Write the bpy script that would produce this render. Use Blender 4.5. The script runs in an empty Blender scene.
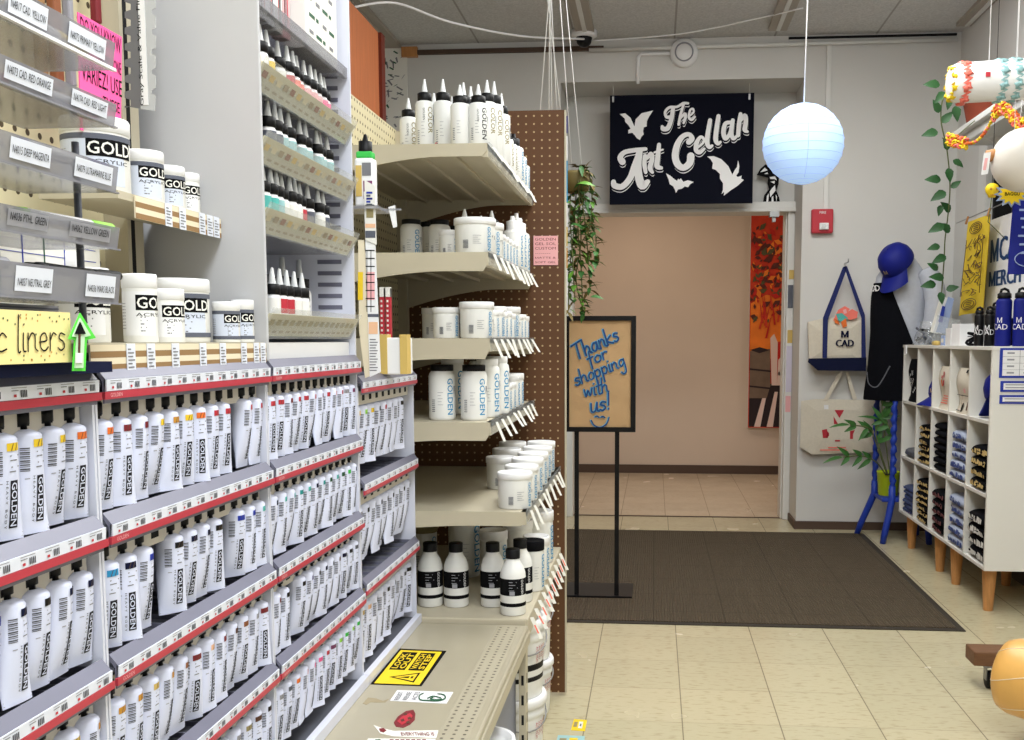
import bpy, math, random
from mathutils import Vector, Matrix
S = bpy.context.scene
COL = S.collection
R = random.Random(7)
PI = math.pi
# ---------------------------------------------------------------- camera
FPX, CX, CY = 1000.0, 575.0, 436.0
PITCH, YAW, HC = math.radians(5.484), math.radians(4.55), 1.2
cam_d = bpy.data.cameras.new('camera')
cam = bpy.data.objects.new('camera', cam_d)
COL.objects.link(cam)
cam.location = (0, 0, HC)
cam.rotation_euler = (PI / 2 - PITCH, 0, YAW)
cam_d.sensor_width = 36
cam_d.lens = FPX / 1024 * 36
cam_d.shift_x = -(CX - 512) / 1024
cam_d.shift_y = (CY - 370) / 1024
cam_d.clip_start = 0.02
S.camera = cam
_RM = cam.rotation_euler.to_matrix()
def at(u, v, x=None, y=None, z=None):
    """world point seen at photo pixel (u, v) on the plane x=, y= or z=."""
    d = _RM @ Vector(((u - CX) / FPX, -(v - CY) / FPX, -1))
    o = Vector((0, 0, HC))
    if x is not None: t = (x - o.x) / d.x
    elif y is not None: t = (y - o.y) / d.y
    else: t = (z - o.z) / d.z
    return o + d * t
# ---------------------------------------------------------------- materials
MAT = {}
def mat(name, col, rough=0.6, metal=0.0, spec=0.4, alpha=1.0, trans=0.0, noise=0.0, scale=30, emit=None, es=0.0, bump=0.0, bscale=200, stretch=None, col2=None, sub=0.0):
    m = bpy.data.materials.new(name)
    m.use_nodes = True
    nt = m.node_tree
    p = nt.nodes['Principled BSDF']
    c = tuple(((x / 255) / 12.92 if x / 255 <= 0.04045 else ((x / 255 + 0.055) / 1.055) ** 2.4) for x in col) + (1,)
    p.inputs['Base Color'].default_value = c
    p.inputs['Roughness'].default_value = rough
    p.inputs['Metallic'].default_value = metal
    p.inputs['Specular IOR Level'].default_value = spec
    p.inputs['Alpha'].default_value = alpha
    p.inputs['Transmission Weight'].default_value = trans
    if emit:
        p.inputs['Emission Color'].default_value = tuple(emit) + (1,)
        p.inputs['Emission Strength'].default_value = es
    if noise or bump:
        tc = nt.nodes.new('ShaderNodeTexCoord')
        src = tc.outputs['Object']
        if stretch:
            mp = nt.nodes.new('ShaderNodeMapping')
            mp.inputs['Scale'].default_value = stretch
            nt.links.new(src, mp.inputs['Vector'])
            src = mp.outputs['Vector']
    if noise:
        n = nt.nodes.new('ShaderNodeTexNoise')
        n.inputs['Scale'].default_value = scale
        n.inputs['Detail'].default_value = 6
        nt.links.new(src, n.inputs['Vector'])
        rp = nt.nodes.new('ShaderNodeValToRGB')
        rp.color_ramp.elements[0].position = 0.3
        rp.color_ramp.elements[1].position = 0.7
        c2 = c
        if col2:
            c2 = tuple(((x / 255) / 12.92 if x / 255 <= 0.04045 else ((x / 255 + 0.055) / 1.055) ** 2.4) for x in col2) + (1,)
            rp.color_ramp.elements[0].color = c2
            rp.color_ramp.elements[1].color = c
        else:
            rp.color_ramp.elements[0].color = tuple(x * (1 - noise) for x in c[:3]) + (1,)
            rp.color_ramp.elements[1].color = tuple(min(1, x * (1 + noise * 0.6)) for x in c[:3]) + (1,)
        nt.links.new(n.outputs['Fac'], rp.inputs['Fac'])
        nt.links.new(rp.outputs['Color'], p.inputs['Base Color'])
    if bump:
        n2 = nt.nodes.new('ShaderNodeTexNoise')
        n2.inputs['Scale'].default_value = bscale
        nt.links.new(src, n2.inputs['Vector'])
        bp = nt.nodes.new('ShaderNodeBump')
        bp.inputs['Strength'].default_value = bump
        bp.inputs['Distance'].default_value = 0.002
        nt.links.new(n2.outputs['Fac'], bp.inputs['Height'])
        nt.links.new(bp.outputs['Normal'], p.inputs['Normal'])
    MAT[name] = m
    return m
def lin(x):
    x /= 255
    return x / 12.92 if x <= 0.04045 else ((x + 0.055) / 1.055) ** 2.4
for a in [
    ('white', (225, 226, 232), .45), ('tubewhite', (218, 223, 244), .36), ('stripred', (186, 58, 72), .4), ('plastic', (236, 236, 236), .4), ('jarwhite', (232, 232, 228), .42),
    ('paper', (232, 230, 222), .8), ('black', (10, 10, 12), .5, 0, .25), ('ink', (14, 14, 16), .8, 0, .1), ('softblack', (18, 18, 21), .9, 0, .1), ('labelwhite', (224, 228, 238), .5), ('grey', (120, 120, 124), .6),
    ('barcode', (70, 70, 74), .8), ('lidclear', (205, 208, 210), .3), ('red', (186, 44, 58), .45), ('nozzle', (226, 228, 228), .35),
    ('yellow', (232, 196, 38), .6), ('lightblue', (40, 140, 190), .6), ('blue', (28, 52, 160), .6), ('navy', (16, 22, 52), .8, 0, .15),
    ('orange', (226, 112, 40), .6), ('pink', (240, 96, 150), .8), ('palepink', (236, 176, 178), .85), ('teal', (84, 176, 168), .7),
    ('green', (60, 190, 80), .6), ('lime', (150, 215, 80), .6), ('kraft', (146, 114, 74), .85), ('olive', (150, 138, 96), .6), ('mauve', (120, 60, 100), .6),
    ('violet', (70, 52, 120), .6), ('darkred', (120, 30, 38), .6), ('ochre', (196, 140, 50), .6), ('peach', (236, 188, 150), .6), ('umber', (84, 50, 34), .6), ('brown', (140, 84, 50), .6), ('darkgreen', (20, 84, 52), .6),
    ('cyan', (40, 150, 200), .6), ('turquoise', (30, 150, 150), .6), ('midgrey', (150, 150, 156), .6), ('slate', (88, 92, 104), .6), ('gold', (206, 176, 98), .6),
    ('cream', (226, 214, 186), .75), ('bluegrey', (150, 168, 206), .85), ('holder', (206, 200, 190), .55), ('trimbrown', (80, 62, 50), .6), ('royal', (14, 25, 118), .6, 0, .25), ('logoink', (34, 34, 38), .7, 0, .15), ('steel', (150, 150, 150), .4, .8),
]:
    mat(*a)
mat('powder', (190, 181, 158), .5, noise=.05, scale=8, spec=.4)            # gondola enamel
mat('deckpaint', (170, 162, 140), .28, noise=.06, scale=6, spec=.5)
mat('rackwhite', (214, 216, 228), .35, noise=.02, scale=5)
mat('rackgrey', (112, 112, 128), .35, noise=.05, scale=12)
mat('traydark', (84, 86, 94), .5)
mat('panelgrey', (190, 190, 192), .45, noise=.05, scale=3)
mat('acrylic', (150, 150, 156), .12, alpha=.62, spec=.6)
mat('clear', (215, 220, 220), .08, alpha=.25, spec=.8)
mat('wall', (212, 211, 207), .75, noise=.025, scale=2, bump=.1, bscale=120)
mat('hallwall', (214, 196, 178), .8, noise=.03, scale=2)
mat('ceiling', (178, 178, 176), .9, noise=.05, scale=60)
mat('ceilstrip', (168, 160, 148), .6)
mat('trimwhite', (220, 220, 216), .5)
mat('darkgap', (16, 16, 18), .9)
mat('wood', (190, 132, 78), .5, noise=.18, scale=6, stretch=(14, 14, 1.2))
mat('door_wood', (196, 116, 72), .5, noise=.12, scale=5, stretch=(12, 12, 1))
mat('door_edge', (104, 38, 22), .5)
mat('canvas', (214, 206, 188), .9, noise=.05, scale=80, bump=.3, bscale=600)
mat('kraftpaper', (186, 154, 112), .8, noise=.08, scale=7, bump=.5, bscale=30)
mat('felt', (14, 15, 20), .95, noise=.15, scale=60, spec=.08)
mat('pothos', (38, 82, 38), .45, noise=.3, scale=14)
mat('labelblue', (204, 211, 226), .6)
mat('signnavy', (8, 11, 26), .8, spec=.12)
mat('sweat', (184, 188, 198), .95, noise=.06, scale=40)
mat('denim', (70, 84, 122), .9, noise=.3, scale=90)
mat('leaf', (58, 108, 48), .5, noise=.25, scale=14)
mat('leaf2', (96, 150, 52), .5, noise=.2, scale=14)
mat('leafdry', (110, 96, 52), .7, noise=.3, scale=14)
mat('stem', (92, 100, 58), .7)
mat('terracotta', (150, 70, 48), .8, noise=.1, scale=10)
mat('limepot', (206, 230, 36), .5)
mat('bluepaint', (28, 58, 160), .45, noise=.1, scale=20)
mat('rollkraft', (224, 172, 92), .35, noise=.1, scale=10, spec=.6)
mat('globe', (232, 228, 220), .35)
mat('coil_yellow', (240, 206, 30), .6)
mat('coil_pink', (240, 120, 104), .6)
mat('ribbedcyan', (150, 190, 192), .7)
mat('bandana', (238, 206, 56), .85)
mat('pegcream', (212, 200, 164), .6, noise=.04, scale=6)
mat('hole', (60, 48, 34), .9)
mat('fabricprint', (232, 232, 226), .9)
# floor tiles: position-based grout grid + marbled speckle
def floor_mat(name, base, dark, gx, gy, grout=0.25):
    m = mat(name, base, .18, spec=.45)
    nt = m.node_tree; p = nt.nodes['Principled BSDF']; L = nt.links.new
    N = lambda t: nt.nodes.new('ShaderNode' + t)
    g = N('NewGeometry')
    sep = N('SeparateXYZ'); L(g.outputs['Position'], sep.inputs[0])
    def line(out, off, wid):
        a = N('Math'); a.operation = 'SUBTRACT'; L(out, a.inputs[0]); a.inputs[1].default_value = off
        b = N('Math'); b.operation = 'DIVIDE'; L(a.outputs[0], b.inputs[0]); b.inputs[1].default_value = .3048
        f = N('Math'); f.operation = 'FRACT'; L(b.outputs[0], f.inputs[0])
        h = N('Math'); h.operation = 'SUBTRACT'; L(f.outputs[0], h.inputs[0]); h.inputs[1].default_value = .5
        ab = N('Math'); ab.operation = 'ABSOLUTE'; L(h.outputs[0], ab.inputs[0])
        c = N('Math'); c.operation = 'GREATER_THAN'; L(ab.outputs[0], c.inputs[0]); c.inputs[1].default_value = .5 - wid
        fl = N('Math'); fl.operation = 'FLOOR'; L(b.outputs[0], fl.inputs[0])
        return c, fl
    lx, fx = line(sep.outputs[0], gx, .0065)
    ly, fy = line(sep.outputs[1], gy, .0055)
    w2 = N('Math'); w2.operation = 'MULTIPLY'; L(ly.outputs[0], w2.inputs[0]); w2.inputs[1].default_value = .5
    mx = N('Math'); mx.operation = 'MAXIMUM'; L(lx.outputs[0], mx.inputs[0]); L(w2.outputs[0], mx.inputs[1])
    cmb = N('CombineXYZ'); L(fx.outputs[0], cmb.inputs[0]); L(fy.outputs[0], cmb.inputs[1])
    wn = N('TexWhiteNoise'); wn.noise_dimensions = '2D'; L(cmb.outputs[0], wn.inputs['Vector'])
    mp = N('Mapping'); mp.inputs['Scale'].default_value = (7, 24, 1); L(g.outputs['Position'], mp.inputs['Vector'])
    n1 = N('TexNoise'); n1.inputs['Scale'].default_value = 3.5; n1.inputs['Detail'].default_value = 8; L(mp.outputs[0], n1.inputs['Vector'])
    r1 = N('ValToRGB'); r1.color_ramp.elements[0].position = .30; r1.color_ramp.elements[1].position = .46
    b = tuple(lin(c) for c in base); d = tuple(lin(c) for c in dark)
    r1.color_ramp.elements[0].color = d + (1,); r1.color_ramp.elements[1].color = b + (1,)
    L(n1.outputs['Fac'], r1.inputs['Fac'])
    tint = N('MixRGB'); tint.blend_type = 'MULTIPLY'; tint.inputs['Fac'].default_value = 1
    r2 = N('ValToRGB'); r2.color_ramp.elements[0].color = (.95, .95, .94, 1); r2.color_ramp.elements[1].color = (1.02, 1.01, 1.0, 1)
    L(wn.outputs['Value'], r2.inputs['Fac']); L(r1.outputs[0], tint.inputs[1]); L(r2.outputs[0], tint.inputs[2])
    gm = N('MixRGB'); gm.inputs[2].default_value = tuple(x * .42 for x in d) + (1,)
    sc = N('Math'); sc.operation = 'MULTIPLY'; L(mx.outputs[0], sc.inputs[0]); sc.inputs[1].default_value = .8
    L(sc.outputs[0], gm.inputs['Fac']); L(tint.outputs[0], gm.inputs[1])
    L(gm.outputs[0], p.inputs['Base Color'])
    n3 = N('TexNoise'); n3.inputs['Scale'].default_value = 5; L(g.outputs['Position'], n3.inputs['Vector'])
    r3 = N('MapRange'); r3.inputs['To Min'].default_value = .12; r3.inputs['To Max'].default_value = .34; L(n3.outputs['Fac'], r3.inputs['Value']); L(r3.outputs[0], p.inputs['Roughness'])
    return m
def grid_mat(name, base, line_col, sx, sy, axis=('Y', 'Z'), w=.02, rough=.8, off=(0, 0)):
    """plain surface with thin seams every sx, sy metres along two world axes"""
    m = mat(name, base, rough, spec=.15); nt = m.node_tree; p = nt.nodes['Principled BSDF']; L = nt.links.new
    N = lambda t: nt.nodes.new('ShaderNode' + t)
    g = N('NewGeometry'); sep = N('SeparateXYZ'); L(g.outputs['Position'], sep.inputs[0])
    outs = []
    for a, s, o in ((axis[0], sx, off[0]), (axis[1], sy, off[1])):
        q = N('Math'); q.operation = 'SUBTRACT'; L(sep.outputs[a], q.inputs[0]); q.inputs[1].default_value = o
        b = N('Math'); b.operation = 'DIVIDE'; L(q.outputs[0], b.inputs[0]); b.inputs[1].default_value = s
        f = N('Math'); f.operation = 'FRACT'; L(b.outputs[0], f.inputs[0])
        c = N('Math'); c.operation = 'LESS_THAN'; L(f.outputs[0], c.inputs[0]); c.inputs[1].default_value = w / s
        outs.append(c)
    mx = N('Math'); mx.operation = 'MAXIMUM'; L(outs[0].outputs[0], mx.inputs[0]); L(outs[1].outputs[0], mx.inputs[1])
    no = N('TexNoise'); no.inputs['Scale'].default_value = 90; L(g.outputs['Position'], no.inputs['Vector'])
    rp = N('ValToRGB'); b = tuple(lin(c) for c in base)
    rp.color_ramp.elements[0].position = .35; rp.color_ramp.elements[1].position = .65
    rp.color_ramp.elements[0].color = tuple(x * .86 for x in b) + (1,); rp.color_ramp.elements[1].color = tuple(x * 1.05 for x in b) + (1,)
    L(no.outputs['Fac'], rp.inputs['Fac'])
    mix = N('MixRGB'); L(mx.outputs[0], mix.inputs['Fac']); L(rp.outputs[0], mix.inputs[1]); mix.inputs[2].default_value = tuple(lin(c) for c in line_col) + (1,)
    L(mix.outputs[0], p.inputs['Base Color'])
    return m
def peg_mat(name, base, hole, pitch, axis, r=.16, bump=0):
    m = mat(name, base, .6); nt = m.node_tree; p = nt.nodes['Principled BSDF']; L = nt.links.new
    N = lambda t: nt.nodes.new('ShaderNode' + t)
    g = N('NewGeometry'); sep = N('SeparateXYZ'); L(g.outputs['Position'], sep.inputs[0])
    sq = []
    for a in axis:
        b = N('Math'); b.operation = 'DIVIDE'; L(sep.outputs[a], b.inputs[0]); b.inputs[1].default_value = pitch
        f = N('Math'); f.operation = 'FRACT'; L(b.outputs[0], f.inputs[0])
        s = N('Math'); s.operation = 'SUBTRACT'; L(f.outputs[0], s.inputs[0]); s.inputs[1].default_value = .5
        q = N('Math'); q.operation = 'MULTIPLY'; L(s.outputs[0], q.inputs[0]); L(s.outputs[0], q.inputs[1]); sq.append(q)
    ad = N('Math'); ad.operation = 'ADD'; L(sq[0].outputs[0], ad.inputs[0]); L(sq[1].outputs[0], ad.inputs[1])
    c = N('Math'); c.operation = 'LESS_THAN'; L(ad.outputs[0], c.inputs[0]); c.inputs[1].default_value = r * r
    no = N('TexNoise'); no.inputs['Scale'].default_value = 9; L(g.outputs['Position'], no.inputs['Vector'])
    rp = N('ValToRGB'); b = tuple(lin(c_) for c_ in base)
    rp.color_ramp.elements[0].color = tuple(x * .88 for x in b) + (1,); rp.color_ramp.elements[1].color = tuple(x * 1.08 for x in b) + (1,)
    L(no.outputs['Fac'], rp.inputs['Fac'])
    mix = N('MixRGB'); L(c.outputs[0], mix.inputs['Fac']); L(rp.outputs[0], mix.inputs[1]); mix.inputs[2].default_value = tuple(lin(c_) for c_ in hole) + (1,)
    L(mix.outputs[0], p.inputs['Base Color'])
    return m
# ---------------------------------------------------------------- text cache
_T = {}
def txt(s, bold=0.0):
    k = (s, bold)
    if k in _T: return _T[k]
    cu = bpy.data.curves.new('t', 'FONT'); cu.body = s; cu.size = 1; cu.offset = bold; cu.resolution_u = 2; cu.fill_mode = 'FRONT'
    ob = bpy.data.objects.new('t', cu); COL.objects.link(ob)
    dg = bpy.context.evaluated_depsgraph_get(); dg.update()
    me = ob.evaluated_get(dg).to_mesh()
    vs = [(v.co.x, v.co.y) for v in me.vertices]; fs = [tuple(p.vertices) for p in me.polygons]
    ob.evaluated_get(dg).to_mesh_clear()
    bpy.data.objects.remove(ob); bpy.data.curves.remove(cu)
    if s[0] == 'M' and bold == 0:  # deeper valley so the letter reads at a small size
        vs = [(x, {.402: .17, .267: 0.0}.get(round(y, 3), y)) if x < .68 and .3 < x < .45 else (x, y) for x, y in vs]
    x0 = min(v[0] for v in vs); x1 = max(v[0] for v in vs)
    _T[k] = ([(x - x0, y) for x, y in vs], fs, x1 - x0)
    return _T[k]
CAP = 0.70
_TS = {}
def txts(s, bold=0.0, lim=.22):
    """txt() cut into small triangles so that it can be wrapped round a curved surface"""
    k = (s, bold)
    if k in _TS: return _TS[k]
    vs, fs, w = txt(s, bold); V, F = [], []
    def put(a, b, c, d):
        e = [(a, b), (b, c), (c, a)]; L = [math.hypot(p[0] - q[0], p[1] - q[1]) for p, q in e]
        if d == 0 or max(L) < lim:
            n = len(V); V.extend((a, b, c)); F.append((n, n + 1, n + 2)); return
        i = L.index(max(L)); p, q = e[i]; r = (a, b, c)[(i + 2) % 3]; m = ((p[0] + q[0]) / 2, (p[1] + q[1]) / 2)
        put(p, m, r, d - 1); put(m, q, r, d - 1)
    for f in fs:
        for j in range(1, len(f) - 1): put(vs[f[0]], vs[f[j]], vs[f[j + 1]], 4)
    _TS[k] = (V, F, w)
    return _TS[k]
# ---------------------------------------------------------------- mesh builder
class B:
    def __init__(s, T=None):
        s.v, s.f, s.m, s.sm, s.mats, s.T = [], [], [], [], [], T
        s.dir, s.cnt = Vector((0, 0, 0)), 0
    def add(s, vs, fs, m, smooth=False):
        if m not in s.mats: s.mats.append(m)
        k, b = s.mats.index(m), len(s.v)
        for p in vs:
            p = Vector(p); s.v.append(s.T @ p if s.T is not None else p)
        for f in fs:
            s.f.append(tuple(b + i for i in f)); s.m.append(k); s.sm.append(smooth)
        return s
    def box(s, x0, x1, y0, y1, z0, z1, m):
        x0, x1 = min(x0, x1), max(x0, x1); y0, y1 = min(y0, y1), max(y0, y1); z0, z1 = min(z0, z1), max(z0, z1)
        return s.add([(x0, y0, z0), (x1, y0, z0), (x1, y1, z0), (x0, y1, z0), (x0, y0, z1), (x1, y0, z1), (x1, y1, z1), (x0, y1, z1)],
                     [(0, 3, 2, 1), (4, 5, 6, 7), (0, 1, 5, 4), (1, 2, 6, 5), (2, 3, 7, 6), (3, 0, 4, 7)], m)
    def quad(s, a, b, c, d, m): return s.add([a, b, c, d], [(0, 1, 2, 3)], m)
    def plate(s, poly, o, U, V, W, m):
        """polygon (u,v) in frame o,U,V extruded along W"""
        o, U, V, W = Vector(o), Vector(U), Vector(V), Vector(W); n = len(poly)
        a = [o + U * u + V * v for u, v in poly]; b = [p + W for p in a]
        fs = [tuple(range(n - 1, -1, -1)), tuple(range(n, 2 * n))] + [(i, (i + 1) % n, n + (i + 1) % n, n + i) for i in range(n)]
        return s.add(a + b, fs, m)
    def lathe(s, c, prof, m, n=20, sx=1, sy=1, smooth=True, sector=None):
        c = Vector(c); vs, fs = [], []
        for r, z in prof:
            for i in range(n):
                a = 2 * PI * i / n
                vs.append((c.x + r * sx * math.cos(a), c.y + r * sy * math.sin(a), c.z + z))
        for j in range(len(prof) - 1):
            for i in range(n):
                i2 = (i + 1) % n
                fs.append((j * n + i, j * n + i2, (j + 1) * n + i2, (j + 1) * n + i))
        s.add(vs, fs, m, smooth)
        if prof[0][0] > 1e-5: s.add(vs[:n], [tuple(range(n - 1, -1, -1))], m)
        if prof[-1][0] > 1e-5: s.add(vs[-n:], [tuple(range(n))], m)
        return s
    def tube(s, pts, r, m, n=8, caps=True):
        pts = [Vector(p) for p in pts]; k = len(pts); vs, fs = [], []
        rs = r if isinstance(r, (list, tuple)) else [r] * k
        up = None
        for i, p in enumerate(pts):
            d = (pts[min(i + 1, k - 1)] - pts[max(i - 1, 0)])
            d = d.normalized() if d.length > 1e-9 else Vector((0, 0, 1))
            if up is None: up = Vector((0, 0, 1)) if abs(d.z) < .9 else Vector((1, 0, 0))
            e1 = d.cross(up); e1 = e1.normalized() if e1.length > 1e-6 else Vector((1, 0, 0)); e2 = d.cross(e1); up = -e2 if e2.length else up
            up = e1.cross(d)
            for j in range(n):
                a = 2 * PI * j / n
                vs.append(p + (e1 * math.cos(a) + e2 * math.sin(a)) * rs[i])
        for i in range(k - 1):
            for j in range(n):
                j2 = (j + 1) % n
                fs.append((i * n + j, (i + 1) * n + j, (i + 1) * n + j2, i * n + j2))
        if caps: fs += [tuple(range(n)), tuple(range((k - 1) * n + n - 1, (k - 1) * n - 1, -1))]
        return s.add(vs, fs, m, True)
    def grid(s, rows, m, smooth=True, closed=False):
        nr, nc = len(rows), len(rows[0]); vs = [p for r in rows for p in r]; fs = []
        for i in range(nr - 1):
            for j in range(nc if closed else nc - 1):
                j2 = (j + 1) % nc
                fs.append((i * nc + j, i * nc + j2, (i + 1) * nc + j2, (i + 1) * nc + j))
        return s.add(vs, fs, m, smooth)
    def text(s, t, o, U, V, m, h=.01, w=None, bold=0.0, mapf=None, center=False):
        vs, fs, tw = (txts if mapf else txt)(t, bold)
        k = h / CAP; kx = (w / tw) if w else k
        if mapf: P = [mapf(x * kx, y * k) for x, y in vs]
        else:
            o, U, V = Vector(o), Vector(U), Vector(V)
            if center: o = o - U * (tw * kx / 2)
            P = [o + U * (x * kx) + V * (y * k) for x, y in vs]
        return s.add(P, fs, m)
    def ribbon(s, pts, ws, mapf, m, cap=8):
        """flat brush stroke with round ends through 2-D points; mapf(x, y) -> 3-D"""
        P = smooth_path(pts); W = smooth_w(ws, len(pts), len(P)); L_, R_ = [], []
        for i, (x, y) in enumerate(P):
            a, b = P[max(i - 1, 0)], P[min(i + 1, len(P) - 1)]
            dx, dy = b[0] - a[0], b[1] - a[1]; l = math.hypot(dx, dy) or 1
            L_.append((x - dy / l * W[i] / 2, y + dx / l * W[i] / 2)); R_.append((x + dy / l * W[i] / 2, y - dx / l * W[i] / 2))
        s.cnt += 1; o1 = s.dir * (s.cnt * 2e-5)
        n = len(P); vs = [Vector(mapf(*q)) + o1 for q in L_ + R_]
        s.add(vs, [(i, i + 1, n + i + 1, n + i) for i in range(n - 1)], m)
        for k, i in enumerate((0, n - 1)):
            x, y = P[i]; r = W[i] / 2; o2 = o1 + s.dir * (8e-6 + 4e-6 * k)
            s.add([Vector(mapf(x + r * math.cos(2 * PI * j / 12), y + r * math.sin(2 * PI * j / 12))) + o2 for j in range(12)], [tuple(range(12))], m)
        return s
    def leaf(s, p, d, up, L, W, m, fold=.25, droop=.25):
        p, d = Vector(p), Vector(d).normalized(); up = Vector(up)
        sd = d.cross(up); sd = sd.normalized() if sd.length > 1e-5 else Vector((1, 0, 0)); nn = sd.cross(d)
        pr = [(0, 0), (.12, .62), (.32, 1), (.6, .78), (.85, .34), (1, 0)]
        rows = []
        for t, w in pr:
            c = p + d * (L * t) - nn * (droop * L * t * t)
            e = W / 2 * w
            rows.append([c - sd * e + nn * (fold * e), c, c + sd * e + nn * (fold * e)])
        return s.grid(rows, m)
    def build(s, name, parent=None, bevel=0.0, seg=2, mesh_only=False):
        me = bpy.data.meshes.new(name); me.from_pydata([tuple(v) for v in s.v], [], s.f)
        for k in s.mats: me.materials.append(MAT[k])
        me.polygons.foreach_set('material_index', s.m); me.polygons.foreach_set('use_smooth', s.sm); me.update()
        if mesh_only: return me
        o = bpy.data.objects.new(name, me); COL.objects.link(o)
        if parent is not None:
            o.parent = parent
            o.matrix_parent_inverse = Matrix.Translation(-parent.location) if not parent.get('_local') else Matrix()
        if bevel:
            bv = o.modifiers.new('bevel', 'BEVEL'); bv.width = bevel; bv.segments = seg; bv.limit_method = 'ANGLE'
        return o
def smooth_path(P, n=6):
    if len(P) < 3: 
        (a, b) = P
        return [(a[0] + (b[0] - a[0]) * i / 4, a[1] + (b[1] - a[1]) * i / 4) for i in range(5)]
    out = []
    Q = [P[0]] + list(P) + [P[-1]]
    for i in range(1, len(Q) - 2):
        p0, p1, p2, p3 = Q[i - 1:i + 3]
        for k in range(n):
            t = k / n
            out.append(tuple(.5 * (2 * p1[j] + (p2[j] - p0[j]) * t + (2 * p0[j] - 5 * p1[j] + 4 * p2[j] - p3[j]) * t * t + (3 * p1[j] - p0[j] - 3 * p2[j] + p3[j]) * t ** 3) for j in range(len(p1))))
    out.append(tuple(P[-1]))
    return out
def smooth_w(ws, k, n):
    if not isinstance(ws, (list, tuple)): return [ws] * n
    return [ws[min(int(i * (k - 1) / (n - 1)), k - 2)] * (1 - (i * (k - 1) / (n - 1) - min(int(i * (k - 1) / (n - 1)), k - 2))) + ws[min(int(i * (k - 1) / (n - 1)), k - 2) + 1] * (i * (k - 1) / (n - 1) - min(int(i * (k - 1) / (n - 1)), k - 2)) for i in range(n)]
# ---------------------------------------------------------------- object helpers
def tag(o, label=None, cat=None, group=None, kind=None):
    if label: o['label'] = label
    if cat: o['category'] = cat
    if group: o['group'] = group
    if kind: o['kind'] = kind
    return o
def thing(name, loc, label, cat, group=None, rz=0.0):
    o = bpy.data.objects.new(name, None); COL.objects.link(o); o.location = loc; o.rotation_euler.z = rz; o.empty_display_size = .05
    return tag(o, label, cat, group)
def local(name, loc, label, cat, group=None, rz=0.0):
    """thing whose parts are modelled in its own frame"""
    o = thing(name, loc, label, cat, group, rz); o['_local'] = 1
    return o
def copy_tree(o, loc, label, group=None, rz=None, sc=None):
    c = o.copy(); COL.objects.link(c); c.location = loc; c['label'] = label
    if group: c['group'] = group
    if rz is not None: c.rotation_euler.z = rz
    if sc: c.scale = (sc, sc, sc)
    for ch in o.children:
        d = ch.copy(); COL.objects.link(d); d.parent = c
        for g in ch.children:
            e = g.copy(); COL.objects.link(e); e.parent = d
    return c
def struct(name, b, bevel=0): return tag(b.build(name, bevel=bevel), kind='structure')
ORD = 'first second third fourth fifth sixth seventh eighth ninth tenth eleventh twelfth thirteenth fourteenth fifteenth sixteenth'.split()
# ---------------------------------------------------------------- single-stroke handwriting (x-height 1, ascender 2, descender -1)
HAND = {
 'T': (1.3, [[(0, 1.8), (1.3, 2.0)], [(.65, 1.9), (.55, 0)]]),
 'h': (.95, [[(.1, 2), (.05, 0)], [(.08, .6), (.4, 1), (.65, .8), (.65, .2), (.85, 0)]]),
 'a': (1.0, [[(.75, .85), (.4, 1), (.1, .6), (.15, .1), (.5, .1), (.75, .8)], [(.75, 1), (.75, .2), (.95, .05)]]),
 'n': (.95, [[(.1, 1), (.08, 0)], [(.1, .6), (.4, 1), (.65, .8), (.65, .2), (.85, 0)]]),
 'k': (.9, [[(.1, 2), (.05, 0)], [(.7, 1), (.12, .5), (.75, 0)]]),
 's': (.8, [[(.65, .9), (.3, 1), (.15, .7), (.5, .5), (.6, .2), (.3, 0), (.05, .15)]]),
 'f': (.7, [[(.7, 1.8), (.45, 2), (.35, 1.5), (.3, -.6)], [(.05, 1), (.65, 1.05)]]),
 'o': (.85, [[(.4, 1), (.1, .6), (.2, .05), (.6, .1), (.7, .7), (.4, 1)]]),
 'r': (.7, [[(.1, 1), (.08, 0)], [(.1, .6), (.35, 1), (.6, .9)]]),
 'p': (.9, [[(.1, 1), (.05, -1)], [(.1, .8), (.5, 1), (.7, .6), (.5, .05), (.1, .2)]]),
 'i': (.4, [[(.15, 1), (.12, .1), (.3, 0)], [(.18, 1.45), (.2, 1.5)]]),
 'g': (.95, [[(.7, .85), (.35, 1), (.1, .6), (.25, .1), (.7, .5)], [(.72, 1), (.68, -.7), (.3, -1), (.1, -.7)]]),
 'w': (1.2, [[(.05, 1), (.2, .05), (.5, .8), (.75, .05), (1.05, 1)]]),
 't': (.7, [[(.35, 1.8), (.3, .1), (.6, 0)], [(.05, 1.05), (.65, 1.15)]]),
 'u': (.95, [[(.1, 1), (.12, .1), (.5, .1), (.7, .9)], [(.72, 1), (.72, .15), (.9, 0)]]),
 '!': (.4, [[(.2, 1.9), (.15, .5)], [(.12, .05), (.14, .1)]]),
 'c': (.85, [[(.7, .8), (.4, 1), (.1, .6), (.2, .05), (.7, .15)]]),
 'l': (.4, [[(.2, 2), (.12, .1), (.3, 0)]]),
 'e': (.85, [[(.1, .5), (.65, .6), (.5, 1), (.15, .8), (.15, .2), (.45, 0), (.75, .2)]]),
 'y': (.9, [[(.1, 1), (.15, .2), (.5, .1), (.7, .9)], [(.72, 1), (.65, -.7), (.3, -1), (.1, -.8)]]),
 ' ': (.6, []),
}
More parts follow.
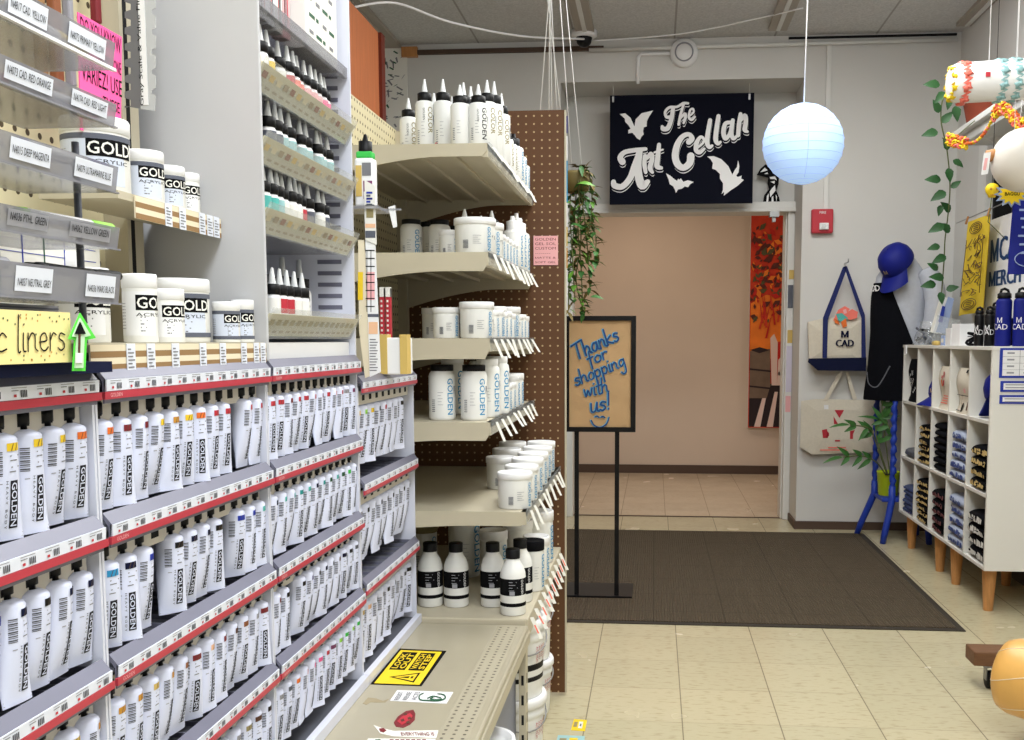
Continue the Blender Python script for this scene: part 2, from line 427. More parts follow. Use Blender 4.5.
def hand(b, s, p0, p1, xh, w, mapf, m, slant=.12):
    """write s from p0 to p1 (2-D, y up); xh = x-height"""
    tot = sum(HAND[c][0] for c in s); dx, dy = p1[0] - p0[0], p1[1] - p0[1]; k = math.hypot(dx, dy) / tot
    ux, uy = dx / math.hypot(dx, dy), dy / math.hypot(dx, dy); q = 0
    for c in s:
        for st in HAND[c][1]:
            pts = []
            for x, y in st:
                X, Y = (q + x) * k + slant * y * xh, y * xh
                pts.append((p0[0] + ux * X - uy * Y, p0[1] + uy * X + ux * Y))
            b.ribbon(pts, w, mapf, m)
        q += HAND[c][0]
# ================================================================ ROOM
YW, YD, YH, ZC = 6.4, 6.78, 9.03, 3.05
XL, XR, XRW = -.60, .905, 1.83
floor_mat('floor_store', (194, 185, 154), (172, 161, 130), .095, .02)
floor_mat('floor_hall', (206, 190, 166), (190, 172, 146), .08, .02)  # same tile as the store, warm hall light mixed into its colour
b = B(); b.box(-2.4, XRW + .2, -2.6, YD, -.05, 0, 'floor_store'); struct('floor', b)
b = B(); b.box(-3, 3.4, YD, YH, -.05, -.001, 'floor_hall'); b.box(XL, XR, YD - .015, YD + .01, -.01, .004, 'trimbrown'); struct('floor_hall', b)
grid_mat('ceiltiles', (204, 204, 202), (160, 158, 154), .61, 1.22, ('X', 'Y'), .012, .9, (.1, .35))
b = B(); b.box(-2.4, XRW + .2, -2.6, YW + .05, ZC, ZC + .06, 'ceiltiles'); struct('ceiling', b)
b = B(); b.box(-3, 3.4, YD + .1, YH, 2.62, 2.7, 'hallwall'); struct('ceiling_hall', b)
# back wall with its recess and the doorway
b = B()
b.box(-2.4, XL, YW, YD + .1, 0, ZC, 'wall')
b.box(XR, XRW + .2, YW, YD + .1, 0, ZC, 'wall')
b.box(XL, XR, YW, YD + .1, 2.80, ZC, 'wall')
b.box(XL, XR, YD, YD + .1, 2.085, 2.80, 'wall')
struct('wall_back', b)
b = B(); b.box(-2.5, -2.4, -2.6, YW, 0, ZC, 'wall'); struct('wall_left', b)
b = B(); b.box(-2.5, XRW + .2, -2.7, -2.6, 0, ZC, 'wall'); struct('wall_front', b)
# right wall: solid strip, window with dark glass, boarded lower part
WY0, WY1 = 3.2, 5.72
b = B()
b.box(XRW, XRW + .12, WY1, YW, 0, ZC, 'wall')
b.box(XRW, XRW + .12, -2.6, WY0, 0, ZC, 'wall')
b.box(XRW, XRW + .12, WY0, WY1, 0, 1.0, 'wall')
b.box(XRW, XRW + .12, WY0, WY1, 2.34, ZC, 'wall')
struct('wall_right', b)
mat('darkglass', (74, 74, 70), .25, spec=.6)
wn = thing('window_1', (XRW, WY1, 1.0), None, None); wn['kind'] = 'structure'
b = B(); b.box(XRW + .07, XRW + .09, WY0, WY1, 1.0, 2.34, 'darkglass'); b.build('pane', wn)
b = B()
b.box(XRW - .05, XRW + .06, WY1 - .04, WY1 + .10, .9, 2.36, 'trimwhite')
b.box(XRW - .05, XRW + .06, WY0, WY1 + .1, 2.30, 2.36, 'trimwhite')
b.box(XRW - .03, XRW + .06, WY1 - .13, WY1 - .10, 1.0, 2.30, 'darkgap')
b.build('window_frame', wn)
# hallway
b = B(); b.box(-3, 3.4, YH, YH + .1, 0, 2.7, 'hallwall'); struct('wall_hall', b)
b = B(); b.box(-3, 3.4, YH - .018, YH, 0, .075, 'trimbrown'); struct('baseboard_hall', b)
b = B(); b.box(-3.0, -2.9, YD, YH, 0, 2.7, 'hallwall'); struct('wall_hall_left', b)
b = B(); b.box(3.3, 3.4, YD, YH, 0, 2.7, 'hallwall'); struct('wall_hall_right', b)
# door frame
b = B()
b.box(XR - .045, XR, YD - .06, YD + .12, 0, 2.085, 'trimwhite'); b.box(XR - .055, XR - .045, YD - .02, YD + .12, 0, 2.04, 'trimwhite')
b.box(XL, XL + .05, YD - .06, YD + .12, 0, 2.085, 'trimwhite')
b.box(XL, XR, YD - .09, YD + .12, 2.03, 2.095, 'trimwhite'); b.box(XL, XR, YD - .10, YD - .085, 2.03, 2.055, 'trimwhite')
struct('trim_1', b, .004)
b = B(); b.box(XR - .17, XR - .11, YD - .12, YD - .06, 1.995, 2.03, 'steel'); b.box(XR - .15, XR - .13, YD - .1, YD - .06, 1.965, 1.995, 'steel'); struct('trim_2', b)
# baseboard of the back wall (right of the door)
b = B(); b.box(XR + .015, 1.8, YW - .018, YW, 0, .05, 'trimbrown'); b.box(XR - .012, XR + .02, YW - .02, YW + .3, 0, .05, 'trimbrown'); struct('baseboard_back', b)
b = B(); b.box(XRW - .018, XRW, -2.6, 5.9, 0, .11, 'trimbrown'); struct('baseboard_right', b)
# ceiling strips running to the back wall
for i, x in enumerate((-1.66, -.43, .712, 1.80)):
    b = B(); b.box(x - .055, x + .055, -2.4, 6.22 if i else YW, ZC - .022, ZC, 'ceilstrip'); b.box(x - .012, x + .012, -2.4, 6.2, ZC - .030, ZC - .02, 'trimwhite' if i else 'ceilstrip'); struct('trim_%d' % (3 + i), b)
# wire moulding and conduit along the top of the back wall
b = B(); b.box(-1.52, -.33, YW - .03, YW, 2.985, 3.01, 'trimbrown'); b.box(-1.6, -1.5, YW - .034, YW, 2.97, 3.03, 'wood'); struct('trim_7', b)
b = B(); b.tube([(-.42, YW - .025, 2.985), (.2, YW - .025, 2.99), (1.8, YW - .025, 3.0)], .013, 'trimwhite'); struct('trim_8', b)
b = B(); b.box(1.03, 1.058, YW - .02, YW, 2.0, 3.0, 'trimwhite'); struct('trim_9', b)
b = B(); b.box(.80, 1.8, YW - .012, YW, 3.028, 3.04, 'darkgap'); struct('trim_10', b)  # no moulding: dark strip stands in for the black gap along the ceiling edge
# wooden floor-to-height cabinet behind the gondola (upper part shows)
c = thing('wooden_cabinet', (-1.42, 4.2, 0), 'tall orange-brown wooden cabinet rising behind the cream pegboard', 'cabinet')
b = B(); b.box(-1.6, -1.3, 3.5, 4.78, 0, 2.63, 'door_wood'); b.build('body', c)
b = B(); b.box(-1.6, -1.285, 4.74, 4.80, 0, 2.63, 'door_edge'); b.build('edge_panel', c)
# patterned paper sheet on the back wall
b = B(); b.box(-1.735, -1.57, YW - .012, YW - .002, 1.7, 3.03, 'paper')
rr = R
for i in range(110):
    x, z, a, l = rr.uniform(-1.715, -1.585), rr.uniform(1.8, 3.0), rr.uniform(0, PI), rr.uniform(.02, .05)
    dx, dz = l * math.cos(a), l * math.sin(a)
    b.plate([(0, 0), (dx - .003 * dz / l, dz), (dx + .008 * dz / l, dz + .006), (.007, .006)], (x, YW - .0125, z), (1, 0, 0), (0, 0, 1), (0, -.0006, 0), 'grey' if i % 3 else 'darkgreen')
tag(b.build('patterned_paper'), 'white paper sheet with scattered grey leaf drawings hung beside the wooden cabinet', 'paper')
# ================================================================ WALL THINGS
# big sign
P0, P1 = at(610, 97.5, y=6.5), at(752.5, 203, y=6.5)
sg = thing('hanging_sign', (P0.x, 6.5, P1.z), 'navy hanging sign with white lettering and bats above the doorway', 'sign')
b = B(); b.box(P0.x, P1.x, 6.5, 6.515, P1.z, P0.z + .012, 'signnavy'); b.build('panel', sg)
b = B()
for x in (P0.x + .02, P1.x - .03): b.tube([(x, 6.507, P0.z - .01), (x, 6.507, 2.80)], .0015, 'paper', 5); b.box(x - .006, x + .006, 6.492, 6.5, P0.z - .03, P0.z + .005, 'steel')
b.build('hook', sg)
K1 = lambda p: (605 + p[0] / 6.44, 90 + p[1] / 6.44)
K2 = lambda p: (660 + p[0] / 6.43, 90 + p[1] / 6.43)
strokes = []
def st(K, sc, pts, ws): strokes.append(([K(p) for p in pts], [w * .9 / sc for w in ws] if isinstance(ws, list) else ws * .9 / sc))
st(K1, 6.44, [(112, 462), (98, 435), (125, 402), (190, 388), (262, 380)], [48, 40, 34, 32, 26])
st(K1, 6.44, [(225, 395), (190, 490), (160, 570), (110, 622), (62, 615), (55, 592)], [40, 44, 44, 42, 44, 36])
st(K1, 6.44, [(222, 395), (212, 480), (218, 560), (240, 615), (275, 590)], [46, 52, 58, 62, 34])
st(K1, 6.44, [(180, 510), (222, 500)], 20)
st(K1, 6.44, [(258, 425), (254, 480), (262, 530)], [30, 32, 26])
st(K1, 6.44, [(270, 440), (296, 412), (303, 445), (290, 500), (305, 530)], [24, 34, 34, 36, 24])
st(K1, 6.44, [(348, 352), (340, 430), (335, 490), (362, 502)], [28, 36, 38, 26])
st(K1, 6.44, [(318, 402), (372, 384)], 14)
st(K2, 6.43, [(185, 335), (205, 312), (185, 285), (145, 300), (112, 350), (98, 420), (112, 475), (150, 500), (190, 470), (198, 425)], [40, 40, 30, 36, 44, 50, 50, 44, 50, 54])
st(K2, 6.43, [(232, 378), (272, 345), (282, 318), (262, 302), (238, 335), (232, 385), (255, 402), (285, 378)], [16, 18, 20, 22, 32, 34, 28, 18])
st(K2, 6.43, [(322, 195), (306, 290), (304, 345), (318, 368), (335, 358)], [30, 34, 34, 28, 20])
st(K2, 6.43, [(376, 168), (362, 260), (358, 320), (372, 345), (388, 335)], [30, 34, 34, 28, 20])
st(K2, 6.43, [(452, 208), (420, 218), (408, 270), (420, 312), (446, 285), (462, 225)], [26, 30, 34, 32, 26, 22])
st(K2, 6.43, [(468, 195), (458, 270), (470, 312), (492, 298)], [28, 34, 28, 20])
st(K2, 6.43, [(518, 155), (508, 220), (502, 292)], [28, 32, 30])
st(K2, 6.43, [(518, 200), (545, 165), (552, 205), (545, 255), (562, 268)], [18, 34, 32, 34, 20])
st(K2, 6.43, [(62, 175), (40, 172), (34, 140), (62, 112), (110, 108), (150, 86), (180, 86)], [26, 22, 20, 20, 18, 20, 18])
st(K2, 6.43, [(84, 120), (72, 190), (50, 245), (20, 250), (14, 235)], [28, 32, 34, 34, 22])
st(K2, 6.43, [(152, 92), (132, 160), (120, 222)], [18, 20, 20])
st(K2, 6.43, [(130, 185), (160, 152), (163, 178), (152, 212)], [14, 20, 22, 18])
st(K2, 6.43, [(190, 168), (215, 145), (212, 122), (194, 130), (186, 175), (204, 192), (226, 172)], [10, 14, 16, 16, 20, 18, 12])
def sgmap(dx, dy, dep):
    return lambda x, y: at(x + dx, y + dy, y=6.5 - dep)
b = B(); b.dir = Vector((0, -1, 0))
for pts, w in strokes: b.ribbon(pts, w, sgmap(.3, 2.6, .0004), 'plastic')
for pts, w in strokes: b.ribbon(pts, [q + .6 for q in w] if isinstance(w, list) else w + .6, sgmap(0, 1.5, .0008), 'signnavy')
for pts, w in strokes: b.ribbon(pts, w, sgmap(0, 0, .0012), 'plastic')
b.build('lettering', sg)
bats = [(K1, [(95, 155), (130, 150), (165, 180), (185, 225), (190, 235), (197, 190), (235, 150), (310, 132), (285, 170), (270, 200), (268, 235), (250, 240), (245, 265), (250, 285), (235, 300), (225, 322), (205, 310), (190, 290), (175, 275), (150, 280), (150, 258), (165, 250), (150, 225), (130, 205), (128, 185)]),
        (K2, [(38, 535), (65, 550), (95, 575), (110, 585), (116, 570), (124, 577), (134, 568), (150, 590), (180, 580), (217, 592), (195, 605), (180, 625), (160, 620), (140, 635), (115, 640), (103, 662), (95, 640), (85, 620), (62, 605), (55, 575)]),
        (K2, [(303, 428), (345, 425), (395, 445), (440, 490), (465, 545), (480, 515), (495, 495), (502, 452), (510, 490), (505, 530), (490, 550), (500, 560), (525, 550), (522, 570), (540, 578), (500, 615), (455, 645), (420, 672), (410, 680), (412, 655), (395, 670), (405, 640), (405, 600), (385, 570), (385, 540), (360, 515), (335, 505), (340, 470), (325, 445)])]
for K, pl in bats:
    b = B(); P = [at(*K(p), y=6.499) for p in pl]; n = len(P)
    b.add(P + [p - Vector((0, .001, 0)) for p in P], [tuple(range(n)), tuple(range(n, 2 * n))] + [(i, (i + 1) % n, n + (i + 1) % n, n + i) for i in range(n)], 'plastic'); b.build('bat_cutout', sg)
# mushroom-shaped cutout standing on the door head
mc = thing('mushroom_cutout', at(772, 203, y=6.7), 'black and white mushroom-shaped cutout standing on the door head', 'decoration')
b = B()
Z = lambda pts, m, dep: b.plate([(at(750 + x / 7.4, 150 + y / 7.4, y=6.7).x, at(750 + x / 7.4, 150 + y / 7.4, y=6.7).z) for x, y in pts], (0, 6.7 - dep, 0), (1, 0, 0), (0, 0, 1), (0, .004 if dep == 0 else .0008, 0), m)
Z([(50, 185), (75, 140), (115, 105), (150, 130), (190, 180), (215, 200), (212, 250), (195, 300), (215, 350), (225, 396), (95, 396), (105, 335), (140, 290), (130, 250), (135, 205), (90, 195)], 'ink', 0)
for pts in ([(75, 165), (110, 130), (130, 150), (100, 160)], [(105, 178), (128, 165), (135, 178)], [(145, 200), (185, 195), (200, 225), (180, 215), (150, 215)], [(150, 235), (185, 228), (180, 250)], [(160, 285), (185, 260), (190, 300), (165, 330), (150, 350), (145, 310)], [(125, 340), (140, 320), (135, 380), (120, 385)], [(160, 350), (172, 340), (175, 385), (158, 390)], [(190, 330), (200, 345), (195, 385)]): Z(pts, 'plastic', .001)
b.build('figure', mc)
# fire alarm
p0, p1 = at(812, 209, y=6.36), at(833, 233, y=6.36)
fa = thing('fire_alarm', ((p0.x + p1.x) / 2, YW, p1.z), 'red wall fire alarm with white strobe beside the doorway', 'alarm')
b = B(); b.box(p0.x, p1.x, 6.355, YW, p1.z, p0.z, 'red'); b.build('housing', fa, .008)
b = B(); b.box(p0.x + .045, p1.x - .03, 6.335, 6.356, p1.z + .02, p1.z + .06, 'plastic'); b.box(p0.x + .055, p1.x - .05, 6.328, 6.336, p1.z + .025, p1.z + .05, 'clear'); b.build('strobe', fa, .006)
b = B(); b.text('FIRE', ((p0.x + p1.x) / 2, 6.354, p0.z - .03), (1, 0, 0), (0, 0, 1), 'plastic', .016, center=True); b.build('lettering', fa)
# round bell / speaker and its conduit
c0 = at(684, 53, y=6.38)
sp = thing('wall_speaker', (c0.x, YW, c0.z), 'round white speaker disc high on the wall above the sign', 'speaker')
T = Matrix.Translation((c0.x, YW, c0.z)) @ Matrix.Rotation(PI / 2, 4, 'X')
b = B(T); b.lathe((0, 0, 0), [(.085, 0), (.085, .03), (.078, .042), (.05, .046), (.045, .05), (.03, .056), (.0, .058)], 'plastic', 32); b.build('disc', sp)
b = B(T); b.lathe((0, 0, .047), [(.058, 0), (.058, .003), (.05, .003), (.05, 0)], 'midgrey', 32); b.build('ring', sp)
b = B(); q = at(638, 53, y=6.38); b.tube([(c0.x - .08, 6.385, c0.z), (q.x + .02, 6.385, c0.z), (q.x, 6.385, c0.z - .02), (q.x, 6.385, 2.78)], .011, 'plastic'); b.build('conduit', sp)
# dome camera on the ceiling
q = at(584, 39, z=ZC); q.y = 6.2; q.x = at(584, 39, y=6.2).x
dc = thing('dome_camera', (q.x, q.y, ZC), 'white dome security camera with dark lens under the ceiling', 'camera')
b = B(); b.lathe((q.x, q.y, ZC), [(.0, -.0), (.075, -.0), (.078, -.03), (.06, -.042), (.0, -.043)][::-1], 'plastic', 28); b.build('base', dc)
b = B(); b.lathe((q.x, q.y, ZC - .042), [(0, -.055), (.025, -.05), (.042, -.032), (.05, 0)], 'black', 24); b.build('dome', dc)
# notes on the door frame
for i, (u, v0, v1, cm, lb) in enumerate(((791.5, 270, 279, 'gold', 'small gold sticker on the white door frame, topmost'), (790.5, 285, 308, 'slate', 'narrow dark plate on the white door frame under the gold sticker'), (790, 330, 343, 'gold', 'gold note on the white door frame, below the dark plate'), (789, 346, 392, 'lightlilac', 'long pale lilac note on the white door frame'), (788, 396, 412, 'palepink', 'pale pink note on the white door frame, lowest'))):
    if cm not in MAT: mat('lightlilac', (206, 200, 216), .8)
    p, q = at(u - 2.3, v0, y=6.715), at(u + 2.3, v1, y=6.715)
    b = B(); b.box(p.x, q.x, 6.7165, 6.7199, q.z, p.z, cm); tag(b.build('door_note'), lb, 'note', 'notes on the door frame')
# tall picture in the hallway
p0, p1 = at(751, 212, y=9.0), at(800, 428, y=9.0)
pc = thing('hallway_painting', (p0.x, 9.0, p1.z), 'tall orange painting of leaves, barrel and striped floor in the hallway', 'painting')
b = B(); X0, X1, Z0, Z1 = p0.x, p0.x + .75, p1.z, p0.z
b.box(X0, X1, 8.985, YH, Z0, Z1, 'trimwhite'); b.build('stretcher', pc)
mat('paint_orange', (226, 74, 32), .7, noise=1, scale=5, col2=(180, 34, 26)); mat('paint_flame', (250, 130, 40), .7, noise=.2, scale=9); mat('paint_red', (196, 34, 22), .7); mat('paint_floor', (40, 26, 30), .7); mat('paint_barrel', (120, 100, 84), .7, noise=.2, scale=12); mat('paint_leaf', (92, 40, 30), .7); mat('paint_olive', (88, 84, 50), .7); mat('paint_pale', (232, 206, 196), .7)
b = B(); b.box(X0 + .002, X1 - .002, 8.982, 8.985, Z0 + .002, Z1 - .002, 'paint_orange')
pl = lambda pts, m, d: [pts.__setitem__(i, (min(1.9, max(.01, q[0])), min(.995, max(.005, q[1])))) for i, q in enumerate(pts)] and b.plate([(X0 + x * (p1.x - X0), Z1 - y * (Z1 - Z0)) for x, y in pts], (0, 8.982 - d, 0), (1, 0, 0), (0, 0, 1), (0, .0008, 0), m)
pl([(0.02, .82), (1.5, .72), (1.5, .995), (0.02, .995)], 'paint_floor', .001)
pl([(0.02, .42), (.3, .38), (.9, .40), (.9, .62), (.6, .7), (.3, .66), (.02, .68)], 'paint_flame', .001)
pl([(.5, .60), (1.5, .55), (1.5, .76), (.5, .78)], 'paint_red', .0015)
for k in range(5): pl([(.12 + k * .24, .995), (.30 + k * .2, .83), (.36 + k * .2, .83), (.24 + k * .24, .995)], 'paint_pale', .0025)
pl([(.02, .64), (.4, .63), (.42, .80), (.35, .86), (.02, .86)], 'paint_barrel', .003); pl([(.02, .635), (.2, .622), (.4, .635), (.2, .65)], 'paint_floor', .0035); pl([(.02, .72), (.42, .73), (.42, .738), (.02, .728)], 'paint_floor', .0038); pl([(.02, .80), (.41, .81), (.41, .818), (.02, .808)], 'paint_floor', .0038)
pl([(.40, .58), (.47, .56), (.54, .60), (.54, .80), (.44, .80)], 'paint_pale', .004); pl([(.56, .68), (.64, .66), (.60, .80), (.54, .80)], 'paint_pale', .0045); pl([(.56, .735), (.95, .75), (.95, .768), (.56, .752)], 'paint_pale', .0045)
r2 = random.Random(3)
for k in range(260):
    x, y, a, l = r2.uniform(.02, 1.2), r2.uniform(.08, .5), r2.uniform(0, 2 * PI), r2.uniform(.06, .22)
    m = r2.choice(['paint_leaf', 'paint_leaf', 'paint_flame', 'paint_red', 'paint_olive'])
    dx, dy = math.cos(a) * l, math.sin(a) * l * .25
    pl([(x, y), (x + dx * .5 - dy * .9, y + dy * .5 + dx * .07), (x + dx, y + dy), (x + dx * .5 + dy * .9, y + dy * .5 - dx * .07)], m, .005 + k * .00002)
for k in range(16):
    x, y = r2.uniform(.1, .85), r2.uniform(.44, .62); pl([(x, y), (x + .04, y), (x + r2.uniform(-.1, .14), y - .12)], r2.choice(['paint_red', 'paint_orange']), .009 + k * .0001)
b.build('picture_surface', pc)
# ================================================================ FLOOR MAT
grid_mat('mat_rib', (86, 76, 62), (72, 63, 52), .3048, .3048, ('X', 'Y'), .006, .95, (.0, .07))
nt = MAT['mat_rib'].node_tree; g = nt.nodes.new('ShaderNodeNewGeometry'); w = nt.nodes.new('ShaderNodeTexWave'); w.inputs['Scale'].default_value = 26; w.inputs['Distortion'].default_value = 2.5; w.inputs['Detail'].default_value = 1
bp = nt.nodes.new('ShaderNodeBump'); bp.inputs['Strength'].default_value = .8; bp.inputs['Distance'].default_value = .004
nt.links.new(g.outputs['Position'], w.inputs['Vector']); nt.links.new(w.outputs['Fac'], bp.inputs['Height']); nt.links.new(bp.outputs['Normal'], nt.nodes['Principled BSDF'].inputs['Normal'])
mat('matborder', (52, 46, 38), .8)
fm = thing('floor_mat', (.3, 5.2, 0), 'large dark brown ribbed entrance mat lying before the doorway', 'mat')
b = B(); b.box(-.62, 1.26, 4.185, 6.22, .0005, .008, 'mat_rib'); b.build('pile', fm)
b = B(); z = .007
b.plate([(-.65, 4.155), (1.29, 4.15), (1.30, 6.25), (-.65, 6.25)], (0, 0, .0003), (1, 0, 0), (0, 1, 0), (0, 0, .004), 'matborder'); b.build('rubber_border', fm)
# ================================================================ THANK-YOU SIGN STAND
Y = 4.56; p0, p1 = at(564.5, 316, y=Y), at(635.5, 432, y=Y)
ss = thing('sign_stand', ((p0.x + p1.x) / 2, Y, 0), 'black floor sign stand holding a handwritten brown paper thank-you note', 'sign stand')
b = B(); f = .022
x0, x1, z0, z1 = p0.x, p1.x, p1.z, p0.z
b.box(x0, x1, Y - .012, Y + .012, z1 - f, z1, 'black'); b.box(x0, x1, Y - .012, Y + .012, z0, z0 + f, 'black'); b.box(x0, x0 + f, Y - .012, Y + .012, z0 + f, z1 - f, 'black'); b.box(x1 - f, x1, Y - .012, Y + .012, z0 + f, z1 - f, 'black')
b.build('frame', ss)
b = B(); rows = []
for i in range(17):
    r = []
    for j in range(11):
        r.append((x0 + f * .8 + (x1 - x0 - 1.6 * f) * j / 10, Y - .002 - .0015 * math.sin(i * 1.7 + j * .6) - .001 * math.sin(j * 2.1 - i), z0 + f * .8 + (z1 - z0 - 1.6 * f) * i / 16))
    rows.append(r)
b.grid(rows, 'kraftpaper'); b.box(x0 + .005, x1 - .005, Y + .002, Y + .008, z0 + .005, z1 - .005, 'brown')
b.build('brown_paper', ss)
for u in (576.5, 617):
    q = at(u, 440, y=Y); b = B(); b.box(q.x - .010, q.x + .010, Y + .004, Y + .02, .012, z0 + .005, 'black'); b.build('post', ss)
b = B(); q0, q1 = at(566, 599, y=Y), at(632, 598, y=Y); b.box(q0.x - .01, q1.x, Y - .015, Y + .24, .009, .017, 'black'); b.build('base_plate', ss)
b = B(); b.dir = Vector((0, -1, 0))
mat('marker', (16, 68, 128), .6); mat('markerlight', (96, 168, 206), .6)
for m, w, dx, dep in (('markerlight', 15, -3, .0055), ('marker', 9.5, 0, .0068)):
    mp = lambda x, y: at(560 + (x + dx) / 5.69, 310 - y / 5.69, y=Y - dep)
    hand(b, 'Thanks', (92, -285), (345, -168), 46, w, mp, m, .1)
    hand(b, 'for', (165, -318), (282, -268), 38, w * .9, mp, m, .1)
    hand(b, 'shopping', (92, -432), (382, -312), 40, w * .85, mp, m, .1)
    hand(b, 'with', (142, -497), (282, -462), 42, w * .85, mp, m, .12)
    hand(b, 'us!', (175, -583), (292, -562), 48, w, mp, m, .12)
    b.ribbon([(178, -628), (195, -655), (230, -668), (265, -648), (280, -612)], w * .7, mp, m)
    b.ribbon([(200, -608), (212, -604), (222, -610)], w * .7, mp, m); b.ribbon([(234, -610), (246, -606), (256, -612)], w * .7, mp, m)
b.build('lettering', ss)
# ================================================================ PAPER LANTERN
mat('lantern', (176, 204, 246), .8, emit=(.42, .64, 1.0), es=.62); mat('lanternrib', (150, 176, 214), .8, emit=(.36, .54, .92), es=.55)
c0 = at(803, 144, y=4.6); Rl = .176
ln = thing('paper_lantern', (c0.x, 4.6, c0.z), 'glowing pale blue round paper lantern hanging before the sign wall', 'lantern')
b = B(); prof = []
for i in range(29):
    a = -PI / 2 + PI * (i + .6) / 29.2
    k = 1 + (.010 if i % 2 else -.006)
    prof.append((max(.012, Rl * math.cos(a) * k), Rl * math.sin(a) * .985))
b.lathe(c0, prof, 'lantern', 48); b.build('paper_shade', ln)
b = B()
for i in range(1, 29, 2):
    r, z = prof[i]; b.tube([(c0.x + (r + .0003) * math.cos(2 * PI * j / 40), c0.y + (r + .0003) * math.sin(2 * PI * j / 40), c0.z + z) for j in range(41)], .0009, 'lanternrib', 4, False)
b.tube([(c0.x - .002, c0.y - math.cos(math.asin(max(-1, min(1, t / 10)))) * Rl * 1.008, c0.z + Rl * .985 * t / 10) for t in range(-9, 10)], .0012, 'lanternrib', 4)
b.build('wire_rib', ln)
b = B(); b.tube([(c0.x, c0.y, c0.z + Rl * .95), (c0.x + .012, c0.y, ZC)], .003, 'plastic', 6); b.build('hanging_cord', ln)
# slack white cable below the ceiling
b = B(); P = [(350, 8, 4.6), (395, 3, 4.8), (450, 22, 5.2), (520, 36, 5.7), (584, 39, 6.1)]
b.tube(smooth_path([tuple(at(u, v, y=y)) for u, v, y in P]), .006, 'plastic', 6); tag(b.build('slack_cable'), 'thin white cable sagging below the ceiling towards the dome camera', 'cable')
b = B(); P = [(590, 41, 6.2), (680, 34, 6.15), (760, 18, 6.0), (803, 8, 5.7)]
b.tube(smooth_path([tuple(at(u, v, y=y)) for u, v, y in P]), .004, 'plastic', 6); tag(b.build('slack_cable'), 'thin white cable crossing the ceiling from the dome camera to a ceiling strip', 'cable')
# ================================================================ NEAR GONDOLA (deck + back panels)
peg_mat('peg_cream', (206, 196, 160), (70, 58, 40), .0254, ('Y', 'Z'), .17)
peg_mat('peg_brown', (94, 60, 32), (180, 156, 118), .0254, ('X', 'Z'), .12)
peg_mat('deck_slots', (168, 160, 138), (84, 76, 62), .019, ('X', 'Y'), .17)
XF, XB, XD, ZD = -.58, -.70, -.305, .50
YE = [.54, 1.005, 1.472, 1.938, 2.40]
ng = thing('display_deck', (-.5, 1.5, 0), 'long beige steel gondola deck carrying the paint tube racks and floor stickers', 'display deck')
b = B(); b.box(-.80, XD, -.3, 2.395, ZD - .02, ZD, 'deckpaint'); b.build('deck_top', ng, .006)
b = B(); b.box(XD - .075, XD - .018, -.25, 2.38, ZD, ZD + .0006, 'deck_slots'); b.build('perforated_strip', ng)
b = B(); b.box(XD - .012, XD + .004, -.3, 2.395, ZD - .045, ZD - .012, 'deckpaint'); b.build('front_lip', ng, .005)
mat('kick', (128, 132, 146), .5)
b = B(); b.box(-.80, -.47, -.3, 2.37, 0, ZD - .02, 'kick'); b.box(-.47, -.335, 2.02, 2.37, 0, ZD - .02, 'kick'); b.build('kick_panel', ng)
b = B(); b.box(XD - .020, XD - .003, 2.355, 2.395, 0, ZD - .045, 'powder'); [b.box(XD - .014, XD - .008, 2.3545, 2.356, .06 + k * .05, .085 + k * .05, 'darkgap') for k in range(7)]; [b.box(XD - .0032, XD - .0025, 2.372, 2.38, .06 + k * .05, .085 + k * .05, 'darkgap') for k in range(7)]; b.build('upright_post', ng)
b = B(); b.box(-.80, -.79, -.3, 1.472, ZD, 2.3, 'peg_cream'); b.build('pegboard', ng)
b = B(); b.box(-.79, -.755, 1.40, 1.445, ZD, 2.3, 'powder'); b.box(-.7555, -.7545, 1.41, 1.42, ZD, 2.3, 'darkgap'); b.box(-.79, -.77, 1.445, 1.47, ZD, 2.3, 'darkgap'); b.build('wall_upright', ng)
# bucket under the deck edge
def pail(name, x, y, z, r, h, label, group=None, band=False, red=True):
    p = local(name, (x, y, z), label, 'bucket', group)
    b = B(); b.lathe((0, 0, 0), [(r * .88, 0), (r * .9, .004), (r * .95, h * .7), (r * .95, h * .72), (r, h * .74), (r, h * .80), (r * .96, h * .82), (r * .96, h * .9)], 'jarwhite', 36)
    if band:
        b.lathe((0, 0, h * .36), [(r * .926, 0), (r * .942, h * .26)], 'black', 36); b.lathe((0, 0, h * .22), [(r * .917, 0), (r * .922, h * .06)], 'black', 36)
        a = -1.0; b.text('GOLDEN', None, None, None, 'jarwhite', .02, mapf=lambda u, v: (r * .945 * math.cos(a - .35 + u / r), r * .945 * math.sin(a - .35 + u / r), h * .46 + v))
    if red:
        for k in range(5):
            a0 = -.6 + k * .13; b.text('ACRYLIC'[:7 - k % 3], None, None, None, 'red', .008, mapf=lambda u, v: (r * .952 * math.cos(a0 + v / r), r * .952 * math.sin(a0 + v / r), h * .66 - u))
    b.build('body', p)
    b = B(); b.lathe((0, 0, 0), [(r * 1.0, h * .86), (r * 1.06, h * .88), (r * 1.06, h * .96), (r * 1.02, h), (r * .9, h), (r * .88, h * .97), (0, h * .97)], 'plastic', 36); b.build('lid', p)
    b = B(); b.tube([(r * 1.03 * math.cos(t), r * 1.03 * math.sin(t), h * .78 - .5 * h * math.sin((t + 2.2) / 2.6 * PI) * .4) for t in [-2.2 + 2.6 * i / 12 for i in range(13)]], .0022, 'steel', 6); b.build('wire_handle', p)
    return p
pail('paint_bucket', -.342, 1.93, 0, .066, .40, 'white lidded bucket under the sticker-covered deck')
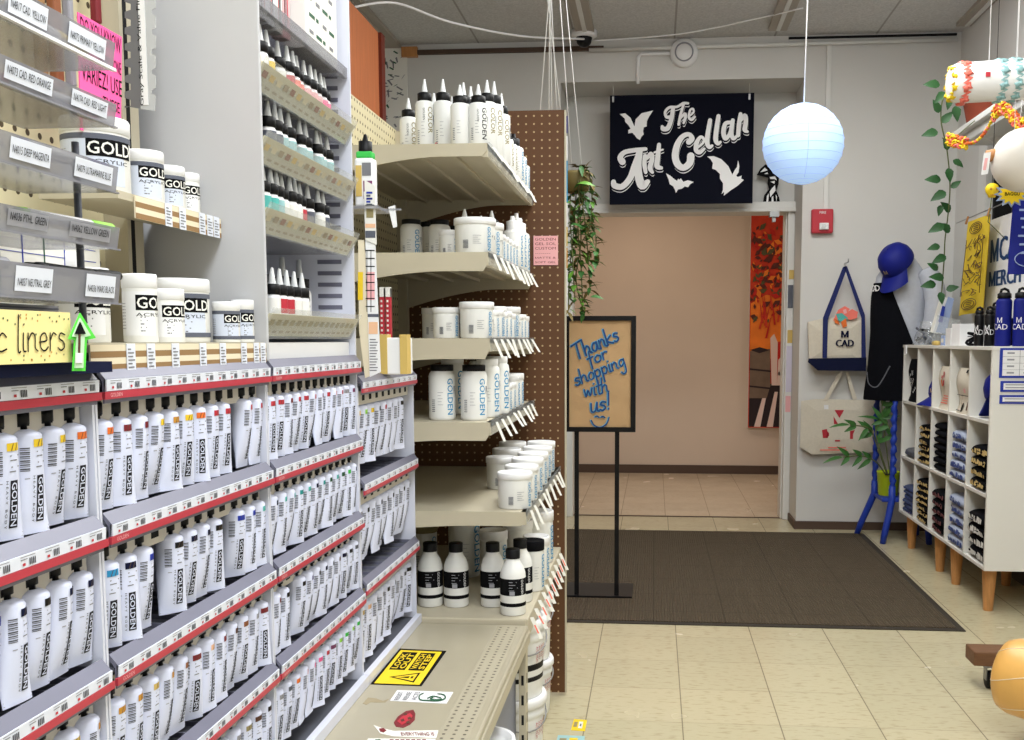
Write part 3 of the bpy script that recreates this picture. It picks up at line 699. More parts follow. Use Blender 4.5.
# ---------------------------------------------------------------- paint tubes
def tube_body(bend, name):
    L0, L1, n = .021, .104, 18
    def W(t): return .0152 + .0012 * t
    def H(t): return max(.0009, .0150 * (1 - t ** 2.0)) if t < .93 else .0012
    def cx(t): return bend * t * t
    def surf(s, t, e=0.0):
        s = max(-1, min(1, s)); w, h = W(t), H(t)
        return (cx(t) + h * math.sqrt(max(0, 1 - s * s)) + e, w * s, -(L0 + t * (L1 - L0)))
    b = B(); rows = []
    ts = [0, .12, .25, .4, .55, .68, .78, .86, .92, 1]
    [rows.append([(r_ * math.cos(2 * PI * j / n), r_ * math.sin(2 * PI * j / n), z_) for j in range(n)]) for r_, z_ in ((.0055, -.0155), (.0095, -.0168), (.0138, -.0188))]
    for t in ts:
        rows.append([(cx(t) + H(t) * math.cos(2 * PI * j / n), W(t) * math.sin(2 * PI * j / n), -(L0 + t * (L1 - L0))) for j in range(n)])
    b.grid(rows, 'tubewhite', True, True)
    b.add(rows[-1], [tuple(range(n))], 'tubewhite')
    for z in (.94, .975): b.add([surf(-.95, z - .006, .0003), surf(.95, z - .006, .0003), surf(.95, z, .0005), surf(-.95, z, .0005)], [(0, 1, 2, 3)], 'midgrey')
    # logo block, read downwards
    y0, y1, t0, t1 = .16, .62, .40, .88
    g = [[surf(y0 + (y1 - y0) * i / 4, t0 + (t1 - t0) * j / 10, .0003) for i in range(5)] for j in range(11)]
    b.grid(g, 'logoink')
    vs, fs, tw = txts('GOLDEN', .012)
    b.add([surf(y0 + .07 + (y1 - y0 - .14) * (y / CAP), t0 + .02 + (t1 - t0 - .04) * x / tw, .0007) for x, y in vs], fs, 'tubewhite')
    vs, fs, tw = txt('H E A V Y   B O D Y', 0)
    b.add([surf(-.08 + .12 * (y / CAP), t0 + (t1 - t0) * x / tw, .0005) for x, y in vs], fs, 'ink')
    for k in range(12):
        t = .11 + k * .021; w_ = [.011, .006, .013, .007][k % 4]; b.add([surf(-.68, t, .0004), surf(-.46, t, .0004), surf(-.24, t, .0004), surf(-.24, t + w_, .0004), surf(-.46, t + w_, .0004), surf(-.68, t + w_, .0004)], [(0, 1, 2, 3, 4, 5)], 'barcode')
    for k, (a, c) in enumerate(((.15, .8), (.15, .6), (.2, .75), (.1, .5))):
        t = .15 + k * .045 + (.02 if k > 1 else 0); b.add([surf(a, t, .0004), surf(c, t, .0004), surf(c, t + .012, .0004), surf(a, t + .012, .0004)], [(0, 1, 2, 3)], 'grey')
    b.add([surf(-.5, .42, .0004), surf(-.25, .42, .0004), surf(-.25, .43, .0004), surf(-.5, .43, .0004)], [(0, 1, 2, 3)], 'midgrey')
    me = b.build(name, mesh_only=True)
    q = B(); q.grid([[surf(-.02 + .80 * i / 4, .03 + .078 * j / 2, .0005) for i in range(5)] for j in range(3)], 'red')
    for k in range(2): q.add([surf(.2 + k * .28, .106, .0008), surf(.25 + k * .28, .106, .0008), surf(.4 + k * .28, .032, .0008), surf(.35 + k * .28, .032, .0008)], [(0, 1, 2, 3)], 'trimbrown')
    sw = q.build('color_swatch', mesh_only=True)
    return me, sw
TB = [tube_body(x, 'tube_body') for x in (.0, .004, -.003, .007)]
b = B(); b.lathe((0, 0, 0), [(.0, -.0160), (.0045, -.0160), (.0045, -.012), (.0066, -.0115), (.0068, 0), (.0, 0)], 'black', 10); CAPM = b.build('cap', mesh_only=True)
SWM = {}
def paint_tube(x, y, z, rz, var, colr, label, group, sc=1.0):
    t = local('paint_tube', (x, y, z), label, 'paint tube', group, rz)
    if sc != 1: t.scale = (sc, sc, sc)
    me, sw = TB[var]
    if (var, colr) not in SWM:
        m = sw.copy(); m.materials[0] = MAT[colr]; SWM[var, colr] = m
    for nm, d in (('body', me), ('cap', CAPM), ('color_swatch', SWM[var, colr])):
        o = bpy.data.objects.new(nm, d); COL.objects.link(o); o.parent = t
    return t
CW = dict(yellow='yellow', orange='orange', red='red', darkred='dark red', ochre='ochre', brown='brown', umber='dark brown', blue='blue', navy='navy', lightblue='light blue', violet='violet', black='black', teal='teal', turquoise='turquoise', darkgreen='dark green', green='green', lime='lime green', pink='pink', peach='peach', mauve='mauve', midgrey='grey', slate='slate grey', gold='gold', olive='olive', coil_pink='coral')
RACKS = [
 ('near rack under pen trays', 'paint tubes in the near rack', [['yellow', 'yellow', 'yellow', 'yellow', 'orange'], ['blue', 'navy', 'black', 'navy', 'navy'], ['ochre', 'gold', 'gold', 'gold', 'ochre'], ['brown', 'umber', 'ochre', 'gold', 'gold']]),
 ('rack under white jars', 'paint tubes in the rack under the jars', [['orange', 'darkred', 'darkred', 'yellow', 'ochre', 'yellow', 'orange', 'red', 'red', 'peach', 'red', 'red'], ['lightblue', 'navy', 'blue', 'blue', 'black', 'navy', 'navy', 'black', 'slate', 'blue', 'blue', 'teal'], ['ochre', 'ochre', 'gold', 'ochre', 'brown', 'darkred', 'peach', 'darkred', 'umber', 'brown', 'midgrey', 'darkred'], ['umber', 'brown', 'midgrey', 'gold', 'slate', 'black', 'ochre', 'mauve', 'midgrey', 'olive', 'umber', 'black']]),
 ('rack below ink bottles', 'paint tubes in the rack below the inks', [['red', 'red', 'darkred', 'red', 'red', 'red', 'darkred', 'red', 'coil_pink', 'red', 'midgrey', 'mauve'], ['navy', 'teal', 'teal', 'turquoise', 'teal', 'navy', 'turquoise', 'darkgreen', 'teal', 'darkgreen', 'green', 'navy'], ['darkred', 'black', 'navy', 'black', 'violet', 'black', 'navy', 'black', 'umber', 'navy', 'black', 'slate'], ['midgrey', 'slate', 'orange', 'coil_pink', 'pink', 'pink', 'red', 'mauve', 'lime', 'green', 'lime', 'green']]),
 ('end rack by beige shelves', 'paint tubes in the end rack', [['yellow', 'lime', 'yellow', 'black', 'red', 'midgrey', 'midgrey', 'black', 'navy'], ['midgrey', 'black', 'slate', 'navy', 'black', 'black', 'darkgreen', 'black', 'navy'], ['gold', 'peach', 'black', 'midgrey', 'black', 'navy', 'black', 'slate', 'black']]),
]
rt = random.Random(11)
ROWN = ['top row', 'second row', 'third row', 'lowest row']
def tube_rack(i, zcs, ztop, n, sc, label):
    y0, y1 = YE[i], YE[i + 1]
    rk = thing('tube_rack', (XB, (y0 + y1) / 2, ZD), label, 'rack', 'paint tube racks')
    for yy in (y0 + .003, y1 - .003):
        b = B(); b.plate([(XB, ZD + .004), (XF - .006, ZD + .004), (XF - .006, ztop - .02), (XF - .03, ztop), (XB, ztop)], (0, yy - .002, 0), (1, 0, 0), (0, 0, 1), (0, .004, 0), 'rackwhite'); b.build('side_panel', rk)
    b = B(); b.box(XB - .004, XB, y0, y1, ZD + .004, ztop, 'rackgrey'); b.build('back_panel', rk)
    b = B(); b.box(XB, XF + .002, y0 + .006, y1 - .006, ZD + .001, ZD + .014, 'traydark'); b.box(XF - .008, XF + .006, y0 + .001, y1 - .001, ZD + .001, ZD + .022, 'rackwhite'); b.build('bottom_rail', rk)
    ya, yb = y0 + .007, y1 - .007
    for r, zc in enumerate(zcs):
        b = B()
        b.plate([(XF - .001, zc - .009), (XF + .001, zc - .009), (XF + .003, zc + .017), (XF - .007, zc + .029), (XF - .009, zc + .027), (XF - .001, zc + .014)], (0, ya, 0), (1, 0, 0), (0, 0, 1), (0, yb - ya, 0), 'rackgrey')
        b.box(XB, XF - .002, ya, yb, zc + .010, zc + .014, 'traydark')
        for k in range(n + 1): b.box(XB, XF - .016, ya + (yb - ya) * k / n - .001, ya + (yb - ya) * k / n + .001, zc + .014, zc + .020, 'rackgrey')
        tr = b.build('tray', rk)
        b = B(); b.plate([(XF + .001, zc - .0045), (XF + .0042, zc - .0045), (XF + .0046, zc + .0035), (XF + .001, zc + .0035)], (0, ya - .004, 0), (1, 0, 0), (0, 0, 1), (0, yb - ya + .008, 0), 'stripred')
        b.text('GOLDEN', (XF + .0048, ya + .006, zc - .0022), (0, 1, 0), (0, 0, 1), 'palepink', .0042)
        b.build('red_strip', tr)
        b = B(); b.plate([(XF + .001, zc + .004), (XF + .0038, zc + .004), (XF + .0045, zc + .0165), (XF + .001, zc + .0165)], (0, ya, 0), (1, 0, 0), (0, 0, 1), (0, yb - ya, 0), 'labelwhite')
        for k in range(n):
            yk = ya + (yb - ya) * (k + .5) / n; e = XF + .0046
            for j in range(4): b.quad((e, yk + .001 + j * .0026, zc + .006), (e, yk + .0025 + j * .0026, zc + .006), (e, yk + .0025 + j * .0026, zc + .0125), (e, yk + .001 + j * .0026, zc + .0125), 'barcode')
            b.quad((e, yk - .012, zc + .012), (e, yk - .002, zc + .012), (e, yk - .002, zc + .0128), (e, yk - .012, zc + .0128), 'grey'); b.quad((e, yk - .012, zc + .0145), (e, yk + .01, zc + .0145), (e, yk + .01, zc + .0152), (e, yk - .012, zc + .0152), 'midgrey')
            b.quad((e, yk - .009, zc + .0065), (e, yk - .005, zc + .0065), (e, yk - .005, zc + .009), (e, yk - .009, zc + .009), 'red')
        b.build('price_strip', tr)
        b = B(); b.box(XF - .0205, XF - .019, ya, yb, zc - .032, zc - .004, 'holder')
        for k in range(n):
            yk = ya + (yb - ya) * (k + .5) / n
            b.box(XF - .0206, XF - .0186, yk - .0088, yk + .0088, zc - .024, zc - .008, 'darkgap')
        b.build('cap_holder', tr)
    return rk
zs3 = [1.142, .987, .832, .677]; zs4 = [1.10, .895, .69]
tube_rack(0, zs3, 1.165, 12, 1, 'paint tube rack nearest the camera side, below the pen trays'.replace('nearest the camera side', 'at the near end of the deck'))
tube_rack(1, zs3, 1.165, 12, 1, 'paint tube rack below the shelf of large white jars')
tube_rack(2, zs3, 1.165, 12, 1, 'paint tube rack below the ink bottle shelves')
tube_rack(3, zs4, 1.125, 9, 1.25, 'paint tube rack at the far end, beside the beige bracket shelves')
for i, (rn, gp, rows) in enumerate(RACKS):
    y0, y1 = YE[i] + .007, YE[i + 1] - .007; n = 12 if i < 3 else 9; sc = 1.13 if i < 3 else 1.42
    for r, cols in enumerate(rows):
        zc = (zs3 if i < 3 else zs4)[r]; off = n - len(cols)
        for k, c in enumerate(cols):
            if (i, r, k) in ((3, 0, 8), (2, 2, 2), (1, 0, 9)): continue
            if i == 1 and r == 1 and k in (3, 8): continue
            yk = y0 + (y1 - y0) * (k + off + .5) / n
            rz = math.radians(rt.choice([-42, -32, -24, -16, -8, -20, -4, -26, 4, -12]) + rt.uniform(-4, 4)); xx = XF - .021 - (.012 if i == 3 else 0)
            paint_tube(xx, yk, zc - .009, rz, rt.randrange(4), c, 'white tube with %s swatch, %s in the %s, %s' % (CW[c], ORD[k], ROWN[r], rn), gp, sc)
# ================================================================ INK RACK
ik = thing('ink_rack', (-.68, 1.7, 1.17), 'white ink display rack with slanted label lips above the third tube rack', 'display rack')
b = B(); b.box(-.79, -.583, 1.476, 1.482, 1.168, 2.35, 'panelgrey'); b.build('side_panel', ik, .002)
b = B(); b.box(-.79, -.785, 1.482, 1.94, 1.168, 2.2, 'rackwhite'); [b.box(-.785, -.782, 1.49, 1.93, 1.22 + k * .02, 1.224 + k * .02, 'rackgrey') for k in range(44)]; b.build('back_panel', ik)
b = B(); b.box(-.79, -.588, 1.936, 1.942, 1.168, 2.1, 'rackwhite'); [b.box(-.66, -.612, 1.9352, 1.936, 1.26 + k * .022, 1.268 + k * .022, 'rackgrey') for k in range(38)]; b.build('side_panel', ik)
b = B(); b.box(-.785, -.60, 1.484, 1.934, 1.168, 1.196, 'plastic'); b.build('bottom_board', ik)
ZI = [1.212, 1.370, 1.475, 1.582, 1.706]
mat('inklabel', (206, 199, 170), .4, noise=.06, scale=40); mat('inkchip', (150, 132, 96), .6)
for i, z in enumerate(ZI):
    b = B(); b.box(-.785, -.600, 1.484, 1.934, z - .004, z, 'acrylic' if i else 'rackwhite'); sh = b.build('shelf', ik)
    if i < 4:
        b = B(); b.plate([(-.602, z - .004), (-.600, z - .006), (-.580, z + .028), (-.583, z + .029)], (0, 1.484, 0), (1, 0, 0), (0, 0, 1), (0, .452, 0), 'inklabel')
        nrm = Vector((.04, 0, -.022)); 
        for k in range(15):
            y = 1.495 + k * .029
            for f, hh, cm in ((.50, .26, ['inkchip', 'pegcream', 'gold', 'brown'][(k * 7 + i) % 4] if i else 'olive'), (.16, .10, 'inkchip')):
                def P(t, yy): return (-.600 + .020 * t + .0009, yy, z - .006 + .034 * t - .0004)
                b.quad(P(f, y), P(f, y + .018), P(f + hh, y + .018), P(f + hh, y), cm)
        b.build('label_lip', sh)
        b = B(); b.plate([(-.602, z - .008), (-.596, z - .010), (-.5735, z + .036), (-.5765, z + .037), (-.598, z - .006)], (0, 1.484, 0), (1, 0, 0), (0, 0, 1), (0, .452, 0), 'clear'); b.build('clear_lip', sh)
    else:
        b = B(); b.box(-.600, -.592, 1.484, 1.934, z - .008, z + .012, 'acrylic'); b.build('front_lip', sh)
def ink_proto(r, hb, name):
    p = local(name, (0, 0, 0), 'x', 'ink bottle')
    b = B(); b.lathe((0, 0, 0), [(r * .9, 0), (r, .002), (r, hb * .86), (r * .8, hb * .95), (r * .55, hb)], 'plastic', 14); b.build('body', p)
    b = B(); b.lathe((0, 0, hb * .93), [(r * .62, 0), (r * .98, .001), (r * .98, .016), (r * .75, .0175), (r * .5, .0175)], 'black', 14); b.build('cap', p)
    b = B(); b.lathe((0, 0, hb * .93 + .0175), [(r * .52, 0), (r * .42, .006), (r * .2, .026), (r * .08, .027), (0, .027)], 'nozzle', 12); b.build('nozzle', p)
    return p
def label_band(p, r, z0, z1, cm, name='label_band'):
    b = B(); b.lathe((0, 0, z0), [(r * 1.01, 0), (r * 1.01, (z1 - z0))], cm, 14); return b.build(name, p)
INK = {}
for cm in ('pink', 'palepink', 'coil_pink', 'ribbedcyan', 'paper', 'teal', 'slate', 'yellow', 'red'):
    p = ink_proto(.0130, .066, 'ink_bottle'); label_band(p, .0130, .032, .056, cm); INK[cm] = p
used = set()
def ink(cm, loc, label, group):
    p = INK[cm]
    if cm not in used:
        used.add(cm); p.location = loc; p['label'] = label; p['group'] = group; return p
    return copy_tree(p, loc, label, group)
CN = dict(pink='pink', palepink='pale pink', coil_pink='coral', ribbedcyan='pale blue', paper='cream', teal='teal', slate='slate', yellow='yellow', red='red')
rowsI = {4 - 1: (['paper', 'yellow', 'paper', 'yellow', None, 'paper', 'red', 'coil_pink', 'coil_pink', 'palepink', 'palepink', 'palepink', 'pink', 'pink', None], 'top ink shelf'),
         2: (['pink', 'palepink', None, 'slate', 'slate', 'ribbedcyan', 'ribbedcyan', None, 'ribbedcyan', 'ribbedcyan', None, 'ribbedcyan', 'ribbedcyan', 'ribbedcyan', None], 'second ink shelf'),
         1: (['slate', 'teal', 'teal', 'teal', 'ribbedcyan', 'paper', 'paper', 'paper', 'red', 'slate', None, 'paper', 'slate', None, None], 'third ink shelf')}
for i, (row, nm) in rowsI.items():
    k2 = 0
    for k, cm in enumerate(row):
        if cm is None: continue
        ink(cm, (-.618 + R.uniform(-.003, .003), 1.503 + k * .0288 + R.uniform(-.002, .002), ZI[i] + .0), 'ink bottle with %s label, %s from the near end, %s' % (CN[cm], ORD[k2], nm), 'ink bottles on the slanted shelves'); k2 += 1
for k, y in enumerate((1.50, 1.522, 1.60, 1.632, 1.664, 1.70, 1.738)):
    ink('red' if k in (3, 4) else 'paper', (-.622, y, ZI[0]), 'white-tipped ink bottle, %s of the front row on the lowest ink shelf' % ORD[k], 'ink bottles on the lowest shelf')
for k, y in enumerate((1.60, 1.71, 1.80, 1.86)):
    p = local('fluid_bottle', (-.70 + k * .01, y, ZI[0]), 'larger white bottle with black cap, %s in the back row of the lowest ink shelf' % ORD[k], 'bottle', 'larger bottles behind the inks')
    b = B(); b.lathe((0, 0, 0), [(.02, 0), (.0215, .003), (.0215, .075), (.017, .084), (.012, .088)], 'lidclear' if k < 2 else 'plastic', 20)
    if k >= 2:
        a = -.75; b.text('GOLD', None, None, None, 'ink', .012, bold=.01, mapf=lambda u, v: (.0218 * math.cos(a + v / .0215), .0218 * math.sin(a + v / .0215), .07 - u))
    b.build('body', p); b = B(); b.lathe((0, 0, .086), [(.018, 0), (.018, .016), (.008, .018), (0, .018)], 'black', 16); b.build('cap', p); b = B(); b.lathe((0, 0, .104), [(.007, 0), (.004, .034), (0, .035)], 'lidclear', 12); b.build('nozzle', p)
# boxes on the top ink shelf
for k in range(7):
    y = 1.50 + k * .034; h = .15
    p = local('marker_box', (-.635, y, ZI[4] + .0), 'slim white printed box, %s from the near end on the top ink shelf' % ORD[k], 'box', 'slim boxes on the top ink shelf', math.radians(-12 + 5 * (k % 3)))
    b = B(); b.box(-.012, .012, -.012, .012, 0, h, ['plastic', 'paper', 'palepink', 'plastic'][k % 4]); b.build('carton', p, .002)
    b = B(); [b.box(.0122, .0128, -.006 + .004 * j, -.0045 + .004 * j, .02, .02 + h * (.6 - .1 * j), ['ink', 'grey', 'red'][(j + k) % 3]) for j in range(3)]; [b.box(-.006 + .004 * j, -.0045 + .004 * j, -.0128, -.0122, .03, .03 + h * .5, ['grey', 'ink'][(j + k) % 2]) for j in range(3)]; b.build('print', p)
p = local('color_set_box', (-.618, 1.835, ZI[4]), 'large white box with green printed lines on the top ink shelf', 'box')
b = B(); b.box(-.03, .012, -.085, .085, 0, .17, 'paper'); b.build('carton', p, .002)
b = B()
for r_ in range(5):
    for j in range(4): b.box(.0122, .0127, -.07 + j * .036, -.07 + j * .036 + [.02, .028, .012][(r_ + j) % 3], .03 + r_ * .028, .036 + r_ * .028, 'darkgreen' if (r_ + j) % 3 else 'grey')
b.build('print', p)
# ================================================================ JAR SHELVES (over the second rack)
def striped_strip(b, x, y0, y1, z0, z1, tilt=.0):
    n = 4
    for j in range(n): b.quad((x + tilt * j / n, y0, z0 + (z1 - z0) * j / n), (x + tilt * j / n, y1, z0 + (z1 - z0) * j / n), (x + tilt * (j + 1) / n, y1, z0 + (z1 - z0) * (j + 1) / n), (x + tilt * (j + 1) / n, y0, z0 + (z1 - z0) * (j + 1) / n), 'cream' if j % 2 else 'kraft')
    b.box(x - .002, x - .0005, y0, y1, z0, z1, 'cream')
def jar_shelf(x0, x1, y0, y1, z, label, tags, ys=None):
    s = thing('jar_shelf', ((x0 + x1) / 2, (y0 + y1) / 2, z), label, 'shelf')
    b = B(); b.box(x0, x1, y0, y1, z - .01, z - .0005, 'powder'); b.build('board', s)
    b = B(); striped_strip(b, x1 + .003, ys or y0, y1, z - .03, z - .002); b.build('striped_strip', s)
    for t in tags:
        b = B(); b.box(x1 + .0035, x1 + .0045, t, t + .018, z - .031, z - .001, 'labelwhite'); [b.box(x1 + .0045, x1 + .0049, t + .002, t + .002 + w, z - .028 + .004 * j, z - .0265 + .004 * j, 'grey') for j, w in enumerate((.012, .008, .014, .01, .012, .006))]; b.build('price_tag', s)
jar_shelf(-.753, -.588, 1.0, 1.474, 1.197, 'lower jar shelf with brown striped price strip, on top of the second tube rack', (1.07, 1.115, 1.175, 1.25, 1.31, 1.38, 1.425, 1.45))
jar_shelf(-.753, -.652, 1.19, 1.474, 1.382, 'upper jar shelf with brown striped price strip, against the grey divider', (1.30, 1.34, 1.40, 1.425, 1.447), 1.225)
def jar(name, x, y, z, r, h, label, group, band='slate', text='GOLD', a=-1.38, lid='plastic', tcol='ink', base=None):
    p = local(name, (x, y, z), label, 'jar', group); hl = h * .18
    b = B(); b.lathe((0, 0, 0), [(r * .94, 0), (r * .97, .002), (r * .97, h * .8)], 'jarwhite', 28)
    lz0, lz1 = h * .10, h * .74
    w = 1.25
    g = [[(r * .975 * math.cos(a - w + 2 * w * i / 16), r * .975 * math.sin(a - w + 2 * w * i / 16), z_) for i in range(17)] for z_ in (lz0, lz1)]
    b.grid(g, 'labelblue' if band else 'plastic')
    if band:
        for za, zb in ((lz1 - h * .05, lz1 + .002),) + (((lz0 - .002, lz0 + h * .05),) if base else ()): b.lathe((0, 0, za), [(r * .986, 0), (r * .986, zb - za)], band, 28)
    th = h * .16; zt = h * .50; R1, R2 = r * .981, r * .994
    tw = txt(text, .012)[2] * th / CAP; a0 = a + .05
    b.grid([[(R1 * math.cos(a0 + (tw * 1.06 / r) * i / 24), R1 * math.sin(a0 + (tw * 1.06 / r) * i / 24), z_) for i in range(25)] for z_ in (zt - th * .2, zt + th * 1.2)], 'ink')
    b.text(text, None, None, None, 'paper', th, bold=.012, mapf=lambda u, v: (R2 * math.cos(a0 + (u + tw * .03) / r), R2 * math.sin(a0 + (u + tw * .03) / r), zt + v))
    b.text('ACRYLIC', None, None, None, 'ink', th * .32, mapf=lambda u, v: (R1 * math.cos(a0 + u * 2 / r), R1 * math.sin(a0 + u * 2 / r), zt - th * .75 + v))
    for k in range(5): b.grid([[(R1 * math.cos(a0 + .25 + d), R1 * math.sin(a0 + .25 + d), z_) for d in (0, [.3, .4, .2, .35, .25][k])] for z_ in (h * (.36 - .05 * k), h * (.36 - .05 * k) + .0015)], 'grey')
    for k in range(9): b.grid([[(R1 * math.cos(a - 1.1 + d), R1 * math.sin(a - 1.1 + d), z_) for d in (0, .2, .45)] for z_ in (h * (.2 + .045 * k), h * (.2 + .045 * k) + .001)], 'midgrey')
    b.build('body', p)
    b = B(); b.lathe((0, 0, 0), [(r * .97, h * .79), (r * 1.0, h * .8), (r * 1.0, h * .97), (r * .97, h), (r * .9, h), (r * .88, h * .985), (0, h * .985)], lid, 28); b.build('lid', p)
    return p
G1 = 'jars on the upper jar shelf'; zj = 1.382
jar('paint_jar', -.708, 1.243, zj, .041, .094, 'largest white jar on the upper shelf, behind the pen trays', G1)
jar('paint_jar', -.690, 1.327, zj, .0265, .070, 'white jar with dark band, second on the upper jar shelf', G1)
jar('paint_jar', -.688, 1.392, zj, .023, .061, 'white jar with dark band, third on the upper jar shelf', G1)
jar('paint_jar', -.688, 1.445, zj, .020, .060, 'smallest white jar, beside the grey divider on the upper shelf', G1, None)
G2 = 'jars on the lower jar shelf'; zj = 1.197
jar('paint_jar', -.665, 1.125, zj, .030, .086, 'pale tall jar half hidden by the lowest pen tray', G2, None)
jar('paint_jar', -.63, 1.19, zj, .0205, .083, 'tall plain white jar with black logo block on the lower shelf', G2, None)
jar('paint_jar', -.72, 1.17, zj, .028, .108, 'white jar standing farthest back behind the pen trays on the lower shelf', G2, None)
jar('paint_jar', -.628, 1.252, zj, .0225, .068, 'shorter plain white jar before the dark-banded one', G2, None)
jar('paint_jar', -.672, 1.375, zj, .043, .088, 'wide white jar with dark bands in the middle of the lower shelf', G2, base=True)
jar('paint_jar', -.622, 1.42, zj, .0195, .058, 'small jar with dark band before the wide lidded jar', G2, base=True)
jar('paint_jar', -.612, 1.4545, zj, .0165, .062, 'small dark-banded jar beside the grey divider, lower shelf', G2, base=True)
# ================================================================ PEN DISPLAY
pd = thing('pen_display', (-.62, .77, 1.165), 'clear acrylic pen display with five stacked trays above the near tube rack', 'pen display')
TZ = [(1.475, 1.502), (1.418, 1.441), (1.352, 1.378), (1.294, 1.316), (1.238, 1.268)]
LAB = [('N4817 CAD. YELLOW', 'N4072 PRIMARY YELLOW'), ('N4073 CAD. RED ORANGE', 'N4174 CAD. RED LIGHT'), ('N4015 DEEP MAGENTA', 'N4079 ULTRAMARINE BLUE'), ('N4036 PTHL. GREEN', 'N4062 YELLOW GREEN'), ('N4037 NEUTRAL GREY', 'N4036 MARS BLACK')]
LU = [((9, 47), (69, 105)), ((5, 52), (72, 107)), ((10, 50), (75, 112)), ((7, 47), (70, 110)), ((15, 52), (86, 115))]
LY = [(.712, .90), (.708, .918), (.755, .935), (.748, .935), (.757, .945)]
for i, (za, zb) in enumerate(TZ):
    xe = -.556 - .0012 * i + .003
    b = B(); b.plate([(xe - .006, za), (xe - .003, za - .001), (xe + .001, zb), (xe - .002, zb)], (0, .45, 0), (1, 0, 0), (0, 0, 1), (0, .565, 0), 'acrylic'); b.box(xe - .10, xe - .004, .45, 1.015, za, za + .002, 'acrylic'); tr = b.build('tray', pd)
    b = B(); b.box(xe - .0035, xe + .001, .45, 1.015, za - .0015, za + .0015 if i in (0,) else za + .0002, 'plastic' if i in (0,) else 'acrylic'); b.build('edge', tr)
    for t, (ua, ub), vv in zip(LAB[i], LU[i], [(14, 45), (82, 108), (150, 176), (212, 238), (278, 290)][i]):
        y = at(ua, vv, x=xe).y; yw = at(ub, vv, x=xe).y - y
        b = B(); xx = lambda z: xe - .003 + .004 * (z - za) / (zb - za) + .0012
        z0, z1 = za + .005, zb - .003
        b.quad((xx(z0), y, z0), (xx(z0), y + yw, z0), (xx(z1), y + yw, z1), (xx(z1), y, z1), 'labelwhite' if i != 3 else 'midgrey')
        b.text(t, None, None, None, 'ink', .0068, w=yw * .9, mapf=lambda u, v: (xx(z0 + .005 + v) + .0005, y + .003 + u, z0 + .0048 + v)); b.build('color_label', tr)
for yy in (1.02, .60):
    xr = at(80.5, 260, y=1.02).x; b = B(); b.tube([(xr, yy, 1.167), (xr, yy, 1.405)], .0038, 'slate', 8); b.build('support_rod', pd)
b = B(); b.box(-.66, -.562, .45, 1.0, 1.167, 1.178, 'navy'); b.build('base', pd)
def pen(x, y, z, yaw, cm, tray, k):
    p = local('liner_pen', (x, y, z), 'liner pen with %s cap lying in the %s pen tray, %s' % (CW.get(cm, cm), tray, k), 'pen', 'liner pens in the trays', yaw)
    b = B(); b.tube([(-.0, -.055, 0), (0, .04, 0)], .0052, 'plastic' if cm != 'black' else 'black', 10); b.build('barrel', p)
    b = B(); b.tube([(0, .04, 0), (0, .043, 0), (0, .075, 0), (0, .078, 0)], [.005, .0058, .0056, .004], cm, 10); b.build('cap', p)
    b = B(); b.tube([(0, -.056, 0), (0, -.068, 0)], [.0054, .0048], cm, 10); b.build('end_plug', p)
tn = ['topmost', 'second', 'middle', 'fourth', 'lowest']
for i, cs in ((0, ('yellow', 'yellow')), (1, ('coil_pink', 'red')), (2, ('pink', 'blue')), (3, ('green', 'lime')), (4, ('midgrey', 'black'))):
    for k, c in enumerate(cs):
        for q in range(2):
            pen(-.574 - q * .015, LY[i][k] + .012 + q * .025, TZ[i][1] - .006 + q * .002 - (.001 if i == 4 else .0) + (.006 if i >= 2 else -.004), math.radians(R.uniform(-6, 6)), c if q == 0 or i == 0 else ('black' if i in (2, 3, 4) else c), tn[i], ['near end front', 'near end back', 'far end front', 'far end back'][k * 2 + q])
# yellow "liners" card and green arrow
lc = thing('liners_card', (-.556, .8, 1.178), 'yellow dotted card reading acrylic liners in black script below the pen trays', 'sign')
p0, p1 = at(70, 314, x=-.555), at(94, 362, x=-.555)
b = B(); ye = p0.y; b.box(-.558, -.555, .5, ye, 1.179, 1.226, 'gold'); b.build('card', lc)
mat('cardyellow', (236, 220, 150), .8); lc.children[0].data.materials[0] = MAT['cardyellow']
b = B(); mp = lambda u, v: (-.5545, u, v)
b.dir = Vector((1, 0, 0)); y17, y65 = at(16, 340, x=-.5545).y, at(66, 340, x=-.5545).y; kk = (y65 - y17) / 4.1; hand(b, 'acrylic liners', (y17 - 5.7 * kk, 1.189), (y65, 1.1905), .0160, .0015, mp, 'ink', .05); b.build('lettering', lc)
b = B(); b.box(-.5582, -.5579, .5, ye, 1.18, 1.225, 'gold')
for k in range(70):
    y, z = R.uniform(.66, ye - .004), R.choice([R.uniform(1.181, 1.188), R.uniform(1.216, 1.224), R.uniform(1.181, 1.224)]); b.quad((-.5547, y, z), (-.5547, y + .0018, z + .0004), (-.5547, y + .0016, z + .002), (-.5547, y, z + .0016), R.choice(['darkgreen', 'ochre', 'olive']))
b.build('dot_pattern', lc)
mat('neon', (90, 220, 70), .5); mat('mint', (196, 226, 190), .4)
ar = thing('arrow_marker', (-.55, .97, 1.172), 'green outlined arrow marker pointing up beside the liners card', 'arrow')
ap = lambda d: (lambda u, v: tuple(at(u, v, x=-.549 + d)))
def apl(pts, m, d):
    b = B(); P = [Vector(at(u, v, x=-.549 + d)) for u, v in pts]; n = len(P); b.add(P + [p - Vector((.0012, 0, 0)) for p in P], [tuple(range(n)), tuple(range(2 * n - 1, n - 1, -1))] + [(i, (i + 1) % n, n + (i + 1) % n, n + i) for i in range(n)], m); return b
apl([(80.5, 313), (96, 338), (87, 340), (85.5, 371), (73, 371), (75, 340), (69, 339)], 'neon', 0).build('outline', ar)
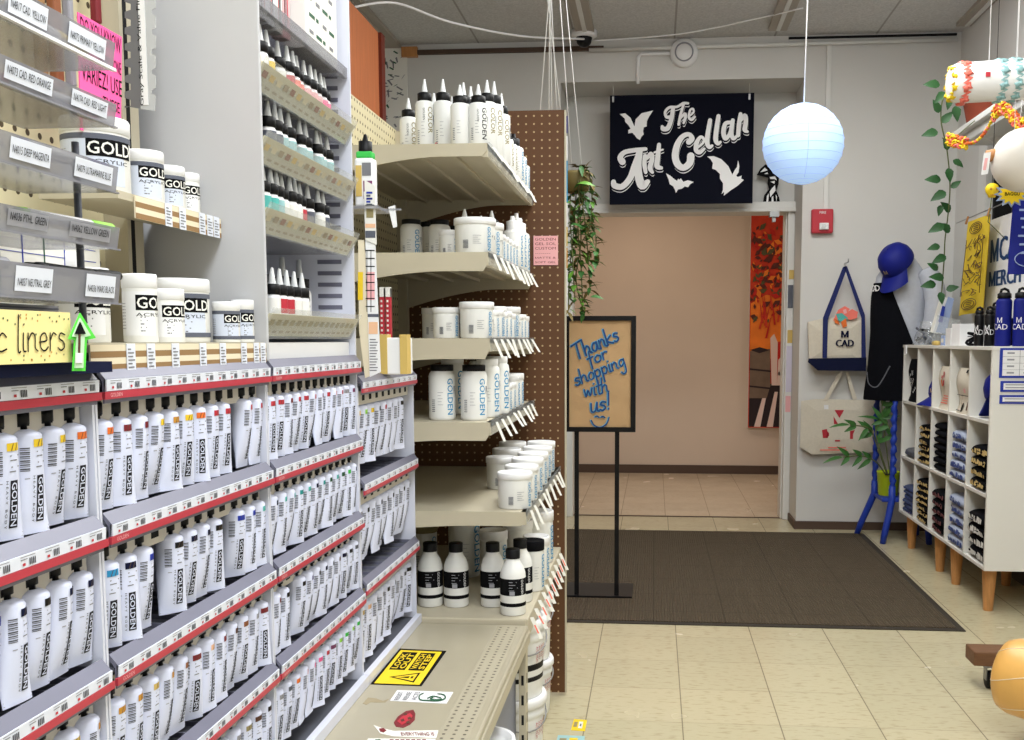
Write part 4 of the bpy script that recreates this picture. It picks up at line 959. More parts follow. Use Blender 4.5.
apl([(80.5, 318), (91, 335.5), (84.8, 337), (83.5, 368), (75.5, 368), (77.2, 337), (73, 336.5)], 'mint', .0015).build('face', ar)
b = apl([(80.5, 322), (86, 334), (75.5, 334)], 'ink', .0025); b.build('arrow_print', ar)
apl([(79.3, 334), (80.8, 334), (80.4, 353), (79, 353)], 'umber', .0025).build('arrow_shaft', ar); apl([(76.8, 353), (82.8, 353), (82.4, 363), (76.4, 363)], 'plastic', .0025).build('tag', ar)
# pink note, value finder strip, hanging packs, printed sheet
mat('hotpink', (250, 92, 160), .75)
ps = thing('pink_note', (-.705, 1.25, 1.5), 'hot pink handwritten note hanging behind the pen trays', 'note')
q0, q1, q2, q3 = [Vector(at(u, v, x=-.70)) for u, v in ((78, 12), (122, 37), (121, 139), (81, 130))]
b = B(); b.add([q0, q1, q2, q3] + [p - Vector((.0015, 0, 0)) for p in (q0, q1, q2, q3)], [(0, 3, 2, 1), (4, 5, 6, 7), (0, 1, 5, 4), (1, 2, 6, 5), (2, 3, 7, 6), (3, 0, 4, 7)], 'hotpink'); b.build('paper', ps)
b = B()
ux, uz = (q1 - q0), (q3 - q0); W_, H_ = ux.length, uz.length; ux.normalize(); uz = -uz.normalized()
for t, f, h, w, x in (('DO YOU KNOW', .17, .021, .92, .04), ('WHICH ONE', .36, .016, .5, .45), ('VARIEZ! USE', .56, .021, .92, .04), ('THESE', .72, .014, .4, .5), ('ALL!!', .93, .017, .34, .62)):
    b.text(t, q0 - uz * (H_ * f) + ux * (W_ * x) + Vector((.0004, 0, 0)), ux, uz, 'ink', h, w=W_ * w)
b.build('lettering', ps)
vf = thing('value_finder', (-.76, 1.47, 1.53), 'notched clear grey value scale strip on the pegboard beside the grey divider', 'card')
b = B(); y = 1.392
A = lambda u, v: at(u, v, y=y)
pts = [(125, -20)]; v = -20
for k in range(8): pts += [(125, v + 6), (131, v + 8), (131, v + 14), (125, v + 16)]; v += 16
pts += [(125, 106), (141, 109), (141, -20)]
mat('fgrey', (112, 112, 114), .35); mat('fpale', (206, 208, 208), .3, alpha=.7)
b.plate([(A(*p).x, A(*p).z) for p in pts], (0, y, 0), (1, 0, 0), (0, 0, 1), (0, -.001, 0), 'fgrey'); b.build('grey_half', vf)
b = B(); pts = [(141, -20), (157, -20)]; v = -20
for k in range(6): pts += [(156, v + 8), (152, v + 10), (152, v + 14), (156, v + 16)]; v += 20
pts += [(155, 111), (141, 109)]
b.plate([(A(*p).x, A(*p).z) for p in pts], (0, y, 0), (1, 0, 0), (0, 0, 1), (0, -.001, 0), 'fpale'); b.build('clear_half', vf)
b = B(); a0 = A(144.3, 106); b.box(A(138.3, 0).x, A(144.8, 0).x, y - .0016, y - .0011, A(0, 108).z, A(0, -20).z, 'plastic'); b.text('Gray Scale & Value Finder', (a0.x, y - .0018, a0.z), (0, 0, 1), (-1, 0, 0), 'ink', .0052, w=.17); b.build('title', vf)
for k, (u0, u1, v1, cm, lb) in enumerate(((38, 50, 85, 'kraft', 'brown hanging pack behind the topmost pen tray'), (53, 66, 92, 'brown', 'narrow reddish-brown hanging pack behind the topmost pen tray'), (68, 78, 88, 'midgrey', 'grey hanging pack beside the pink note'), (96, 103, 25, 'darkred', 'dark red strip pack hanging above the pink note'))):
    p, q = at(u0, -30, x=-.76), at(u1, v1, x=-.76)
    h = thing('hanging_pack', (-.765, (p.y + q.y) / 2, q.z), lb, 'package', 'packs hanging on the near pegboard')
    b = B(); b.box(-.772, -.76, p.y, q.y, q.z, p.z + .06, cm); b.build('pack', h, .003); b = B(); b.tube([(-.79, (p.y + q.y) / 2, p.z + .05), (-.74, (p.y + q.y) / 2, p.z + .05), (-.738, (p.y + q.y) / 2, p.z + .056)], .002, 'steel', 6); b.build('peg_hook', h)
p, q = at(0, 232, x=-.70), at(101, 285, x=-.70)
b = B(); b.box(-.702, -.70, .85, q.y, q.z - .03, q.z + .06, 'paper')
for k in range(9): b.box(-.6999, -.6995, .87 + k * .04, .872 + k * .04, q.z - .02, q.z + .05, 'blue' if k % 2 else 'darkgreen')
for k in range(5): b.box(-.6999, -.6995, .86, q.y - .01, q.z - .015 + k * .014, q.z - .0142 + k * .014, 'blue')
tag(b.build('printed_chart'), 'white sheet with blue and green printed grid behind the lowest pen trays', 'chart')
# mesh organizer behind liners card
b = B(); b.box(-.64, -.636, .6, 1.03, 1.178, 1.236, 'midgrey'); [b.box(-.6361, -.6355, .6, 1.03, 1.18 + k * .004, 1.1815 + k * .004, 'slate') for k in range(14)]
tag(b.build('wire_mesh_panel'), 'grey wire mesh panel behind the yellow liners card', 'panel')
# ================================================================ COLOUR CHARTS AND SMALL STOCK AROUND THE END RACK
cc = thing('color_chart', (-.56, 1.957, 1.15), 'tall cream and white printed colour chart standing at the ink rack corner', 'chart')
Yc = 1.954
A = lambda u, v: at(u, v, y=Yc)
def cpl(pts, m, d, t=.002): return B().plate([(A(*p).x, A(*p).z) for p in pts], (0, Yc - d, 0), (1, 0, 0), (0, 0, 1), (0, t, 0), m)
cpl([(358, 240), (364, 240), (370, 376), (365, 378), (359, 330)], 'cream', 0).build('yellow_edge', cc)
cpl([(364, 192), (373, 186), (381, 372), (370, 377)], 'plastic', .002).build('board', cc)
cpl([(365, 180), (375, 186), (377, 245), (366, 240)], 'paper', .004).build('upper_card', cc)
b = B()
def q4(u0, v0, u1, v1, m, d): b.plate([(A(*p).x, A(*p).z) for p in ((u0, v0), (u1, v0), (u1, v1), (u0, v1))], (0, Yc - d, 0), (1, 0, 0), (0, 0, 1), (0, .0003, 0), m)
for v in range(250, 312, 8): q4(366, v, 375, v + 1, 'ink', .0025)
for u in (367, 371): q4(u, 250, u + .6, 312, 'ink', .0027)
q4(367, 272, 375, 300, 'palepink', .0023); q4(368, 314, 379, 317, 'slate', .0025); q4(369, 322, 378, 334, 'peach', .0025)
for k in range(12): q4(370, 339 + k * 2.8, 376 + (k * 5) % 3, 340 + k * 2.8, 'grey', .0025)
for k in range(5): q4(367, 192 + k * 3, 373 - (k % 2) * 2, 194 + k * 3, ['blue', 'slate', 'royal'][k % 3], .0045)
q4(366, 205, 375, 206, 'ink', .0045); q4(367, 209, 374, 218, 'olive', .0045); q4(366, 224, 376, 228, 'peach', .0045); q4(366, 231, 376, 238, 'slate', .0045); q4(358, 272, 363, 300, 'yellow', .0005)
b.build('print', cc)
p = local('applicator_bottle', (-.575, 1.985, 1.462), 'white bottle with green ring and black cap on a small clip shelf', 'bottle')
b = B(); b.box(-.018, .02, -.016, .016, 0, .095, 'plastic'); b.build('body', p, .005); b = B(); b.box(-.015, .017, -.0135, .0135, .095, .108, 'green'); b.build('ring', p, .003); b = B(); b.lathe((0.001, 0, .108), [(.0135, 0), (.0135, .02), (.006, .022), (.003, .034), (0, .034)], 'black', 14); b.build('cap', p)
b = B(); b.box(.0, .018, -.0168, -.0162, .015, .05, 'mauve'); b.box(-.015, -.003, -.0168, -.0162, .02, .08, 'gold'); b.box(-.002, .016, -.0168, -.0162, .06, .085, 'grey'); b.build('print', p)
cs = thing('clip_shelf', (-.58, 1.985, 1.455), 'small clear clip shelf with a hanging white price tag at the ink rack end', 'shelf')
b = B(); b.box(-.62, -.54, 1.944, 2.03, 1.455, 1.461, 'acrylic'); b.build('board', cs); b = B(); P = [A(384, 205), A(391, 203), A(393, 225), A(389, 226)]; b.plate([(p_.x, p_.z) for p_ in P], (0, 1.985, 0), (1, 0, 0), (0, 0, 1), (0, .001, 0), 'plastic'); b.box(-.545, -.505, 1.985, 1.99, 1.456, 1.460, 'acrylic'); b.build('price_tag', cs)
for k, (u0, u1, lb) in enumerate(((379.5, 384.5, 'first red and white pack from the chart, hanging above the end rack'), (385.5, 391, 'second red and white pack from the chart, hanging above the end rack'))):
    y = 2.25; p0, p1 = at(u0, 288, y=y), at(u1, 338, y=y)
    h = thing('brush_pack', ((p0.x + p1.x) / 2, y, p1.z), lb, 'package', 'red packs above the end rack')
    b = B(); b.box(p0.x, p1.x, y, y + .012, p1.z, p0.z, 'red'); b.build('pack', h); b = B(); b.box(p0.x, p1.x, y - .001, y + .013, p0.z - .02, p0.z + .002, 'paper'); [b.box(p0.x + .002, p0.x + .006, y - .0012, y, p1.z + .004 + k2 * .011, p1.z + .009 + k2 * .011, 'paper') for k2 in range(8)]; b.build('header_card', h)
bx = thing('supply_box', (-.60, 2.2, 1.126), 'white flat box with yellow tape standing on the end tube rack', 'box')
y = 2.12; p0, p1 = at(378, 342, y=y), at(413, 383, y=y)
b = B(); b.box(p0.x, p1.x - .012, y, y + .05, 1.126, 1.205, 'plastic'); b.build('carton', bx, .003)
b = B()
for u0, u1 in ((380, 389), (400, 409)):
    a, c = at(u0, 342, y=y), at(u1, 342, y=y); b.box(a.x, c.x - .004, y - .003, y + .03, 1.127, 1.212, 'gold')
b.build('yellow_tape', bx)
# ================================================================ BEIGE BRACKET GONDOLA
GY0, GY1, GX = 2.402, 3.28, -.84
gg = thing('gondola_shelving', (-.6, 2.85, 0), 'beige steel shelving with a brown pegboard end, stocked with white jars and bottles', 'shelving')
b = B(); b.box(GX - .01, GX, 1.945, GY1, .5, 1.875, 'peg_cream'); b.build('back_panel', gg)
p0, p1 = at(520, 113, y=GY1), at(565, 695, y=GY1)
b = B(); b.box(GX + .02, p1.x, GY1, GY1 + .012, .01, 1.935, 'peg_brown'); b.build('end_panel', gg)
b = B(); b.box(p1.x, p1.x + .005, GY1 - .001, GY1 + .014, .01, 1.935, 'powder'); b.build('end_trim', gg)
b = B(); b.box(GX, GX + .03, GY1 - .035, GY1 - .005, .02, 1.87, 'powder'); b.build('upright', gg)
b = B(); b.box(GX, GX + .03, GY0 + .01, GY0 + .04, .02, 1.5, 'powder'); b.build('upright', gg)
SH = [(1.665, -.40, .030, .085), (1.410, -.40, .045, .07), (1.204, -.398, .05, .06), (1.0, -.398, .045, .06), (.780, -.312, .035, .05)]
rg = random.Random(5)
def curved_bracket(b, y, xf, z, h, drop):
    n = 14; top = [(xf, z)]; pts = [(GX, z), (xf, z), (xf, z - h * .55), (xf - .012, z - h)]
    for i in range(n + 1):
        t = i / n; x = xf - .06 - (xf - .06 - GX) * t
        pts.append((x, z - h - drop * max(0, t - .15) ** 1.6 * .9))
    b.plate(pts, (0, y, 0), (1, 0, 0), (0, 0, 1), (0, .0025, 0), 'powder')
for i, (z, xf, h, drop) in enumerate(SH):
    b = B(); b.box(GX, xf, GY0 + .003, GY1 - .004, z - .012, z, 'powder'); b.box(xf - .012, xf, GY0 + .003, GY1 - .004, z - .032, z, 'powder')
    for k in range(1, 5): b.box(GX + k * .085, GX + k * .085 + .012, GY0 + .003, GY1 - .004, z - .020, z - .012, 'powder')
    sh = b.build('shelf', gg)
    b = B(); curved_bracket(b, GY0, xf, z, h, drop); b.build('end_bracket', sh)
    b = B(); curved_bracket(b, GY1 - .008, xf, z, h, drop + .03); b.build('end_bracket', sh)
    b = B(); b.box(xf, xf + .004, GY0 + .01, GY1 - .006, z - .03, z + .004, 'clear'); b.build('tag_rail', sh)
    n = 8 if i < 4 else 9
    for k in range(n):
        y = GY0 + .035 + k * (.83 / n) + rg.uniform(-.012, .012)
        b = B(); L = .046 + rg.uniform(-.006, .006)
        if i == 0: L = .036
        s = rg.uniform(.012, .022)
        b.add([(xf + .005, y, z - .002), (xf + .011, y + .004, z - .002), (xf + .015 + s, y + .008, z - L), (xf + .009 + s, y + .004, z - L), (xf + .005, y + .0015, z - .002), (xf + .011, y + .0055, z - .002), (xf + .015 + s, y + .0095, z - L), (xf + .009 + s, y + .0055, z - L)], [(0, 1, 2, 3), (7, 6, 5, 4), (0, 3, 7, 4), (1, 5, 6, 2), (2, 6, 7, 3), (0, 4, 5, 1)], 'paper')
        x2 = xf + .004 + s + .0125
        b.build('price_tag', sh)
b = B(); b.box(GX, -.312, GY0 - .002, GY1 - .004, .478, .512, 'powder'); b.box(-.316, -.308, GY0, GY1 - .004, .46, .512, 'powder'); dk = b.build('base_deck', gg, .003)
b = B(); b.box(GX, -.312, GY0, GY0 + .004, .46, .5125, 'powder'); b.build('deck_lip', dk)
for k in range(10):
    y = GY0 + .03 + k * .084; s = rg.uniform(.012, .02); L = .055
    b = B(); b.add([(-.307, y, .508), (-.298, y + .005, .508), (-.290 + s, y + .009, .508 - L), (-.299 + s, y + .004, .508 - L), (-.307, y + .0015, .508), (-.298, y + .0065, .508), (-.290 + s, y + .0105, .508 - L), (-.299 + s, y + .0055, .508 - L)], [(0, 1, 2, 3), (7, 6, 5, 4), (0, 3, 7, 4), (1, 5, 6, 2), (2, 6, 7, 3), (0, 4, 5, 1)], 'paper')
    f = lambda a, t: (-.307 + .009 * a + (.008 + s) * t, y + .006 * a + .004 * t - .0006, .508 - L * t); b.quad(f(.2, .35), f(.8, .35), f(.8, .75), f(.2, .75), 'coil_pink'); b.build('price_tag', dk)
b = B(); b.box(GX, -.40, GY0, GY1 - .004, .0, .03, 'powder'); b.build('floor_plinth', gg)
pn = thing('pink_label', (-.355, GY1, 1.44), 'pale pink handwritten label pinned to the brown pegboard', 'label')
a, c = at(533.5, 236, y=GY1 - .002), at(558, 265, y=GY1 - .002)
b = B(); b.box(a.x, c.x, GY1 - .003, GY1 - .0005, c.z, a.z, 'palepink'); b.build('paper', pn)
b = B()
for k, t in enumerate(('GOLDEN', 'GEL SOL', 'CUSTOM', '--------', 'MATTE &', 'SOFT GEL')): b.text(t, (a.x + .005, GY1 - .0034, a.z - .015 - k * .0145), (1, 0, 0), (0, 0, 1), 'darkred', .0085 if k < 3 else .006, w=.068 if k != 3 else .05)
b.build('lettering', pn)
# postcards on the far side of the pegboard edge
for k, (v0, v1, cm, lb) in enumerate(((116, 133, 'royal', 'blue-topped card strip along the pegboard edge, highest'), (136, 160, 'plastic', 'white card strip along the pegboard edge'), (161, 202, 'cyan', 'cyan card strip along the pegboard edge'), (203, 226, 'plastic', 'white card strip below the cyan one on the pegboard edge'), (227, 246, 'gold', 'gold card strip along the pegboard edge'), (248, 268, 'ochre', 'ochre card strip along the pegboard edge, below the gold one'), (270, 310, 'plastic', 'long white card strip along the pegboard edge, lowest'))):
    y = GY1 + .05; a, c = at(561, v0, y=y), at(567.5, v1, y=y)
    t = thing('art_card', (a.x, y, c.z), lb, 'card', 'cards behind the pegboard edge'); b = B(); b.box(a.x - .03, c.x, y, y + .006, c.z, a.z, cm); b.build('card', t); b = B(); b.box(a.x + .002, a.x + .01, y - .0005, y, c.z + .02, c.z + .035, 'ochre' if k == 4 else 'lightblue'); b.build('print', t)
# ---------------------------------------------------------------- stock
def bottle(kind, x, y, z, r, h, label, group, text='GOLDEN', tcol='lightblue', a=-1.0, lid='black', side=None):
    p = local(kind, (x, y, z + .0008), label, 'bottle' if 'bottle' in kind else 'jar', group); n = 26
    b = B()
    if kind == 'squeeze_bottle':
        hb = h * .70; b.lathe((0, 0, 0), [(r * .92, 0), (r, .003), (r, hb * .9), (r * .93, hb * .95), (r * .6, hb), (r * .58, hb * 1.02)], 'jarwhite', n); sz, ez = .06, .86
    elif kind == 'nozzle_bottle':
        hb = h * .70; b.lathe((0, 0, 0), [(r * .92, 0), (r, .003), (r, hb * .93), (r * .9, hb * .98), (r * .66, hb), (r * .64, hb * 1.01)], 'jarwhite', n); sz, ez = .06, .88
    elif kind == 'round_bottle':
        hb = h * .86; b.lathe((0, 0, 0), [(r * .9, 0), (r * .98, .004), (r, hb * .06), (r, hb * .88), (r * .94, hb * .95), (r * .8, hb), (r * .78, hb * 1.02)], 'jarwhite', n); sz, ez = .08, .86
    elif kind == 'tall_bottle':
        hb = h * .84; b.lathe((0, 0, 0), [(r * .95, 0), (r, .003), (r, hb * .66), (r * .97, hb * .74), (r * .82, hb * .85), (r * .56, hb * .95), (r * .5, hb), (r * .5, hb * 1.02)], 'jarwhite', n); sz, ez = .1, .6
    else:
        hb = h * .80; b.lathe((0, 0, 0), [(r * .92, 0), (r * .96, .003), (r * .97, hb)], 'jarwhite', n); sz, ez = .06, .90
    rr_ = r * 1.004; rt_ = r * 1.010
    z0, z1 = hb * sz, hb * ez; ht = z1 - z0
    if kind == 'tall_bottle':
        b.lathe((0, 0, hb * .36), [(rr_, 0), (rr_, hb * .30)], 'ink', n); b.lathe((0, 0, hb * .16), [(rr_, 0), (rr_, hb * .065)], 'ink', n)
        for k in range(4): b.grid([[(rt_ * math.cos(-1.75 + d), rt_ * math.sin(-1.75 + d), z_) for d in (0, .25, [.6, .5, .7, .4][k])] for z_ in (hb * (.60 - .05 * k), hb * (.60 - .05 * k) + .0015)], 'midgrey')
        b.grid([[(rt_ * math.cos(-1.7 + d), rt_ * math.sin(-1.7 + d), z_) for d in (0, .2, .4)] for z_ in (hb * .37, hb * .44)], 'midgrey')
        b.text('GOLDEN', None, None, None, 'plastic', hb * .05, mapf=lambda u, v: (rt_ * math.cos(-.75 + v / r), rt_ * math.sin(-.75 + v / r), hb * .64 - u))
    else:
        if text:
            tw = txt(text, .012)[2]; th = min(r * .56, ht * .95 / tw * CAP); k_ = th / CAP
            b.text(text, None, None, None, tcol, th, bold=.012, mapf=lambda u, v: (rt_ * math.cos(a + v / r), rt_ * math.sin(a + v / r), z1 - .01 * ht - u))
            for j in range(3): b.grid([[(rt_ * math.cos(a + th / r + .1 + d), rt_ * math.sin(a + th / r + .1 + d), z_) for d in (.06 * j + j * .04, .06 * j + .05 + j * .04)] for z_ in (z1 - ht * [.42, .35, .5][j], z1 - .02)], 'slate')
        if kind == 'nozzle_bottle' and tcol != 'lightblue':
            b.text('GOLDEN', None, None, None, 'ink', r * .22, mapf=lambda u, v: (rt_ * math.cos(a - .55 + v / r), rt_ * math.sin(a - .55 + v / r), z1 - .005 - u))
        g0 = a - 1.25
        for j in range(7): b.grid([[(rt_ * math.cos(g0 + d), rt_ * math.sin(g0 + d), z_) for d in (0, .14, .28)] for z_ in (z0 + ht * (.12 + .05 * j), z0 + ht * (.12 + .05 * j) + .0015)], 'slate')
        for j in range(5): b.grid([[(rt_ * math.cos(g0 + .5 + d), rt_ * math.sin(g0 + .5 + d), z_) for d in (0, .2, [.4, .3, .36, .25, .4][j])] for z_ in (z0 + ht * (.3 + .08 * j), z0 + ht * (.3 + .08 * j) + .001)], 'midgrey')
        if side: b.grid([[(rt_ * math.cos(g0 - .2 + d), rt_ * math.sin(g0 - .2 + d), z_) for d in (0, .2, .4)] for z_ in (z0 + .004, z0 + .016)], side)
    b.build('body', p)
    b = B()
    if kind == 'nozzle_bottle':
        b.lathe((0, 0, hb * 1.0), [(r * .74, 0), (r * .76, .001), (r * .76, h * .10), (r * .55, h * .115), (r * .3, h * .115)], lid, 20); b.build('cap', p)
        b = B(); b.lathe((0, 0, hb + h * .115), [(r * .34, 0), (r * .30, h * .03), (r * .12, h * .165), (r * .1, h * .18), (0, h * .18)], 'nozzle', 14); b.build('nozzle', p)
    elif kind == 'squeeze_bottle': b.lathe((0, 0, hb), [(r * .6, 0), (r * .62, h * .14), (r * .5, h * .15), (r * .22, h * .17), (r * .2, h * .24), (0, h * .24)], lid, 20); b.build('cap', p)
    elif kind == 'round_bottle': b.lathe((0, 0, hb), [(r * .84, 0), (r * .86, .001), (r * .86, h * .10), (r * .82, h * .11), (0, h * .11)], lid, 24); b.build('lid', p)
    elif kind == 'tall_bottle': b.lathe((0, 0, hb), [(r * .56, 0), (r * .56, h * .13), (r * .52, h * .14), (0, h * .14)], lid, 20); b.build('cap', p)
    else: b.lathe((0, 0, hb * .98), [(r * .98, 0), (r * 1.02, .001), (r * 1.02, h * .17), (r * .99, h * .19), (r * .92, h * .19), (r * .9, h * .175), (0, h * .175)], lid if lid != 'black' else 'plastic', 28); b.build('lid', p)
    return p
def px(u, y, z): return at(u, 340, y=y).x
# shelf 1
g = 'nozzle bottles on the top beige shelf'; z = 1.665
for k, (u, y, hh, tc, sd) in enumerate(((412, 2.66, .168, 'olive', None), (428, 2.53, .182, 'olive', None), (446, 2.53, .181, None, 'red'), (462.5, 2.47, .152, None, None), (480.5, 2.47, .152, 'ink', None))):
    bottle('nozzle_bottle', px(u, y, z), y, z, .0235, hh, 'white nozzle bottle, %s along the front of the top beige shelf' % ORD[k], g, 'COLOR' if tc == 'olive' else ('GOLDEN' if tc else None), tc or 'lightblue', side=sd)
for k, (u, y, hh) in enumerate(((437, 2.62, .170), (455, 2.64, .165), (466, 2.58, .185), (473, 2.66, .195), (489, 2.56, .185), (496, 2.62, .196), (503, 2.70, .185))):
    bottle('nozzle_bottle', px(u, y, z), y, z, .0235, hh, 'white nozzle bottle, %s in the second row of the top beige shelf' % ORD[k], g, 'COLOR', 'olive')
for k in range(5):
    y = 2.60 + k * .075 + .06; bottle('nozzle_bottle', -.428, y, z, .0235, .150 - .004 * (k > 2), 'yellow-green printed bottle, %s along the aisle edge, top beige shelf' % ORD[k], g, 'COLOR', 'olive', a=-.5)
for k in range(3):
    y = 3.03 + k * .075; bottle('squeeze_bottle', -.425, y, z, .030, .155 - .02 * k, 'white flip-top bottle with blue print, %s from the end of the top beige shelf' % ['third', 'second', 'last'][k], 'flip-top bottles at the end of the top shelf', 'GOLDEN', 'lightblue', a=-.45)
# shelf 2
z = 1.41; g = 'bottles at the shaded back of the second beige shelf'
for k, (u, y, r, h) in enumerate(((413, 2.72, .030, .118), (441, 2.72, .030, .116), (431, 2.92, .030, .135), (456, 2.9, .028, .12))):
    bottle('round_bottle', px(u, y, z), y, z, r, h, 'black-lidded bottle with blue lettering, %s in shade on the second beige shelf' % ORD[k], g)
g = 'jars on the second beige shelf'
for k, (u, y, r, h, n) in enumerate(((450, 2.62, .026, .076, 'small shaded white jar beside the big jar on the second beige shelf'), (476, 2.475, .051, .088, 'biggest white jar at the front of the second beige shelf'), (486, 2.60, .048, .090, 'big white jar directly behind the biggest one, second beige shelf'))):
    bottle('medium_jar', px(u, y, z), y, z, r, h, n, g, a=-.75)
for k in range(5): bottle('medium_jar', -.428, 2.70 + k * .062, z, .026, .072, 'small white jar, %s along the aisle edge of the second beige shelf' % ORD[k], g, a=-.5)
for k, (x, y, h) in enumerate(((-.505, 2.66, .135), (-.452, 2.78, .145), (-.475, 2.92, .150), (-.52, 3.0, .16))): bottle('nozzle_bottle', x, y, z, .026, h, 'white nozzle bottle rising behind the jars, %s from the near end, second beige shelf' % ORD[k], 'nozzle bottles on the second beige shelf', 'GOLDEN', 'lightblue', a=-.5)
for k in range(3): bottle('squeeze_bottle', -.430, 3.03 + k * .085, z, .031, [.170, .190, .185][k], 'tall blue-lettered bottle, %s from the far end of the second beige shelf' % ['third', 'second', 'last'][k], 'tall bottles at the end of the second shelf', 'GOLDEN', 'lightblue', a=-.45, lid='plastic')
# shelf 3
z = 1.204; g = 'jars on the middle beige shelf'
for k, (u, y, r, h, n) in enumerate(((431, 2.68, .024, .083, 'narrow white jar farthest from the aisle on the middle beige shelf'), (446.5, 2.49, .034, .078, 'medium white jar at the front of the middle beige shelf'), (477, 2.475, .0425, .091, 'largest white jar at the front corner of the middle beige shelf'), (492, 2.72, .040, .088, 'large white jar in the second row of the middle beige shelf'), (505, 2.95, .046, .094, 'big white jar behind the small ones, middle beige shelf'))):
    bottle('medium_jar', px(u, y, z), y, z, r, h, n, g, a=-.62)
for k in range(9): bottle('medium_jar', -.427, 2.565 + k * .078, z, .027, .072 + .004 * (k % 2), 'small white jar, %s along the aisle edge of the middle beige shelf' % ORD[k], g, a=-.42)
# shelf 4
z = 1.0; g = 'bottles on the fourth beige shelf'
for k, (u, y, r, h, ld, n) in enumerate(((441.5, 2.48, .0335, .142, 'black', 'black-lidded white bottle farther from the aisle, fourth beige shelf'), (473.5, 2.475, .0335, .142, 'black', 'black-lidded white bottle nearest the shelf corner, fourth beige shelf'), (487, 2.58, .033, .155, 'plastic', 'white-lidded bottle directly behind the shelf corner bottle, fourth beige shelf'), (497, 2.70, .033, .160, 'plastic', 'white-lidded bottle beside the jars, fourth beige shelf'), (452, 2.68, .036, .160, 'plastic', 'shaded white bottle between the two black-lidded ones, fourth beige shelf'), (480, 2.75, .034, .165, 'black', 'shaded bottle behind the corner bottle, fourth beige shelf'))):
    bottle('round_bottle', px(u, y, z), y, z, r, h, n, g, a=-.95 + .15 * (k in (2, 3)), lid=ld)
for k in range(4): bottle('medium_jar', -.432, 2.80 + k * .085, z, .031, .078 + .022 * (k > 1), 'white jar, %s from the bottles on the fourth beige shelf' % ORD[k], 'jars on the fourth beige shelf', a=-.45)
# shelf 5
z = .78; g = 'jars on the lowest beige shelf'
for k, (u, y, r, h, n) in enumerate(((514, 2.475, .044, .092, 'white jar nearest the corner of the lowest beige shelf'), (521, 2.60, .044, .094, 'second white jar behind the corner, aisle edge of the lowest beige shelf'), (527, 2.74, .044, .096, 'third white jar along the aisle edge of the lowest beige shelf'), (532.5, 2.88, .044, .096, 'fourth white jar along the aisle edge of the lowest beige shelf'), (537, 3.02, .044, .098, 'fifth white jar along the aisle edge of the lowest beige shelf'), (541, 3.16, .044, .1, 'white jar farthest along the aisle edge of the lowest beige shelf'), (500, 2.80, .042, .092, 'white jar standing deepest to the dark side, lowest beige shelf'), (506, 2.98, .043, .096, 'white jar behind the deepest one, lowest beige shelf'), (512, 3.14, .043, .1, 'white jar in the back corner of the lowest beige shelf'))):
    bottle('medium_jar', px(u, y, z), y, z, r, h, n, g, a=-.55)
# deck
z = .5125; g = 'black-banded bottles on the beige deck'
for k, (u, y, n) in enumerate(((427, 2.52, 'black-banded white bottle beside the end tube rack, beige deck'), (453.5, 2.52, 'black-banded white bottle, second from the end tube rack, beige deck'), (491, 2.53, 'black-banded white bottle behind the corner one, beige deck'), (511.5, 2.455, 'black-banded white bottle at the front corner of the beige deck'), (519, 2.58, 'black-banded white bottle behind the corner on the aisle side, beige deck'))):
    bottle('tall_bottle', px(u, y, z), y, z, .0325, .168, n, g)
bottle('medium_jar', px(531, 2.70, z), 2.70, z, .034, .142, 'black-lidded white container behind the banded bottles, beige deck', 'containers on the beige deck', a=-.5, lid='softblack')
bottle('medium_jar', px(462, 2.85, z), 2.85, z, .047, .215, 'tall shaded white tub behind the banded bottles, beige deck', 'containers on the beige deck', a=-.7)
bottle('medium_jar', px(421, 2.9, z), 2.9, z, .040, .150, 'dim jar at the dark back of the beige deck', 'containers on the beige deck', a=-.7, lid='olive')
bottle('medium_jar', px(492, 2.8, z), 2.8, z, .040, .150, 'shaded white jar in the middle back of the beige deck', 'containers on the beige deck', a=-.7)
bottle('medium_jar', px(517, 2.98, z), 2.98, z, .045, .148, 'white jar behind the black-lidded container, beige deck', 'containers on the beige deck', a=-.6)
bottle('medium_jar', px(535.5, 2.83, z), 2.83, z, .038, .128, 'white jar on the aisle edge behind the banded bottles, beige deck', 'containers on the beige deck', a=-.5)
bottle('medium_jar', px(538, 3.05, z), 3.05, z, .046, .165, 'tallest white jar at the far aisle end of the beige deck', 'containers on the beige deck', a=-.5)
# buckets below
pail('paint_bucket', -.385, 2.66, .03, .090, .205, 'white lidded bucket at the bottom of the near stack below the beige deck', 'buckets below the beige deck')
pail('paint_bucket', -.383, 2.66, .235, .090, .215, 'white bucket with black label band, top of the near stack below the beige deck', 'buckets below the beige deck', True)
pail('paint_bucket', -.400, 3.06, .03, .084, .175, 'white red-lettered bucket at the bottom of the far stack by the brown pegboard', 'buckets below the beige deck')
pail('paint_bucket', -.400, 3.06, .205, .084, .205, 'white red-lettered bucket on top of the far stack by the brown pegboard', 'buckets below the beige deck')
